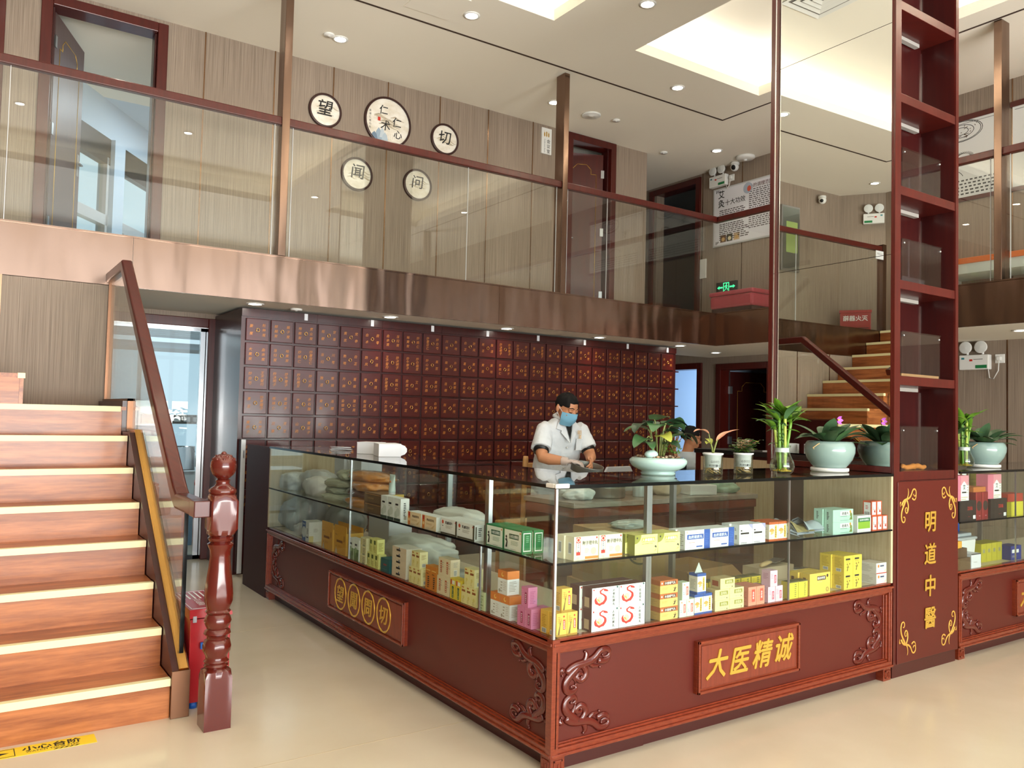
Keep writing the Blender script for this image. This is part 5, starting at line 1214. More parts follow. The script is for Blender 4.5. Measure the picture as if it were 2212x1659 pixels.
bag('plastic_bag', 'long milky plastic bag lying across the upper shelf', 'plastic bag', (0.205, 3.0, ZU + .005), (.17, .36, .16), 2, m_bagg, .1, group=g)
bag('plastic_bag', 'white plastic bag in front on the upper shelf beside the sachets', 'plastic bag', (0.13, 2.77, ZU), (.16, .34, .13), 3, m_bagw, .0, group=g)
bag('plastic_bag', 'grey plastic bag filling the far corner of the lower case', 'plastic bag', (0.20, 3.20, ZD), (.28, .34, .25), 4, m_bagd, .2, group=g)
bag('plastic_bag', 'large grey plastic bag in the lower case behind the mask box', 'plastic bag', (0.36, 2.86, ZD), (.24, .36, .22), 5, m_bagd, .0, group=g)
bag('plastic_bag', 'small clear plastic bag in the lower case front by the mask box', 'plastic bag', (0.11, 2.92, ZD), (.15, .24, .09), 6, m_bagg, .0, group=g)
bag('plastic_bag', 'white plastic bag lying behind the peach boxes on the upper shelf', 'plastic bag', (0.26, 1.14, ZU), (.15, .42, .085), 7, m_bagw, .05, .15, g)
bag('plastic_bag', 'broad white plastic bag in the lower case behind the beige stack', 'plastic bag', (0.34, 1.72, ZD), (.28, .60, .15), 8, m_bagw, .0, .18, g)
bag('plastic_bag', 'thin clear plastic bag on the lower case floor behind the cream boxes', 'plastic bag', (0.22, 1.05, ZD), (.16, .24, .07), 9, m_bagg, .4, .2, g)
m_pouch = mat('pale blue foil pouch', (196, 206, 216), 0.25, metal=0.3); m_pouch2 = mat('olive foil', (150, 138, 96), 0.3)
mb = MB()
for k, (x, w_, zz) in enumerate(((1.44, .12, 0.0), (1.54, .14, .01), (1.63, .13, .018))):
    vs = []; nn = 8
    for i in range(nn + 1):
        for j in range(5):
            t, q = i / nn, j / 4; vs.append((x + t * w_, .05 + q * .13, zz + .012 + .045 * math.sin(math.pi * q) * (1 - t * .4) * (1 + .3 * math.sin(6 * t + k)) + (0.03 * (1 - t) if k == 0 else 0)))
    mb.add(vs, [(i * 5 + j, (i + 1) * 5 + j, (i + 1) * 5 + j + 1, i * 5 + j + 1) for i in range(nn) for j in range(4)], (m_pouch, m_pouch2, m_pouch)[k], True)
    mb.add([(a, b, max(0, c - .012)) for a, b, c in vs], [(i * 5 + j, i * 5 + j + 1, (i + 1) * 5 + j + 1, (i + 1) * 5 + j) for i in range(nn) for j in range(4)], m_pouch, True)
o = mb.build('foil_pouch', None, (0, 0, ZU)); tag(o, 'crumpled pale blue foil pouches left of the mint boxes', 'pouch')
m_amber = mat('amber dried herb', (222, 142, 34), 0.4); m_maroon = mat('dark red dried fruit', (110, 44, 30), 0.5); m_sach = mat('grey green sachet', (170, 174, 152), 0.4)
g = 'herb packs piled on the upper shelf'
for k, (x, y, z, w_, l_, h_, rz, lab) in enumerate(((.13, 2.02, 0, .15, .36, .062, .0, 'lowest'), (.15, 2.05, .05, .15, .34, .060, .1, 'second'), (.14, 2.0, .10, .16, .38, .062, -.06, 'third'), (.16, 2.03, .15, .16, .42, .062, .05, 'topmost'))):
    o = bag('herb_pack', 'amber dried herb pack in clear film, %s of the pile' % lab, 'herb pack', (x, y, ZU + z), (w_, l_, h_), 20 + k, m_maroon if k == 1 else m_amber, rz, .12, g)
    bag('film', '', '', (0, 0, 0), (w_ * 1.05, l_ * 1.15, h_ * 1.08), 20 + k, g_bag, 0, .14, None, o)
for k, (x, y, z, w_, l_, h_, rz, lab) in enumerate(((.11, 2.42, 0, .13, .24, .05, .2, 'lowest'), (.13, 2.46, .045, .13, .24, .05, -.1, 'second'), (.12, 2.40, .09, .13, .26, .055, .15, 'third'), (.16, 2.36, .14, .14, .26, .06, -.2, 'topmost'))):
    bag('sachet', 'grey green herb sachet beside the amber packs, %s of four' % lab, 'sachet', (x, y, ZU + z), (w_, l_, h_), 40 + k, m_sach, rz, .15, 'grey green sachets on the upper shelf')
def carton(label, loc, w, d, h, rz, m=m_paper, flap=False, name='white_box', group=None):
    o = thing(name, label, 'box', loc, rz, group)
    MB().box((0, 0, 0), (w, d, h), m).build('body', o, bevel=.0015)
    MB().box((-.001, -.001, h), (w + .001, d + .001, h + .0025), m).build('lid', o)
    if flap:
        pts = [(0, 0), (h * .95, 0), (h * .8, .035), (h * .6, .05), (h * .35, .05), (h * .12, .032)]
        MB().add([(w + q * .8, d * .06 + 0.01, h - p) for p, q in pts] + [(w + q * .8, d * .06 + 0.013, h - p) for p, q in pts], [tuple(range(5, -1, -1)), tuple(range(6, 12))] + [(i, (i + 1) % 6, 6 + (i + 1) % 6, 6 + i) for i in range(6)], m).build('flap', o)
    return o
g = 'plain white boxes in the case'
carton('white carton on the upper shelf below the other, by the end board', (.33, 3.02, ZU), .19, .16, .15, R(-90), group=g)
carton('white carton with open flaps topmost on the upper shelf', (.32, 3.0, ZU + .1535), .17, .16, .085, R(-90), flap=True, group=g)
carton('second white carton on the upper shelf right of the flapped one', (.32, 2.74, ZU + .16), .20, .15, .08, R(-90), group=g)
carton('white carton under the second upper shelf carton', (.33, 2.74, ZU), .20, .16, .157, R(-90), group=g)
o = carton('flat white box in the lower case behind the open orange cartons', (.34, 2.44, ZD + 0.0), .30, .16, .20, R(-90), group=g)
# ---- on the counter top
g = 'white boxes on the counter top'
carton('white folding carton on the counter top, left of two', (.215, 2.38, HT + .0005), .142, .12, .072, R(-52), flap=True, group=g)
carton('white folding carton on the counter top, right of two with larger open flap', (.19, 2.0, HT + .0005), .135, .20, .075, R(-16), flap=True, group=g)
mb = MB()
for k in range(6):
    a = 0.5 * k; mb.prism([(-.08 + .01 * k, -.03), (.07, -.035 + .004 * k), (.085 - .005 * k, .03), (-.06, .035)], .001 + k * .004, .0022 + k * .004, m_paper, X=Matrix.Rotation(a * .3 - .7, 4, 'Z') @ Matrix.Rotation(.04 * (k % 3 - 1), 4, 'Y') if k else None)
o = mb.build('paper_pile', None, (.29, 2.83, HT + .0015)); tag(o, 'small pile of white paper slips on the far counter top', 'papers')
# ================================================================== PLANTS AND VASES
def leafm(mb, base, d, up_, L, Wd, m, bend=0.5, shape='lance', fold=0.25, n=9, roll=0.0, twist=0.0):
    """one curved leaf blade starting at base, heading along d and drooping by bend"""
    d = Vector(d).normalized(); u = Vector(up_); s = d.cross(u).normalized(); u = s.cross(d).normalized()
    if roll: q = Matrix.Rotation(roll, 3, d); s = q @ s; u = q @ u
    wf = {'lance': lambda t: math.sin(math.pi * min(1, t * 0.97 + 0.03)) ** 0.85 if t < 1 else 0.02,
          'heart': lambda t: (min(1, (t + 0.02) / 0.16) ** 0.5) * (1 - t) ** 0.62 * 1.12 + 0.01,
          'strap': lambda t: min(1, 0.35 + t * 2.2) * (1 - max(0, (t - 0.55) / 0.45) ** 2.2) + 0.02}[shape]
    P = Vector(base); vs = []; fs = []; ang = 0.0
    for i in range(n + 1):
        t = i / n; w = Wd * 0.5 * wf(t); ang = bend * t
        dd = d * math.cos(ang) - u * math.sin(ang); uu = u * math.cos(ang) + d * math.sin(ang)
        ss = s * math.cos(twist * t) + uu * math.sin(twist * t); u2 = uu * math.cos(twist * t) - s * math.sin(twist * t)
        back = dd * (-0.16 * Wd) if (shape == 'heart' and i == 0) else Vector()
        for q in (-1, -0.5, 0, 0.5, 1):
            k = abs(q); vs.append(tuple(P + ss * (q * w) + u2 * (k * w * fold) + (back * k)))
        P = P + dd * (L / n)
    for i in range(n):
        for j in range(4): fs.append((i * 5 + j, i * 5 + j + 1, (i + 1) * 5 + j + 1, (i + 1) * 5 + j))
    mb.add(vs, fs, m, True)
m_leafvar = mat('mid green leaf', (62, 96, 58), 0.35); m_orl = mat('orchid leaf', (58, 84, 56), 0.3)
m_pink = mat('peach pink leaf', (226, 164, 134), 0.45); m_vio = mat('violet petal', (186, 96, 196), 0.5); m_moss = mat('moss green', (82, 112, 46), 0.8); m_twig = mat('dry brown twig', (128, 84, 54), 0.8)
m_water = pane('water', (0.84, 0.78, 0.66, 1), 1.33); m_waterc = pane('clear water', (0.90, 0.92, 0.82, 1), 1.33)
m_root = mat('pale root', (188, 158, 108), 0.6); m_rooty = mat('yellow root', (196, 160, 50), 0.6)
# low celadon bowl with anthurium
BX, BY = 0.865, 0.335
o = thing('potted_anthurium', 'low wide celadon bowl planted with dark heart shaped leaves on the counter top', 'potted plant', (BX, BY, HT + 0.0005))
bw = MB().lathe([(.0005, 0), (.080, 0), (.083, .010), (.076, .015), (.092, .022), (.122, .038), (.136, .057), (.136, .070), (.126, .081), (.114, .084), (.110, .080), (.113, .072), (.0005, .070)], m_ceramic, n=48).build('bowl', o)
mb = MB(); rn = random.Random(5)
mb.lathe([(.111, .07), (.111, .078), (.0005, .083)], m_soil, n=30, cap=False)
for i in range(70):
    a, r = rn.uniform(0, 6.28), .105 * math.sqrt(rn.random()); mb.ball((r * math.cos(a), r * math.sin(a), .081 + rn.uniform(0, .006)), rn.uniform(.005, .010), (m_soil, C(206, 184, 154), C(140, 112, 88))[i % 3], 7, 5, (1, 1, .7))
p_ = mb.build('pebbles', o); p_['kind'] = 'stuff'
mb = MB()
Ls = [(-.10, .00, .235, -1.0, -.2, .11, 1.2), (-.02, .02, .262, -.1, -.9, .10, .5), (.04, -.02, .245, .6, -.5, .11, 1.3), (.10, .03, .25, 1, .2, .12, 1.15), (-.03, -.05, .185, -.4, -.8, .09, 1.2), (.07, -.05, .18, .5, -.7, .09, 1.1), (.13, -.02, .19, .9, -.4, .11, 1.35), (-.06, .05, .215, -.9, .3, .10, .9), (.02, .06, .24, .2, .8, .09, .8), (.155, .04, .235, .8, .6, .10, 1.2), (.0, -.06, .15, .0, -1, .08, 1.1), (-.13, -.03, .17, -1, -.4, .10, 1.3), (.06, .02, .20, .4, -.9, .11, 1.2), (-.05, -.02, .23, -.6, -.6, .11, 1.1), (.12, .05, .215, .7, -.7, .10, 1.3), (-.08, .03, .15, -.3, -.9, .09, 1.2)]
st_ = MB()
for i, (x, y, z, dx, dy, L, bd) in enumerate(Ls):
    x *= .8; y *= .8; P0 = Vector((x * .25, y * .3, .075)); P2 = Vector((x, y, z)); P1 = (P0 + P2) / 2 + Vector((0, 0, .05))
    st_.tube([P0, P0.lerp(P1, .5), P1, P1.lerp(P2, .55) + Vector((0, 0, .012)), P2], .0028, m_stem, n=6)
    leafm(mb, P2, (dx, dy, .35), ZA, L * 1.2, L * .92, (m_leaf, m_leafvar, m_leaf, m_leafvar)[i % 4] if i != 4 else m_leaf3, bd * 1.25, 'heart', .16, roll=rn.uniform(-.3, .3))
mb.build('leaves', o); st_.build('stalks', o)
mb = MB()
for i in range(130):
    a, r = rn.uniform(0, 6.28), .05 * math.sqrt(rn.random()); q = Vector((.03 + r * math.cos(a), -.06 + r * math.sin(a) * .8, .10 + rn.uniform(0, .06)))
    leafm(mb, q, (rn.uniform(-1, 1), rn.uniform(-1, 1), rn.uniform(0, 1)), ZA, .016, .008, (m_moss, m_leaf2, m_moss)[i % 3], .6, 'lance', n=3)
k_ = mb.build('moss', o); k_['kind'] = 'stuff'
mb = MB()
for i in range(16):
    a = rn.uniform(-.3, .3); mb.tube([(.085 + rn.uniform(-.02, .02), -.02 + rn.uniform(-.02, .02), .09), (.075 + a * .06, -.03, .13 + rn.uniform(0, .02)), (.07 + a * .12 + rn.uniform(-.02, .02), -.03 + rn.uniform(-.03, .03), .17 + rn.uniform(-.02, .03))], [.0025, .0022, .0012], m_twig, n=5)
mb.build('twigs', o)
MB().ball((-.075, -.03, .098), .028, m_ceramic, 20, 12, (1.25, 1, .75)).build('ceramic_stone', o)

# two self-watering cups
def cup(label, loc):
    o = thing('planter_cup', label, 'planter', loc, 0, 'glass planter cups on the counter top')
    MB().lathe([(.044, 0), (.047, .004), (.047, .098), (.045, .098), (.045, .006), (.0005, .006), (.0005, 0)], g_clear, n=32, cap=False).build('glass', o)
    MB().lathe([(.0005, .007), (.0445, .007), (.0445, .036), (.0005, .036)], m_water, n=28).build('water', o)
    MB().lathe([(.0005, .038), (.036, .038), (.0405, .098), (.049, .100), (.050, .106), (.044, .108), (.042, .100), (.0005, .096)], m_white, n=32).build('inner_pot', o)
    t = MB()
    for txt, z in (('GOOD', .066), ('MORNING', .048)):   # wrapped round the glass
        nn = len(txt)
        for i, ch in enumerate(txt):
            a = R(-90 - 35) + (i - (nn - 1) / 2) * (.0085 if nn > 4 else .011) / .0476
            t.text(ch, .016, (.0476 * math.cos(a), .0476 * math.sin(a), z), (-math.sin(a), math.cos(a), 0), ZA, m_ink, w=.006 if nn > 4 else .008)
    t.build('lettering', o)
    r = MB(); rr = random.Random(int(loc[0] * 100))
    for i in range(7):
        a = rr.uniform(0, 6.28); r.tube([(.02 * math.cos(a), .02 * math.sin(a), .04), (.034 * math.cos(a + .5), .034 * math.sin(a + .5), .025), (.036 * math.cos(a + 1.4), .036 * math.sin(a + 1.4), .012)], .0022, m_root, n=6)
    r.build('roots', o)
    return o
o = cup('glass planter cup with white liner and three peach leaves', (1.118, .222, HT + .0005))
mb = MB(); s_ = MB()
for (dx, dy, h, L, bd) in ((-.09, -.0, .20, .11, 1.0), (.06, -.03, .175, .12, .5), (-.10, -.05, .150, .08, .9), (.09, .02, .165, .13, .25), (.03, .06, .15, .08, .8)):
    t = Vector((dx * .35, dy * .35, h - .0)); s_.tube([(0, 0, .095), (dx * .12, dy * .12, .13), t], [.004, .003, .002], m_stem, n=6); leafm(mb, t, (dx, dy, .05), ZA, L, .034, m_pink if h > .16 else m_leaf3, bd, 'lance', .3)
mb.build('leaves', o); s_.build('stalks', o)
o = cup('glass planter cup with white liner and small bushy green plant', (1.338, .222, HT + .0005))
mb = MB(); s_ = MB(); rr = random.Random(9)
for i in range(26):
    a = rr.uniform(0, 6.28); l = rr.uniform(.04, .10); e = Vector((l * math.cos(a) * .8, l * math.sin(a) * .8, .10 + rr.uniform(.02, .105) * (1.2 - l * 5)))
    s_.tube([(rr.uniform(-.02, .02), rr.uniform(-.02, .02), .095), (e.x * .4, e.y * .4, e.z * .6 + .05), e], .0012, m_twig, n=5)
    for k in range(7):
        t = .35 + .65 * k / 6; q = Vector((e.x * t, e.y * t, .095 + (e.z - .095) * t)); leafm(mb, q, (math.cos(a + (1.2 if k % 2 else -1.2)), math.sin(a + (1.2 if k % 2 else -1.2)), .3), ZA, rr.uniform(.026, .040), .019, (m_leaf, m_leafvar, m_leaf2)[(i + k) % 3], .6, 'lance', n=4)
mb.build('leaves', o); s_.build('stalks', o)

# bulbous vase of lucky bamboo
def vase(label, loc, sc, seed):
    o = thing('bamboo_vase', label, 'vase', loc, 0, 'glass vases of bamboo'); rr = random.Random(seed)
    pr = [(.0005, .0), (.040, .0), (.044, .004), (.056, .018), (.062, .040), (.058, .062), (.046, .086), (.038, .108), (.036, .125), (.044, .146)]
    MB().lathe(pr + [(.042, .146), (.034, .125), (.036, .108), (.044, .086), (.056, .062), (.059, .040), (.053, .020), (.0005, .008)], g_clear, n=36, cap=False).build('glass', o)
    MB().lathe([(.0005, .009), (.052, .020), (.0585, .040), (.0555, .062), (.043, .087), (.0005, .087)], m_waterc, n=32).build('water', o)
    MB().lathe([(.034, .112), (.0335, .128), (.036, .134), (.030, .134), (.029, .112)], m_white, n=28, cap=False).build('neck_ring', o)
    s_ = MB(); l_ = MB()
    for k, (bx, by, tx, ty, h) in enumerate(((-.015, .0, -.028, .0, .285), (.008, -.012, -.006, -.02, .30), (.022, .008, .055, -.01, .27), (.0, .016, -.035, .02, .24), (.012, .0, .02, .02, .295))):
        P = [Vector((bx, by, .015)).lerp(Vector((tx, ty, h)), t / 10) for t in range(11)]
        s_.tube(P, [.0085 if t % 2 else .0072 for t in range(11)], (m_leaf2, C(158, 176, 74))[k % 2], n=8)
        for j in range(9):
            a = rr.uniform(0, 6.28); e = rr.uniform(.2, 1.5); leafm(l_, P[-1] - Vector((0, 0, rr.uniform(0, .03))), (math.cos(a), math.sin(a), e), ZA, rr.uniform(.11, .16), .046, (m_leaf2, m_leaf2, m_leafvar, C(122, 160, 60))[j % 4], rr.uniform(.2, .9), 'lance', .25, n=6)
    for j in range(7):
        a = rr.uniform(2.4, 4.2); leafm(l_, (-.02, 0, .15 + j * .017), (math.cos(a), math.sin(a) - .2, .35), ZA, rr.uniform(.07, .10), .018, m_leafvar, 1.0, 'lance', .3, n=6)
    s_.build('stalks', o); l_.build('leaves', o)
    r = MB()
    for i in range(26):
        a = rr.uniform(0, 6.28); r.tube([(.012 * math.cos(a), .012 * math.sin(a), .03), (.03 * math.cos(a + .4), .03 * math.sin(a + .4), .02), (.045 * math.cos(a + 1), .045 * math.sin(a + 1), .018)], .002, m_rooty, n=5)
    r.build('roots', o); return o
vase('round bellied glass vase of lucky bamboo left of the mirror', (1.565, .165, HT + .0005), 1, 4)
def orchid(label, loc, seed, flower, group):
    o = thing('potted_orchid', label, 'potted plant', loc, 0, group); rr = random.Random(seed)
    MB().lathe([(.0005, 0), (.092, 0), (.100, .005), (.100, .020), (.095, .022), (.0005, .020)], m_white, n=44).build('saucer', o)
    MB().lathe([(.0005, .021), (.080, .021), (.096, .036), (.118, .068), (.131, .105), (.132, .135), (.124, .155), (.117, .166), (.112, .166), (.118, .152), (.124, .130), (.0005, .12)], m_celadon, n=48).build('pot', o)
    mb = MB()
    for k in range(13):
        a = 2 * math.pi * k / 13 + rr.uniform(-.2, .2); e = rr.uniform(.45, 1.5); leafm(mb, (.035 * math.cos(a), .035 * math.sin(a), .155), (math.cos(a), math.sin(a) * .85, e), ZA, rr.uniform(.15, .21), rr.uniform(.062, .085), (m_orl, m_leafvar, m_orl)[k % 3], rr.uniform(.5, 1.35), 'strap', .22, n=9)
    leafm(mb, (.04, -.03, .155), (.9, -.6, .15), ZA, .17, .055, m_leafvar, .4, 'strap', .2); leafm(mb, (-.02, .0, .155), (-.1, -.3, 1.2), ZA, .15, .085, m_orl, .3, 'strap', .2); leafm(mb, (-.05, -.02, .155), (-1, .4, .6), ZA, .20, .055, m_orl, .9, 'strap', .2)
    mb.build('leaves', o)
    MB().lathe([(.118, .12), (.118, .145), (.0005, .155)], m_twig, n=30, cap=False).build('bark', o)
    if flower:
        s_ = MB(); s_.tube([(.02, -.01, .155), (.030, -.015, .2), (.035, -.02, .282)], .002, m_stem, n=6); s_.build('flower_stalk', o)
        f = MB()
        for k in range(6):
            a = 2 * math.pi * k / 6; leafm(f, (.037, -.022, .282), (math.cos(a), -.5, math.sin(a)), YA, .032, .022, m_vio, .5, 'lance', .2, n=5)
        f.ball((.037, -.028, .284), .006, C(236, 180, 90), 8, 6); f.build('flower', o)
    r = MB(); r.tube([(-.11, -.02, .158), (-.135, -.02, .150), (-.15, -.0, .13), (-.155, -.01, .125)], .0028, m_root, n=6); r.build('aerial_root', o)
    return o
orchid('blue green glazed pot of orchid leaves with a violet flower, before the mirror', (2.065, .235, HT + .0005), 12, True, 'orchid pots on the counters')
vase('glass vase of bamboo half hidden behind the shelf tower on the right counter', (3.43, .20, HT + .0005), 1, 14)
orchid('blue green glazed orchid pot without flowers on the right counter', (3.68, .20, HT + .0005), 21, False, 'orchid pots on the counters')

# ------------------------------------------------------------------ goods in the right hand case
g = 'boxes in the right hand case'
def plain(name, label, cat, loc, w, h, d, body, side=None, deco=None, group=g):
    p = Pack(w, h, d, body, side)
    if deco: deco(p)
    o = p.build(name); o.location = loc; tag(o, label, cat, group); return o
PK = C(214, 120, 140); MAR = C(130, 24, 30)
def dpink(p): p.r(.42, 0, 1, 1, WHT).r(.42, .62, 1, 1, C(226, 150, 160)).poly([(.5, .3), (.5, .66), (.66, .78), (.82, .66), (.82, .3)], WHT).r(.5, .3, .82, .36, INK).t('艾', .66, .54, .03, INK).lines(.86, .3, .97, .8, 5, GRY).lines(.45, .04, .95, .2, 2, C(206, 190, 150))
def dblk(p): p.t('艾灸贴', .62, .62, .024, RED, w=.3).r(.8, .08, .95, .26, WHT).lines(.5, .2, .72, .25, 1, C(150, 40, 36))
def dmar(p): p.disc(.55, .5, .03, INK).r(.0, 0, .12, 1, C(176, 60, 60)).lines(.5, .12, .9, .18, 1, C(190, 160, 170))
plain('gift_box', 'black box with red characters left on the right case upper shelf', 'box', (3.02, .02, ZU), .20, .12, .10, C(24, 20, 22), None, dblk)
plain('gift_box', 'black box with red characters right of the maroon boxes', 'box', (3.395, .02, ZU), .205, .12, .10, C(24, 20, 22), None, dblk)
plain('gift_box', 'pink and white box standing on the left black box', 'box', (2.99, .03, ZU + .1205), .16, .15, .07, PK, PK, dpink)
plain('gift_box', 'pink and white box standing on the right black box', 'box', (3.38, .03, ZU + .1205), .17, .15, .07, PK, PK, dpink)
plain('gift_box', 'maroon box left of two between the black boxes', 'box', (3.235, .03, ZU), .07, .165, .09, MAR, None, dmar)
plain('gift_box', 'maroon box right of two between the black boxes', 'box', (3.312, .03, ZU), .07, .165, .09, MAR, None, dmar)
plain('gift_box', 'flat orange box lying on the maroon boxes', 'box', (3.225, .04, ZU + .1655), .15, .03, .10, C(190, 112, 54))
for k, (x, z, t_) in enumerate(((3.24, 0.0, 'lower left'), (3.325, 0.0, 'lower right'), (3.26, .0905, 'upper left'), (3.338, .0905, 'upper right'))): plain('gift_box', 'small white and brown box at the back of the right case, %s of four' % t_, 'box', (x, .16, ZU + .10 + z), .075, .09, .06, WHT, None, lambda p: p.r(.55, .2, .9, 1, C(120, 80, 40)).disc(.4, .3, .02, C(60, 50, 40)))
q = plain('carton', 'low brown carton carrying the small boxes at the back', 'carton', (3.23, .15, ZU), .20, .0995, .10, m_card)
for k, x in enumerate((3.50, 3.68)): plain('gift_box', 'tall olive gold box against the back of the right case, %s of two' % ('left', 'right')[k], 'box', (x, .20, ZU), .17, .26, .06, C(140, 130, 40), None, lambda p: p.lines(.1, .1, .9, .95, 9, C(120, 108, 30), frac=.2))
plain('gift_box', 'yellow box at the right edge on the right case upper shelf', 'box', (3.68, .03, ZU), .16, .09, .08, C(214, 204, 60))
plain('gift_box', 'red flat box on the yellow box at the right edge', 'box', (3.66, .04, ZU + .0905), .2, .05, .08, C(170, 60, 44))
o = thing('storage_tub', 'white plastic storage tub with grey lid and blue handle in the right case', 'tub', (3.27, .20, ZD))
MB().prism([(-.105, 0), (.105, 0), (.13, .15), (-.13, .15)], -.09, .09, m_white, 'xz').build('body', o, bevel=.006)
MB().box((-.138, -.098, .15), (.138, .098, .168), C(176, 182, 184, .3)).box((-.11, -.075, .168), (.11, .075, .19), C(170, 178, 182, .3)).build('lid', o, bevel=.008)
MB().tube([(-.085, 0, .185), (-.085, 0, .235), (-.06, 0, .252), (.06, 0, .252), (.085, 0, .235), (.085, 0, .185)], .009, m_bluep, n=10).build('handle', o)
plain('carton', 'small white carton with dark edges in front of the storage tub', 'carton', (3.16, .02, ZD), .115, .085, .10, m_paper, None, lambda p: p.r(0, .94, 1, 1, INK).lines(.25, .4, .8, .5, 1, GRY))
plain('carton', 'brown flat box, lower of two beside the tower in the right case', 'carton', (2.99, .02, ZD), .16, .07, .10, C(96, 74, 48)); plain('carton', 'brown flat box, upper of two beside the tower in the right case', 'carton', (2.99, .03, ZD + .0705), .14, .055, .09, C(88, 66, 44)); plain('carton', 'small orange box on the brown flat boxes', 'carton', (2.99, .04, ZD + .126), .10, .04, .07, C(220, 160, 60))
for k in range(4): plain('gift_box', 'olive yellow box in the lower right case, %s of the row of four' % ('first', 'second', 'third', 'last')[k], 'box', (3.445 + k * .067, .10, ZD), .064, .115, .10, C(186, 176, 50), None, lambda p: p.r(.3, .5, .7, .7, C(150, 150, 110)))
plain('gift_box', 'dark blue box at the right edge of the lower right case', 'box', (3.72, .05, ZD), .14, .09, .08, C(30, 50, 130), None, lambda p: p.lines(.1, .5, .9, .8, 1, WHT, frac=.8).lines(.1, .2, .6, .36, 2, GRY))
# ================================================================== PEOPLE
def remesh(o, vox, smooth=4, fac=0.5):
    r = o.modifiers.new('remesh', 'REMESH'); r.mode = 'VOXEL'; r.voxel_size = vox; r.use_smooth_shade = True
    if smooth: s = o.modifiers.new('smooth', 'SMOOTH'); s.iterations = smooth; s.factor = fac
    return o
def headshape(mb, m, X):
    """bare head, face along -y, chin at z about -0.115, crown at 0.115"""
    mb.ball((0, .012, .035), 1.0, m, 28, 18, (.075, .094, .080), X); mb.ball((0, -.012, -.02), 1.0, m, 24, 16, (.064, .074, .082), X)
    mb.ball((0, -.034, -.070), 1.0, m, 20, 12, (.044, .046, .044), X); mb.ball((0, -.055, -.098), 1.0, m, 14, 8, (.022, .020, .016), X)
    mb.tube([(0, -.078, .012), (0, -.090, -.010), (0, -.102, -.030), (0, -.090, -.040)], [.008, .010, .0135, .009], m, n=12, X=X)
    for s in (-1, 1):
        mb.ball((s * .012, -.088, -.036), .008, m, 10, 6, X=X); mb.ball((s * .040, -.056, -.026), 1.0, m, 14, 8, (.024, .022, .022), X)
        mb.tube([(s * .012, -.080, .022), (s * .03, -.078, .028), (s * .052, -.064, .022)], [.007, .008, .006], m, n=8, X=X)
        mb.ball((s * .031, -.070, .006), 1.0, m, 14, 10, (.017, .013, .011), X)
        mb.tube([(s * .076, .012, .022), (s * .086, .022, .026), (s * .088, .026, .005), (s * .082, .018, -.022), (s * .074, .010, -.028)], [.006, .008, .008, .007, .005], m, n=8, X=X)
        mb.ball((s * .078, .016, 0), 1.0, m, 10, 8, (.007, .014, .022), X)
    mb.tube([(-.022, -.078, -.062), (0, -.086, -.061), (.022, -.078, -.062)], [.006, .009, .006], m, n=8, X=X)
    mb.tube([(-.018, -.076, -.072), (0, -.083, -.072), (.018, -.076, -.072)], [.006, .009, .006], m, n=8, X=X)
def hairshape(mb, m, X, low=-.02, front=.062):
    """closed cap of hair: outside the skull above the hairline, inside it below"""
    n, k = 36, 22; vs = []; fs = []
    for j in range(k + 1):
        v = math.pi * j / k
        for i in range(n):
            u = 2 * math.pi * i / n; x, y, z = math.sin(v) * math.cos(u), math.sin(v) * math.sin(u), math.cos(v)
            hl = front if y < -.55 else (front + (low - front) * min(1, max(0, (y + .55) / .75)))
            if abs(x) > .55 and y < 0: hl = min(hl, .03)
            zz = .035 + z * .088; out = zz > hl
            f = 1.0 if out else .86
            w = 0.004 * math.sin(9 * u + 5 * v) * math.sin(7 * v) if out else 0
            vs.append((x * (.0815 + w) * f, .013 + y * (.101 + w) * f, .035 + z * (.090 + w) * f))
    for j in range(k):
        for i in range(n): fs.append((j * n + i, (j + 1) * n + i, (j + 1) * n + (i + 1) % n, j * n + (i + 1) % n))
    mb.add(vs, fs, m, True, X)
def hand(mb, m, wrist, f, up_, side, curl, grow=0.0, spread=1.0, thumb=1.0):
    """palm and five separate bent fingers; f = finger direction, up_ = back of the hand, side = thumb side (+1/-1 along f x up)"""
    w = Vector(wrist); f = Vector(f).normalized(); s = f.cross(Vector(up_)).normalized() * side; u = Vector(up_); u = (u - f * u.dot(f)).normalized()
    c = w + f * .045
    for a in (-.022, -.008, .008, .022):
        mb.tube([w + s * a * .7 + f * .0, c + s * a, w + f * .088 + s * a * 1.15], [.013 + grow, .0145 + grow, .0115 + grow], m, n=8, flat=(u, .95))
    for i, (a, L, r) in enumerate(((.030, .066, .0085), (.011, .074, .0088), (-.008, .070, .0085), (-.026, .056, .0074))):
        P = w + f * .088 + s * a; d = (f + s * (a * 2.2 * spread)).normalized(); pts = [P - d * .012]; ang = 0
        for q, seg in enumerate((.46, .30, .24)):
            ang += curl[i] * (.8, 1.0, .7)[q]; dd = d * math.cos(ang) - u * math.sin(ang); pts += [P + dd * L * seg * .5, P + dd * L * seg]; P = P + dd * L * seg
        mb.tube(pts, [r + grow, r * 1.02 + grow, r * .98 + grow, r * .94 + grow, r * .95 + grow, r * .85 + grow, r * .6 + grow], m, n=8); mb.ball(tuple(P), r * .62 + grow, m, 8, 6)
    P = w + f * .022 + s * .026; d1 = (f * .75 + s * .75 - u * .25 * thumb).normalized(); d2 = (f * .95 + s * .12 - u * .35 * thumb).normalized()
    mb.tube([P - d1 * .01, P + d1 * .022, P + d1 * .040, P + d1 * .040 + d2 * .018, P + d1 * .040 + d2 * .032], [.013 + grow, .0115 + grow, .0100 + grow, .0098 + grow, .0065 + grow], m, n=8); mb.ball(tuple(P + d1 * .040 + d2 * .033), .0066 + grow, m, 8, 6)
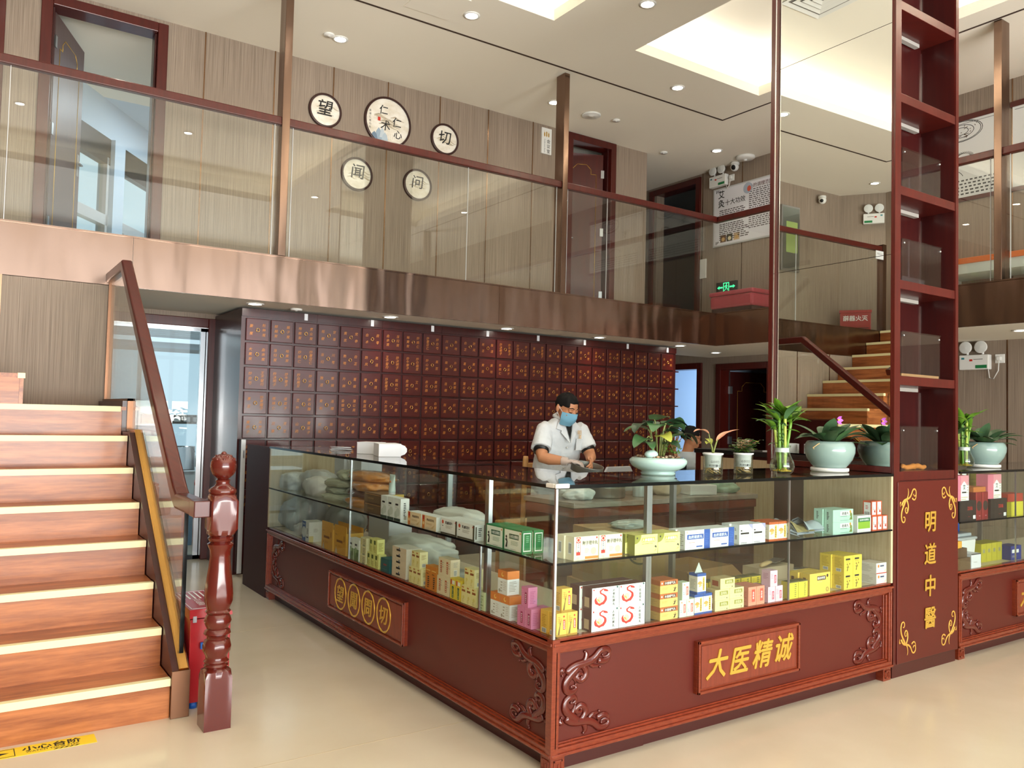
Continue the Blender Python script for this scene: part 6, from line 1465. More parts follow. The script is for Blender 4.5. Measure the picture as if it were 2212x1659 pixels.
def ellring(c, rx, ry, n=28, tilt=0.0, power=2.4):
    out = []
    for i in range(n):
        a = 2 * math.pi * i / n; x = math.copysign(abs(math.cos(a)) ** (2 / power), math.cos(a)) * rx; y = math.copysign(abs(math.sin(a)) ** (2 / power), math.sin(a)) * ry
        out.append((c[0] + x, c[1] + y, c[2] + y * tilt))
    return out

# ---- the man behind the counter: standing, leaning over a round sieve, facing -y
man = thing('person', 'person in white short sleeved coat and blue mask leaning over a round sieve', 'person', (2.05, 2.68, 0))
O = Vector((2.05, 2.68, 0))
def L_(x, y, z): return Vector((x, y, z)) - O
XH = Matrix.Translation(L_(1.985, 2.475, 1.428)) @ Matrix.Rotation(R(8), 4, 'Z') @ Matrix.Rotation(R(20), 4, 'X')
mb = MB(); headshape(mb, m_skin, XH)
mb.tube([L_(2.03, 2.60, 1.25), L_(2.015, 2.565, 1.33), L_(1.995, 2.52, 1.375), L_(1.988, 2.50, 1.41)], [.07, .060, .054, .052], m_skin, n=18)
mb.loft([ellring(L_(2.05, 2.70, .80), .15, .10), ellring(L_(2.045, 2.67, 1.0), .155, .10), ellring(L_(2.035, 2.62, 1.2), .165, .10), ellring(L_(2.025, 2.59, 1.29), .13, .08), ellring(L_(2.015, 2.57, 1.34), .07, .06)], m_skin)
AR = [L_(1.875, 2.60, 1.275), L_(1.822, 2.565, 1.18), L_(1.782, 2.515, 1.085), L_(1.772, 2.495, 1.058), L_(1.805, 2.445, 1.045), L_(1.868, 2.355, 1.038), L_(1.880, 2.335, 1.036)]
mb.tube(AR, [.056, .052, .046, .044, .044, .031, .029], m_skin, n=16)
AL = [L_(2.205, 2.58, 1.27), L_(2.222, 2.535, 1.18), L_(2.226, 2.490, 1.10), L_(2.222, 2.470, 1.072), L_(2.195, 2.430, 1.058), L_(2.135, 2.365, 1.042), L_(2.120, 2.350, 1.040)]
mb.tube(AL, [.054, .050, .045, .043, .042, .030, .028], m_skin, n=16)
RHA = dict(wrist=L_(1.880, 2.335, 1.036), f=(.74, -.60, -.06), up_=(.1, -.25, .95), side=-1, curl=(.55, .6, .65, .7))
hand(mb, m_skin, **RHA)
hand(mb, m_skin, L_(2.120, 2.350, 1.040), (-.42, -.80, -.42), (.75, -.45, .42), 1, (.5, .5, .5, .55), thumb=.3)
for s in (-1, 1):
    mb.tube([L_(2.05 + s * .08, 2.70, .86), L_(2.05 + s * .09, 2.70, .5), L_(2.05 + s * .09, 2.72, .09)], [.085, .06, .042], m_skin, n=14)
body = remesh(mb.build('body', man), .0042, 3)
mb = MB(); hairshape(mb, m_hair, XH)
for s in (-1, 1): mb.tube([(s * .014, -.0885, .0285), (s * .032, -.0865, .036), (s * .054, -.070, .029)], [.0025, .0036, .002], m_hair, n=6, X=XH)
mb.build('hair', man)
m_eye = mat('dark lash line', (30, 22, 20), 0.5)
mb = MB()
for s in (-1, 1): mb.tube([(s * .016, -.0795, .000), (s * .030, -.0838, -.003), (s * .046, -.0765, .001)], [.0015, .0026, .0015], m_eye, n=6, X=XH)
mb.build('eyelashes', man)
# mask: shell over nose and chin with pleats, ear loops
n, k = 18, 12; vs = []; fs = []
for layer in (0, 1):
    for j in range(k + 1):
        z = -.012 - .104 * j / k
        for i in range(n + 1):
            t = -1 + 2 * i / n; a = t * 1.18; ry = .111 + .016 * math.exp(-((z + .035) / .03) ** 2) * math.exp(-(t / .35) ** 2) - .030 * max(0, (-.075 - z) / .04) - .004 * layer + .0016 * math.sin(z * 300)
            rx = .084 - .020 * max(0, (-.06 - z) / .056) - .004 * layer
            vs.append((rx * math.sin(a), .008 - ry * math.cos(a) * (1 - .08 * abs(t)), z + .010 * (1 - abs(t)) * (1 if j == 0 else 0)))
m1 = (n + 1) * (k + 1)
for j in range(k):
    for i in range(n):
        a, b, c, d = j * (n + 1) + i, j * (n + 1) + i + 1, (j + 1) * (n + 1) + i + 1, (j + 1) * (n + 1) + i; fs += [(a, d, c, b), (m1 + a, m1 + b, m1 + c, m1 + d)]
mk = MB().add(vs, fs, m_mask, True, XH)
for s in (-1, 1):
    for z0, z1 in ((-.018, .020), (-.085, -.022)): mk.tube([(s * .066, -.028, z0), (s * .076, -.008, (z0 + z1) / 2), (s * .084, .018, z1)], .0016, m_paper, n=6, X=XH)
mk.build('face_mask', man)
# coat
mb = MB()
mb.loft([ellring(L_(2.058, 2.705, .70), .205, .135), ellring(L_(2.055, 2.70, .85), .200, .130), ellring(L_(2.05, 2.685, 1.0), .196, .128), ellring(L_(2.043, 2.65, 1.12), .196, .128), ellring(L_(2.037, 2.615, 1.21), .198, .122), ellring(L_(2.03, 2.595, 1.27), .185, .108), ellring(L_(2.022, 2.58, 1.315), .135, .085), ellring(L_(2.012, 2.565, 1.352), .084, .070)], m_coat)
mb.tube([L_(1.90, 2.595, 1.285), L_(1.872, 2.595, 1.27), L_(1.826, 2.568, 1.185), L_(1.793, 2.535, 1.118)], [.060, .070, .074, .080], m_coat, n=18)
mb.tube([L_(2.17, 2.58, 1.285), L_(2.200, 2.578, 1.265), L_(2.222, 2.540, 1.18), L_(2.228, 2.505, 1.122)], [.060, .068, .068, .072], m_coat, n=18)
coat = remesh(mb.build('coat', man), .007, 5)
tx = bpy.data.textures.new('cloth_folds', 'CLOUDS'); tx.noise_scale = .07
dm = coat.modifiers.new('folds', 'DISPLACE'); dm.texture = tx; dm.strength = .016; dm.mid_level = .5
# black shirt in the open neck and under the sleeves
mb = MB()
mb.add([tuple(L_(*p)) for p in ((1.972, 2.484, 1.335), (2.045, 2.484, 1.332), (2.030, 2.470, 1.26), (2.016, 2.468, 1.195), (1.995, 2.470, 1.26))], [(0, 4, 3, 2, 1)], m_black)
mb.tube([L_(1.80, 2.545, 1.135), L_(1.783, 2.525, 1.098)], [.058, .060], m_black, n=16); mb.tube([L_(2.225, 2.515, 1.14), L_(2.228, 2.495, 1.103)], [.054, .056], m_black, n=16)
mb.tube([L_(2.01, 2.555, 1.335), L_(2.006, 2.545, 1.358)], [.070, .062], m_black, n=20)
mb.build('black_shirt', man)
# lapels, collar, pocket, buttons
def slab(pts, t, m): 
    q = MB(); n_ = len(pts); P = [Vector(p) for p in pts]; nn = (P[1] - P[0]).cross(P[2] - P[0]).normalized()
    if nn.y > 0: nn = -nn
    A = [tuple(p) for p in P]; B = [tuple(p + nn * t) for p in P]
    q.add(A + B, [tuple(range(n_)), tuple(range(2 * n_ - 1, n_ - 1, -1))] + [(i, n_ + i, n_ + (i + 1) % n_, (i + 1) % n_) for i in range(n_)], m); return q
lp = MB()
for pts in (((1.965, 2.488, 1.345), (1.925, 2.500, 1.335), (1.905, 2.500, 1.275), (1.945, 2.485, 1.262), (1.935, 2.480, 1.245), (2.012, 2.462, 1.165)), ((2.052, 2.488, 1.342), (2.092, 2.500, 1.328), (2.105, 2.500, 1.270), (2.070, 2.484, 1.258), (2.078, 2.480, 1.240), (2.018, 2.460, 1.165))):
    q = slab([L_(*p) for p in pts], .006, m_coat); lp.add(q.v, q.f, m_coat)
lp.tube([L_(1.945, 2.50, 1.35), L_(1.945, 2.58, 1.375), L_(2.01, 2.635, 1.385), L_(2.085, 2.58, 1.37), L_(2.085, 2.50, 1.345)], [.012, .016, .018, .016, .012], m_coat, n=10)
lp.build('collar', man)
mb = slab([L_(*p) for p in ((2.095, 2.488, 1.20), (2.175, 2.506, 1.20), (2.175, 2.514, 1.11), (2.095, 2.496, 1.11))], .004, m_coat); mb.build('chest_pocket', man)
mb = MB().text('明', .042, L_(2.118, 2.478, 1.245), XA, ZA, C(214, 164, 70)); mb.text('道', .034, L_(2.123, 2.478, 1.215), XA, ZA, C(214, 164, 70)); mb.build('chest_emblem', man)
mb = MB()
for z, y in ((1.13, 2.508), (1.05, 2.530), (.97, 2.548)): mb.lathe([(.007, 0), (.007, .003), (.0005, .0035)], m_white, n=12, X=Matrix.Translation(L_(2.02, y, z)) @ Matrix.Rotation(R(90), 4, 'X'))
mb.build('buttons', man)
m_trou = mat('dark trousers', (40, 42, 50), 0.8)
for s in (-1, 1):
    MB().tube([L_(2.05 + s * .085, 2.70, .90), L_(2.05 + s * .09, 2.70, .5), L_(2.05 + s * .09, 2.72, .07)], [.10, .082, .07], m_trou, n=16).build('trouser_leg', man)
    mb = MB().ball(L_(2.05 + s * .09, 2.66, .04), 1.0, m_black, 16, 10, (.045, .125, .04)); mb.build('shoe', man)
m_glove = pane('thin clear glove', (0.93, 0.90, 0.87, 1), 1.5, .25, 1, .42, (0.86, 0.82, 0.78, 1))
mb = MB(); hand(mb, m_glove, grow=.0022, **RHA); mb.tube([L_(1.862, 2.365, 1.038), L_(1.875, 2.343, 1.036), L_(1.890, 2.325, 1.034)], [.037, .034, .032], m_glove, n=14)
remesh(mb.build('glove', man), .0045, 2)
# the round sieve in his hands
tr = thing('round_sieve', 'round grey metal sieve tray held by the man', 'sieve', (1.985, 2.225, .965)); tr.rotation_euler = (R(13), R(2), 0)
m_zinc = mat('dull zinc', (128, 128, 122), 0.45, metal=0.7)
MB().lathe([(.118, 0), (.121, .0), (.122, .048), (.124, .052), (.119, .052), (.118, .048), (.118, 0)], m_zinc, n=48, cap=False).build('rim', tr)
MB().lathe([(.0005, .012), (.118, .012), (.118, .009), (.0005, .009)], C(70, 66, 62), n=40).build('mesh', tr)

# ---- person seated at the reception desk behind
sp = thing('person', 'person with short dark hair seated in profile behind the reception desk', 'person', (4.20, 3.33, 0)); O = Vector((4.20, 3.33, 0))
XS = Matrix.Translation((0.03, -.03, 1.185)) @ Matrix.Rotation(R(62), 4, 'Z') @ Matrix.Rotation(R(8), 4, 'X')
mb = MB(); headshape(mb, m_skin, XS); mb.tube([(0, 0, .98), (.01, -.01, 1.06), (.02, -.02, 1.14)], [.075, .056, .052], m_skin, n=16)
mb.loft([ellring((0, 0, .48), .13, .17), ellring((0, 0, .7), .11, .165), ellring((0, 0, .9), .11, .18), ellring((0, 0, 1.0), .08, .12)], m_skin)
for s in (-1, 1):
    mb.tube([(0.0, s * .18, .94), (.05, s * .20, .78), (.12, s * .19, .72), (.30, s * .13, .76)], [.05, .045, .042, .03], m_skin, n=12); hand(mb, m_skin, (.30, s * .13, .76), (1, -s * .2, .02), (0, 0, 1), s, (.3, .3, .35, .4))
    mb.tube([(0, s * .10, .50), (.38, s * .11, .50), (.40, s * .11, .42), (.38, s * .11, .05)], [.085, .065, .06, .045], m_skin, n=12)
remesh(mb.build('body', sp), .0055, 3)
mb = MB(); hairshape(mb, m_hair, XS); mb.build('hair', sp)
mb = MB()
for s in (-1, 1):
    mb.tube([(s * .031 + .022 * math.cos(2 * math.pi * q / 16), -.092, .002 + .017 * math.sin(2 * math.pi * q / 16)) for q in range(16)], .0016, m_black, n=5, X=XS, closed=True); mb.tube([(s * .054, -.090, .008), (s * .078, -.02, .014), (s * .083, .02, .012)], .0016, m_black, n=5, X=XS)
mb.tube([(-.009, -.094, .004), (.009, -.094, .004)], .0016, m_black, n=5, X=XS); mb.build('spectacles', sp)
m_shirt = mat('pale blue shirt', (190, 204, 216), 0.8)
mb = MB().loft([ellring((0, 0, .50), .15, .19), ellring((0, 0, .7), .13, .185), ellring((0, 0, .9), .125, .20), ellring((0, 0, 1.0), .09, .14), ellring((0.005, 0, 1.05), .065, .075)], m_shirt)
for s in (-1, 1): mb.tube([(0.0, s * .17, .96), (.04, s * .205, .82), (.07, s * .205, .77)], [.062, .062, .064], m_shirt, n=14)
remesh(mb.build('shirt', sp), .009, 4)
for s in (-1, 1):
    MB().tube([(-.02, s * .10, .50), (.38, s * .11, .50), (.405, s * .11, .44), (.38, s * .11, .06)], [.098, .08, .074, .06], m_trou, n=14).build('trouser_leg', sp); MB().ball((.43, s * .11, .035), 1.0, m_black, 14, 8, (.12, .045, .035)).build('shoe', sp)
ch = thing('office_chair', 'black office chair under the seated person', 'chair', (4.20, 3.33, 0))
MB().box((-.24, -.23, .34), (.22, .23, .39), m_black).build('seat', ch, bevel=.02)
MB().box((-.27, -.21, .50), (-.20, .21, 1.0), m_black).build('backrest', ch, bevel=.03)
for s in (-1, 1): MB().tube([(-.16, s * .25, .39), (-.16, s * .26, .60), (.0, s * .26, .63), (.14, s * .26, .62)], .016, m_black, n=8).build('armrest', ch)
MB().lathe([(.03, .06), (.03, .34)], m_steel, n=16).build('column', ch)
for q in range(5):
    a = 2 * math.pi * q / 5; l = MB().tube([(0, 0, .09), (.26 * math.cos(a), .26 * math.sin(a), .065)], [.025, .016], m_black, n=8).build('leg', ch); MB().ball((.26 * math.cos(a), .26 * math.sin(a), .028), .028, m_black, 12, 8).build('caster', l)
# ================================================================== BEHIND THE COUNTERS
wt = thing('dispensing_table', 'dark red worktable with ring pull drawers standing behind the right counter', 'table', (1.49, 1.74, 0))
TW, TDp = 1.80, 0.56
MB().box((-.02, -.02, .765), (TW + .02, TDp, .80), grain(mat('grey brown stone top', (150, 136, 124), .25), (132, 118, 106), (166, 152, 140), (6, 0, 6))).build('table_top', wt, bevel=.004)
MB().box((0, 0, .05), (TW, TDp - .02, .765), m_red).build('body', wt)
MB().box((-.012, -.012, .70), (TW + .012, TDp - .01, .762), m_red2).build('cornice', wt, bevel=.006)
for i in range(4):
    x = .03 + i * (TW - .04) / 4
    d = MB().box((x, -.015, .30), (x + .40, 0, .68), m_red).box((x + .05, -.02, .35), (x + .35, -.015, .63), m_panel).build('door', wt, bevel=.003)
    k = bpy.data.objects.new('ring_pull', ring_me); COL.objects.link(k); k.parent = d; k.location = (x + .2, -.021, .50); k.scale = (1.6, 1.6, 1.6)
    MB().box((x + .19, -.022, .53), (x + .21, -.019, .57), m_paper).build('tag', d)
    d = MB().box((x, -.015, .08), (x + .40, 0, .28), m_red).build('drawer', wt, bevel=.003)
    k = bpy.data.objects.new('ring_pull', ring_me); COL.objects.link(k); k.parent = d; k.location = (x + .2, -.016, .18); k.scale = (1.6, 1.6, 1.6)
for x in (.04, TW - .04):
    for y in (.04, TDp - .06): MB().box((x - .03, y - .03, 0), (x + .03, y + .03, .05), m_dark).build('foot', wt)
def pot(label, loc, r, h, m, name='steel_pot', group='steel pots on the worktable', handles=True):
    o = thing(name, label, 'basin' if name == 'basin' else 'pot', loc, 0, group)
    MB().lathe([(.0005, 0), (r * .96, 0), (r, .012), (r, h), (r + .008, h + .004), (r - .003, h + .002), (r - .004, .014), (.0005, .006)], m, n=40).build('body', o)
    if handles:
        for s in (-1, 1): MB().tube([(s * r, -.035, h * .75), (s * (r + .03), -.03, h * .75), (s * (r + .03), .03, h * .75), (s * r, .035, h * .75)], .005, m, n=8).build('handle', o)
    return o
pot('wide steel basin on the worktable seen through the case glass, lower of two', (1.95, 1.98, .8005), .15, .075, m_steel, handles=False)
pot('wide steel basin stacked upon the other on the worktable', (1.95, 1.98, .8765), .145, .07, m_steel, handles=False)
for k, (x, y, t_) in enumerate(((2.22, 1.90, 'left'), (2.34, 2.0, 'right'))):
    o = thing('plastic_jar', 'clear plastic jar with pale lid on the worktable, %s of two' % t_, 'jar', (x, y, .8005), 0, 'plastic jars on the worktable')
    MB().lathe([(.0005, 0), (.05, 0), (.052, .01), (.052, .10), (.046, .115), (.046, .12), (.0005, .12)], pane('jar plastic %d' % k, (.8, .8, .78, 1), 1.4, .1, 1, .35), n=28).build('body', o)
    MB().lathe([(.0005, .12), (.05, .12), (.05, .14), (.0005, .142)], m_white, n=28).build('lid', o)
bag('plastic_bag', 'beige bag of herbs on the worktable beside the plastic jars', 'plastic bag', (2.52, 1.95, .8005), (.18, .2, .16), 61, mat('beige herb bag', (196, 178, 150), .5), .2)
bag('plastic_bag', 'clear film bag on the left end of the worktable', 'plastic bag', (1.66, 1.93, .8005), (.18, .22, .09), 62, m_bagw, .3)
o = thing('electronic_scale', 'white electronic scale with grey display on the worktable', 'scale', (2.82, 1.95, .8005), R(-12))
MB().prism([(-.15, 0), (.15, 0), (.15, .05), (-.06, .075), (-.15, .075)], -.12, .12, m_white, 'yz').build('body', o, bevel=.006)
MB().box((-.11, .0, .080), (.11, .14, .092), m_steel).build('pan', o, bevel=.003)
MB().box((-.07, -.13, .0535), (.07, -.075, .062), C(90, 110, 110, .2)).build('display', o)
o = bag('plastic_bag', 'green and white seed packet on the right end of the worktable', 'plastic bag', (3.12, 1.92, .8005), (.12, .24, .09), 63, mat('green white packet', (150, 176, 150), .35), .8)
m_beech = grain(mat('pale beech', (196, 150, 96), .45), (180, 132, 80), (208, 164, 110), (40, 40, 4), sum_xy=False)
o = thing('wooden_chair', 'pale wooden chair behind the man, one back post showing at his side', 'chair', (2.21, 3.07, 0))
for sx in (-1, 1):
    MB().tube([(sx * .20, .0, 0), (sx * .20, .0, .45), (sx * .205, -.03, 1.0), (sx * .205, -.032, 1.035)], [.018, .02, .024, .02], m_beech, n=14).build('back_post', o)
    MB().tube([(sx * .19, .38, 0), (sx * .19, .38, .43)], .018, m_beech, n=12).build('leg', o)
MB().box((-.21, -.01, .43), (.21, .41, .46), m_beech).build('seat', o, bevel=.01)
for z in (.62, .78, .92): MB().box((-.20, -.036, z), (.20, -.012, z + .06), m_beech).build('back_slat', o, bevel=.006)
def cardbox(label, loc, w, d, h, rz, txt=None, emblem=False, flaps=False):
    o = thing('cardboard_box', label, 'cardboard box', loc, rz, 'cardboard boxes behind the counter')
    b = MB(); t = .005
    if flaps:
        b.box((0, 0, 0), (w, d, t), m_card).box((0, 0, t), (w, t, h), m_card).box((0, d - t, t), (w, d, h), m_card).box((0, t, t), (t, d - t, h), m_card).box((w - t, t, t), (w, d - t, h), m_card); b.build('body', o)
        for (a, e, X) in ((w, d * .45, Matrix.Translation((0, 0, h)) @ Matrix.Rotation(R(215), 4, 'X')), (w, d * .45, Matrix.Translation((w, d, h)) @ Matrix.Rotation(R(180), 4, 'Z') @ Matrix.Rotation(R(205), 4, 'X'))): MB().box((0, 0, 0), (a, e, t), m_card, X=X).build('flap', o)
    else:
        b.box((0, 0, 0), (w, d, h), m_card).box((w * .0, d * .46, h), (w, d * .54, h + .0006), C(190, 160, 120)); b.build('body', o, bevel=.003)
    if txt: MB().text(txt, .10, (w * .58, -.001, h * .2), XA, ZA, m_ink, bold=.03).build('print', o)
    if emblem:
        q = MB(); c = (w * .55, -.0012, h * .62); q.tube([(c[0] + .085 * math.cos(2 * math.pi * k / 24), -.001, c[2] + .075 * math.sin(2 * math.pi * k / 24)) for k in range(24)], .006, m_ink, n=5, closed=True, flat=(YA, .1))
        q.box((c[0] - .05, -.0015, c[2] - .05), (c[0] - .03, -.0005, c[2] + .05), m_ink).box((c[0] + .03, -.0015, c[2] - .05), (c[0] + .05, -.0005, c[2] + .05), m_ink).box((c[0] - .03, -.0015, c[2] + .0), (c[0] + .03, -.0005, c[2] + .02), m_ink); q.build('emblem', o)
    return o
cardbox('large cardboard box on the floor printed with black characters, lower of two', (1.02, .92, 0), .50, .36, .44, R(-8), '治疗器')
cardbox('cardboard box with round emblem stacked on the printed box', (1.04, .93, .4415), .46, .32, .30, R(-8), None, True)
cardbox('open empty cardboard box with spread flaps between counter and worktable', (1.72, .95, 0), .46, .34, .46, R(6), flaps=True)
bag('plastic_bag', 'clear film bag draped on the emblem box', 'plastic bag', (1.30, 1.0, .743), (.24, .16, .045), 64, m_bagg, .2)
# grey plastic chair
o = thing('plastic_chair', 'grey plastic chair behind the worktable, right of the man', 'chair', (3.12, 2.9, 0), R(8)); m_gch = mat('grey chair plastic', (176, 178, 180), .35)
MB().box((-.22, -.21, .43), (.22, .21, .455), m_gch).build('seat', o, bevel=.01)
MB().prism([(-.22, .52), (.22, .52), (.225, .84), (.16, .93), (-.16, .93), (-.225, .84)], .20, .222, m_gch, 'xz').build('backrest', o, bevel=.008)
for sx in (-1, 1):
    for sy in (-1, 1): MB().tube([(sx * .19, sy * .18, .43), (sx * .215, sy * .20, 0)], .014, m_steel, n=8).build('leg', o)
    MB().tube([(sx * .19, .205, .43), (sx * .20, .212, .56)], .014, m_steel, n=8).build('back_strut', o)
# reception desk
o = thing('reception_desk', 'dark framed reception desk with pale oak panels and black top, behind the plants', 'desk', (3.94, 1.55, 0))
MB().box((-.02, 0, 1.06), (.42, 1.42, 1.10), m_black).build('desk_top', o, bevel=.003)
MB().box((0, 0, 0), (.40, 1.40, 1.06), m_dark).build('body', o)
for a, b in ((.06, .48), (.50, .92), (.94, 1.34)): MB().box((-.012, a, .12), (0, b, 1.03), m_oak).build('front_panel', o, bevel=.002)
MB().box((-.016, 1.34, 0), (.0, 1.40, 1.06), m_red).build('end_stile', o)
q = MB().box((4.02, 2.42, 1.1005), (4.05, 2.54, 1.20), C(222, 206, 172)).box((4.0, 2.40, 1.1005), (4.09, 2.56, 1.112), C(222, 206, 172)).build('card_stand'); tag(q, 'small cream card stand on the reception desk', 'card stand')
q = MB().box((4.02, 1.95, 1.1005), (4.24, 2.25, 1.112), m_paper).build('paper_stack'); tag(q, 'stack of papers on the reception desk behind the bushy plant', 'papers')

# ================================================================== UPSTAIRS WALL THINGS
m_face = grain(mat('cream plaque face', (228, 220, 204), .5), (212, 200, 178), (236, 230, 218), (5, 0, 9), lo=.35, hi=.6); m_frame = mat('dark walnut ring', (52, 26, 22), .35); m_wash = mat('ink wash', (198, 184, 160), .8)
def plaque(x, z, d, chars, label, big=False):
    o = thing('wall_plaque', label, 'plaque', (x, YB - .002, z), 0, 'round plaques on the upstairs wall'); r = d / 2
    X = Matrix.Rotation(R(90), 4, 'X')
    MB().lathe([(r - .022, .0), (r, .0), (r, .022), (r - .008, .030), (r - .022, .026)], m_frame, n=56, X=X, cap=False).build('frame', o)
    f = MB().lathe([(.0005, .012), (r - .02, .012), (r - .02, .0), (.0005, .0)], m_face, n=48, X=X, smooth=False)
    rr = random.Random(int(x * 100)); y = -.0128
    for k in range(9):  # brushed hills
        c = rr.uniform(-.6, .3) * r; zz = rr.uniform(-.25, .25) * r; f.tube([(c, y, zz), (c + .2 * r, y, zz + .06 * r), (c + .45 * r, y, zz - .01), (c + .6 * r, y, zz - .05 * r)], [.002, .006 * d * 3, .004, .001], m_wash, n=5, flat=(YA, .03))
    for k in range(11): f.box((-.42 * r + k * .08 * r, y - .0004, -.75 * r + abs(k - 5) * .04 * r), (-.42 * r + k * .08 * r + .012 * r, y, -.42 * r), m_wash)
    f = f.build('face', o)
    t = MB()
    for ch, u, v, s in chars: t.text(ch, s, (u, -.0142, v), XA, ZA, m_ink, bold=.012, shear=.1)
    if big:
        t.vtext('医者仁者为先', .026, (-.20, -.0142, 0.0), XA, ZA, m_ink, pitch=1.35); t.box((-.115, -.0142, -.0), (-.085, -.0138, .04), m_redink)
        for k, (u, v, a, b) in enumerate(((-.10, -.16, .05, .09), (-.06, -.13, .03, .07), (-.15, -.17, .04, .05), (-.03, -.17, .04, .06))): t.lathe([(.0005, .0), (a, .0)], C(150, 168, 184), (u, -.0142 - .0002 * k, v), 20, 1, 1, cap=False) if False else t.prism([(u - a, v - b * .6), (u + a, v - b * .6), (u + a * .6, v + b * .5), (u, v + b), (u - a * .6, v + b * .5)], -.0142 - .0002 * (k + 1), -.0142, (C(150, 168, 184), C(190, 200, 206), C(110, 130, 150), C(176, 190, 200))[k], 'xz')
    t.build('calligraphy', f)
plaque(1.014, 4.373, .345, (('望', 0, .03, .17),), 'small round plaque with the character 望, upper left of the group')
plaque(1.700, 4.405, .535, (('仁', -.05, .125, .105), ('术', -.025, -.035, .115), ('仁', .105, .02, .11), ('心', .12, -.105, .10)), 'largest round plaque with four brush characters, in the middle of the group', True)
plaque(2.385, 4.372, .345, (('切', 0, .02, .16),), 'small round plaque with the character 切, right of the largest')
plaque(1.373, 3.797, .345, (('闻', .01, .03, .16),), 'small round plaque with the character 闻, behind the railing glass')
plaque(2.068, 3.812, .340, (('问', 0, .03, .15),), 'small round plaque with the character 问, lower right behind the railing glass')
s = MB().box((3.69, YB - .022, 4.49), (3.835, YB - .001, 4.80), m_white)
for k in range(3): s.box((3.722 + k * .03, YB - .0226, 4.70), (3.74 + k * .03, YB - .022, 4.755 - abs(k - 1) * .012), C(206, 160, 70)); s.box((3.729 + k * .03, YB - .0226, 4.69), (3.733 + k * .03, YB - .022, 4.765), C(206, 160, 70))
s.vtext('会议室', .052, (3.79, YB - .0226, 4.585), XA, ZA, m_ink, pitch=1.15, bold=.01); s.text('Conference Room', .022, (3.735, YB - .0226, 4.585), -ZA, XA, m_ink)
s = s.build('door_sign', bevel=.003); tag(s, 'small white meeting room door sign with gold lamps beside the upstairs red door', 'sign')
s = MB().box((XR - .02, 5.33, 3.35), (XR - .002, 5.44, 3.62), m_white).build('door_sign', bevel=.002); tag(s, 'narrow white door sign beside the upstairs dark doorway', 'sign')

def emergency(label, y, z, up_):
    o = thing('emergency_light', label, 'emergency light', (XR - .002, y, z), 0, 'twin headed emergency lights')
    MB().box((-.07, -.145, 0), (0, .145, .15), m_white).build('body', o, bevel=.008)
    q = MB().prism([(-.03, .012), (.11, .012), (.11, .05), (.0, .05)], -.0735, -.0705, m_green, 'yz') if False else MB().box((-.0722, -.13, .012), (-.0705, -.02, .045), m_green); q.box((-.0722, .01, .085), (-.0705, .04, .105), m_redink).box((-.0722, .09, .105), (-.0705, .12, .125), C(60, 130, 140)).box((-.0722, -.09, .1), (-.0705, .0, .106), m_grey); q.build('label', o)
    for s in (-.075, .075):
        h = MB().lathe([(.02, -.02), (.05, .0), (.062, .03), (.062, .04), (.05, .036)], m_white, n=28, X=Matrix.Translation((-.045, s, .225)) @ Matrix.Rotation(R(-90), 4, 'Y')).build('lamp_head', o)
        MB().lathe([(.0005, .046), (.03, .043), (.056, .038)], C(214, 216, 214, .15), n=28, cap=False, X=Matrix.Translation((-.045, s, .225)) @ Matrix.Rotation(R(-90), 4, 'Y')).build('reflector', h)
        MB().tube([(-.035, s, .14), (-.035, s, .19)], .012, m_white, n=10).build('neck', o)
    return o
emergency('white twin headed emergency light over the moxibustion poster upstairs', 5.10, 4.575, 1)
emergency('white twin headed emergency light on the lower wall right of the shelf tower', 1.69, 1.945, 1)
def socket(label, y, z, cable=None):
    o = thing('wall_socket', label, 'socket', (XR - .002, y, z)); MB().box((-.012, -.045, -.045), (0, .045, .045), m_white).build('plate', o, bevel=.004)
    if cable: 
        MB().box((-.045, -.02, -.02), (-.012, .02, .02), m_white).build('plug', o, bevel=.006); MB().tube(cable, .005, m_white, n=8).build('cable', o)
    else: MB().box((-.016, -.03, -.02), (-.012, .03, .02), C(200, 200, 196)).build('rocker', o)
    return o
socket('white socket with plugged cable right of the lower emergency light', 1.465, 2.05, [(-.03, 0, -.02), (-.03, .005, -.12), (-.03, .05, -.2), (-.03, .09, -.19), (-.03, .10, -.1), (-.03, .09, -.06)])
socket('white socket with cable beside the upstairs emergency light', 4.90, 4.66, [(-.03, 0, -.02), (-.03, .02, -.10), (-.03, .05, -.14), (-.03, .08, -.08)])
socket('white switch under the green exit sign', 5.05, 2.915)
o = thing('security_camera', 'white dome security camera at the top of the upstairs right wall', 'camera', (XR - .06, 4.80, ZC - .0)); 
MB().lathe([(.055, 0), (.058, -.03), (.045, -.045)], m_white, n=28).build('base', o); MB().ball((-.02, -.01, -.075), .055, m_white, 22, 14).build('dome', o)
MB().lathe([(.0005, .012), (.03, .01), (.034, 0)], m_black, n=20, X=Matrix.Translation((-.062, -.026, -.09)) @ Matrix.Rotation(R(-110), 4, 'Y')).build('lens', o)
o = thing('security_camera', 'white dome security camera on the left wall, seen in the mirror', 'camera', (-3.72, 5.19, 4.74))
MB().lathe([(.055, 0), (.058, -.03), (.045, -.045)], m_white, n=28).build('base', o); MB().ball((.02, -.02, -.07), .055, m_white, 22, 14).build('dome', o); MB().ball((.06, -.04, -.085), .026, m_black, 14, 8).build('lens', o)
o = thing('smoke_detector', 'flat white round detector on the ceiling beside the upstairs dome camera', 'detector', (6.50, 4.56, ZC))
MB().lathe([(.12, 0), (.125, -.02), (.10, -.038), (.0005, -.04)], m_white, n=36).build('body', o); MB().lathe([(.025, -.04), (.022, -.058), (.0005, -.06)], m_white, n=16).build('sensor', o)
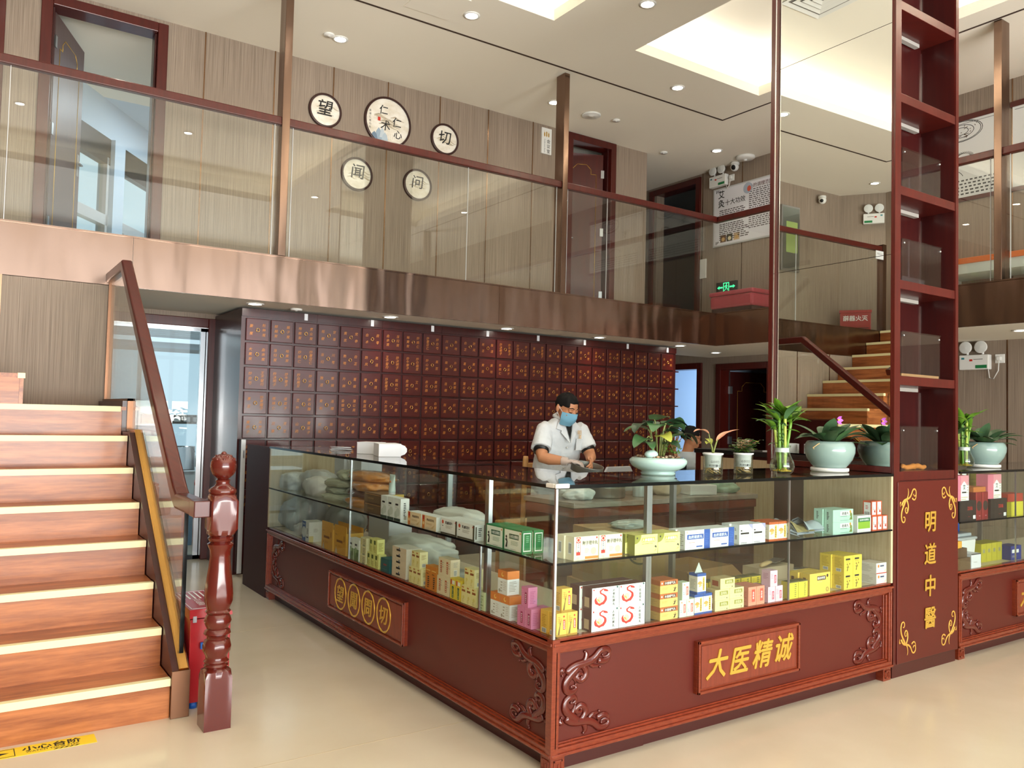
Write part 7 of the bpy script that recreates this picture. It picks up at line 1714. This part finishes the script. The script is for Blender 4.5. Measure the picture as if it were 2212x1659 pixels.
# moxibustion poster
X0_ = XR - .012
p = MB().box((X0_, 3.98, 3.75), (XR - .001, 5.214, 4.555), m_alu); p.box((X0_ - .001, 4.0, 3.77), (X0_, 5.194, 4.535), C(226, 226, 232))
def pt(txt, y, z, s, m=m_ink, vert=False, b=.01, w=None):
    (p.vtext if vert else p.text)(txt, s, (X0_ - .0016, y, z), -YA, ZA, m, bold=b, **({} if vert else {'w': w}))
pt('艾灸', 5.07, 4.40, .115, vert=True, b=.02); pt('十大功效', 4.83, 4.335, .085, m_ink, w=.34); pt('艾灸的调理范围', 4.44, 4.475, .06, C(90, 40, 40), w=.44)
rr = random.Random(8)
def ln(y0, y1, z, h=.012): p.box((X0_ - .0016, y1, z), (X0_ - .001, y0, z + h), C(70, 60, 62))
for k in range(14):
    z = 4.23 - k * .026; y = 5.10
    while y > 4.72 - rr.random() * .1:
        w_ = rr.uniform(.02, .07); ln(y, y - w_, z if k < 5 else z - .06); y -= w_ + .012
for k in range(20):
    z = 4.42 - k * .0265; y = 4.60
    while y > 4.06 + rr.random() * .12:
        w_ = rr.uniform(.015, .06); ln(y, y - w_, z, .011); y -= w_ + .014
for k, (y, c) in enumerate(((5.03, (110, 76, 44)), (4.92, (70, 66, 52)), (4.80, (206, 176, 140)))): p.box((X0_ - .0016, y - .05, 3.80), (X0_ - .001, y + .05, 3.90), C(*c)); p.ball((X0_ - .0017, y, 3.84), 1, C(200, 160, 100) if k != 1 else C(220, 210, 170), 14, 8, (.0006, .03, .028))
p.ball((X0_ - .0016, 4.62, 4.46), 1, C(170, 180, 196), 24, 10, (.0012, .075, .075)); p.ball((X0_ - .0024, 4.60, 4.45), 1, C(200, 90, 70), 16, 8, (.0008, .035, .04))
p.ball((X0_ - .0016, 4.12, 3.90), 1, C(120, 90, 84), 20, 8, (.0012, .10, .075)); p.ball((X0_ - .0024, 4.05, 3.95), 1, C(60, 80, 56), 16, 8, (.0008, .05, .05))
for y, z, a in ((5.17, 4.51, 1), (5.17, 3.80, -1)): 
    for q in range(3): p.box((X0_ - .0016, y - .06 + q * .02, z - .01 * q), (X0_ - .001, y - .05 + q * .02, z + .02), m_ink)
p = p.build('wall_poster'); tag(p, 'white moxibustion poster with red and black text on the upstairs right wall', 'poster')
# exit sign with the running figure
e = thing('exit_sign', 'green running man exit sign with two arrows behind the railing glass', 'exit sign', (XR - .002, 4.95, 3.10))
MB().box((-.03, -.175, 0), (0, .175, .15), m_black).build('housing', e, bevel=.003)
q = MB(); x_ = -.0312
def es(pts): q.add([(x_, -a, b) for a, b in pts], [tuple(range(len(pts)))], m_exit)
for s in (-1, 1): es([(s * .06, .065), (s * .06, .085), (s * .12, .085), (s * .12, .065)]); es([(s * .115, .05), (s * .155, .075), (s * .115, .10), (s * .125, .075)])
for a in (((-.05, .02), (-.04, .02), (-.04, .135), (-.05, .135)), ((.04, .02), (.05, .02), (.05, .135), (.04, .135)), ((-.05, .127), (.05, .127), (.05, .137), (-.05, .137))): es(a)
q.lathe([(.0005, 0), (.009, 0)], m_exit, n=14, cap=False, X=Matrix.Translation((x_, -.006, .116)) @ Matrix.Rotation(R(90), 4, 'Y'))
es([(-.004, .105), (.012, .102), (.006, .07), (-.010, .07)]); es([(.006, .075), (.028, .055), (.026, .03), (.018, .03), (.018, .052), (-.002, .066)]); es([(-.010, .072), (-.012, .05), (-.034, .034), (-.030, .026), (-.004, .046), (.0, .068)]); es([(-.004, .103), (-.028, .092), (-.030, .075), (-.023, .075), (-.02, .086), (-.002, .094)]); es([(.010, .10), (.03, .085), (.028, .078), (.008, .09)])
q.build('pictogram', e)
m_pinkv = mat('pink red leatherette', (176, 66, 82), .4)
o = thing('massage_bed', 'dark pink padded couch behind the corner of the balcony railing', 'bed', (6.28, 4.35, ZM + .0005))
MB().box((-.30, -.35, .18), (.30, .32, .34), m_pinkv).build('mattress', o, bevel=.03); MB().box((-.30, -.36, .34), (.30, .34, .395), m_pinkv).build('cushion', o, bevel=.02); MB().box((-.28, -.33, .06), (.28, .3, .18), m_dark).build('base', o)
for a in (-.24, .24):
    for b in (-.28, .25): MB().box((a - .03, b - .03, 0), (a + .03, b + .03, .06), m_black).build('foot', o)
# posters and treatment bench on the right balcony wing
m_board = mat('matte poster white', (214, 214, 212), .6)
def wing_poster(y0, y1, label, seed):
    rr = random.Random(seed); p = MB().box((XR - .012, y0, 3.74), (XR - .001, y1, 4.545), m_board); x_ = XR - .0128
    p.box((XR - .02, y0 - .02, 4.545), (XR - .001, y1 + .02, 4.60), m_red).box((XR - .02, y0 - .02, 3.70), (XR - .001, y1 + .02, 3.74), m_red).box((x_, y0 + .02, 4.515), (x_ + .0004, y1 - .02, 4.519), m_ink)
    for r_ in (.20, .185, .12, .07):  # a bowl of herbs in line drawing
        p.tube([(x_, y1 - .75 + r_ * 1.1 * math.cos(2 * math.pi * k / 26), 4.44 + r_ * .55 * math.sin(2 * math.pi * k / 26)) for k in range(26)], .0028, m_ink, n=4, closed=True, flat=(XA, .1))
    for q in range(26):
        a, b = rr.uniform(-.17, .17), rr.uniform(-.07, .07); p.tube([(x_, y1 - .75 + a, 4.44 + b), (x_, y1 - .75 + a + rr.uniform(-.05, .05), 4.44 + b + rr.uniform(-.02, .02))], .003, C(90, 70, 54), n=4, flat=(XA, .1))
    for q in range(7): p.tube([(x_, y1 - .40, 4.20), (x_, y1 - .34 - q * .02, 4.24 + .02 * (q % 3)), (x_, y1 - .46 + q * .03, 4.30 + .015 * (q % 2))], .002, m_ink, n=4, flat=(XA, .1))
    for q in range(30):
        a = 2 * math.pi * q / 30; p.tube([(x_, y1 - .78 + .10 * math.cos(a), 4.17 + .05 * math.sin(a)), (x_, y1 - .78 + .06 * math.cos(a + .5), 4.17 + .03 * math.sin(a + .5))], .0022, C(80, 70, 60), n=4, flat=(XA, .1))
    p.tube([(x_, y1 - .62 + .16 * math.cos(R(a)), 3.93 + .12 * math.sin(R(a))) for a in range(30, 170, 12)], .003, m_ink, n=4, flat=(XA, .1))
    for k in range(5):
        y = y1 - .12
        while y > y0 + .12:
            w_ = rr.uniform(.02, .035); p.box((x_, y - w_, 3.91 - k * .035 - .0), (x_ + .0004, y, 3.925 - k * .035), m_ink); y -= w_ + .018
    p = p.build('wall_poster'); return tag(p, label, 'poster')
wing_poster(1.40, 2.60, 'white poster with herb line drawings on the right balcony wall, beside the tower', 3)
wing_poster(.10, 1.345, 'white poster with logo and herb drawings at the right edge of the balcony wall', 6)
m_orw = mat('orange wood edge', (206, 108, 52), .4)
o = thing('treatment_bench', 'white framed treatment bench with orange wooden rim behind the right balcony glass', 'bench', (6.12, .6, ZM + .0005))
MB().box((-.02, -1.4, .345), (.46, 1.6, .40), m_orw).build('rim', o, bevel=.006); MB().box((0, -1.38, .25), (.44, 1.58, .345), mat('pale grey bench', (206, 212, 206), .5)).build('frame', o); 
for b in (-1.3, 0.1, 1.2): MB().box((.01, b, 0), (.07, b + .06, .25), m_white).build('leg', o); MB().box((.37, b, 0), (.43, b + .06, .25), m_white).build('leg', o)
q = MB().box((6.30, -.6, ZM + .0), (6.56, -.3, ZM + .22), m_card); o = q.build('carton'); tag(o, 'brown carton on the balcony floor under the treatment bench', 'carton')

# ---- things seen in the mirror, on the far left balcony
o = thing('fire_extinguisher_box', 'red fire extinguisher cabinet with white characters upstairs, seen reversed in the mirror', 'fire box', (-4.21, 4.71, ZM + .0005), R(53))
MB().box((0, 0, .02), (.42, .17, .40), m_fire).build('body', o, bevel=.005); MB().box((-.01, -.01, .40), (.43, .175, .44), m_fire).build('lid', o, bevel=.004)
MB().text('灭火器箱', .085, (.21, -.0006, .32), XA, ZA, m_paper, bold=.03).build('lettering', o); MB().box((.03, -.008, .17), (.39, 0, .18), m_dark).build('groove', o)
for a in (.05, .37): MB().box((a - .03, .03, 0), (a + .03, .14, .02), m_black).build('foot', o)
o = thing('notice_case', 'tall grey glazed notice case with yellow green sheet, seen in the mirror', 'notice board', (-3.08, YB - .001, 0))
MB().box((-.19, -.04, 3.55), (.19, 0, 4.50), m_steel).build('case', o, bevel=.004); MB().box((-.14, -.0405, 3.82), (.10, -.04, 4.27), C(178, 190, 112)).build('sheet', o); MB().box((-.17, -.05, 3.58), (.17, -.045, 4.47), g_clear).build('glass', o)
q = thing('emergency_light', 'twin headed emergency light on the far canted corner wall, seen in the mirror', 'emergency light', (-4.50, 4.88, 4.37), R(143.3), 'twin headed emergency lights')
src = [o for o in bpy.data.objects if o.name.startswith('emergency_light') and o.parent is None][0]
for c_ in src.children:
    d = c_.copy(); COL.objects.link(d); d.parent = q
    for g_ in c_.children: e_ = g_.copy(); COL.objects.link(e_); e_.parent = d

# ---- kitchen seen through the glass door
o = thing('kitchen_table', 'pale kitchen table carrying steel pots beyond the glass door', 'table', (0, 0, 0))
MB().box((-1.5, 6.65, .66), (.95, 7.25, .695), m_wallwhite).build('table_top', o)
for x in (-1.4, -.3, .85):
    for y in (6.7, 7.2): MB().box((x - .025, y - .025, 0), (x + .025, y + .025, .66), m_steel).build('leg', o)
MB().box((-1.4, 6.7, .2), (.85, 7.2, .23), m_steel).build('shelf', o)
pot('tall steel stock pot on the kitchen table, left of two', (.16, 6.95, .6955), .13, .25, m_chrome, group='stock pots on the kitchen table'); pot('tall steel stock pot on the kitchen table, right of two', (.50, 6.95, .6955), .13, .25, m_chrome, group='stock pots on the kitchen table')
q = MB().box((.23, 6.635, .28), (.42, 6.645, .63), C(206, 190, 110))
for k in range(6): q.box((.25, 6.6345, .32 + k * .04), (.40 - .02 * (k % 3), 6.635, .33 + k * .04), m_ink)
q = q.build('paper_notice'); tag(q, 'yellow printed notice hanging from the kitchen table edge', 'notice')
def stool(name, label, loc, m, h):
    o = thing(name, label, 'stool', loc); MB().box((-.16, -.16, h - .03), (.16, .16, h), m).build('seat', o, bevel=.012)
    for a in (-1, 1):
        for b in (-1, 1): MB().prism([(-.03, -.03), (.03, -.03), (.03, .03), (-.03, .03)], 0, h - .03, m, X=Matrix.Translation((a * .13, b * .13, 0))).build('leg', o)
    MB().box((-.13, -.15, h * .4), (.13, -.13, h * .5), m).build('stretcher', o); return o
stool('plastic_stool', 'blue plastic stool in the kitchen beyond the glass door', (.22, 6.25, 0), mat('sky blue plastic', (70, 150, 206), .4), .42)
stool('plastic_stool', 'tall red plastic stool in the kitchen behind the sloping handrail', (-.38, 6.3, 0), mat('brick red plastic', (176, 66, 50), .4), .62)
pot('pink plastic basin on the kitchen floor shelf', (-.1, 6.95, .2305), .16, .14, mat('pink plastic', (196, 150, 150), .4), 'basin', None, False)
o = thing('smoke_detector', 'grey smoke detector on the kitchen ceiling beyond the glass door', 'detector', (.10, 6.2, 2.2995))
MB().lathe([(.05, 0), (.055, -.02), (.06, -.04), (.035, -.06), (.0005, -.062)], C(150, 156, 160), n=28).build('body', o)
bpy.data.objects.remove(_to); bpy.data.curves.remove(_tc)
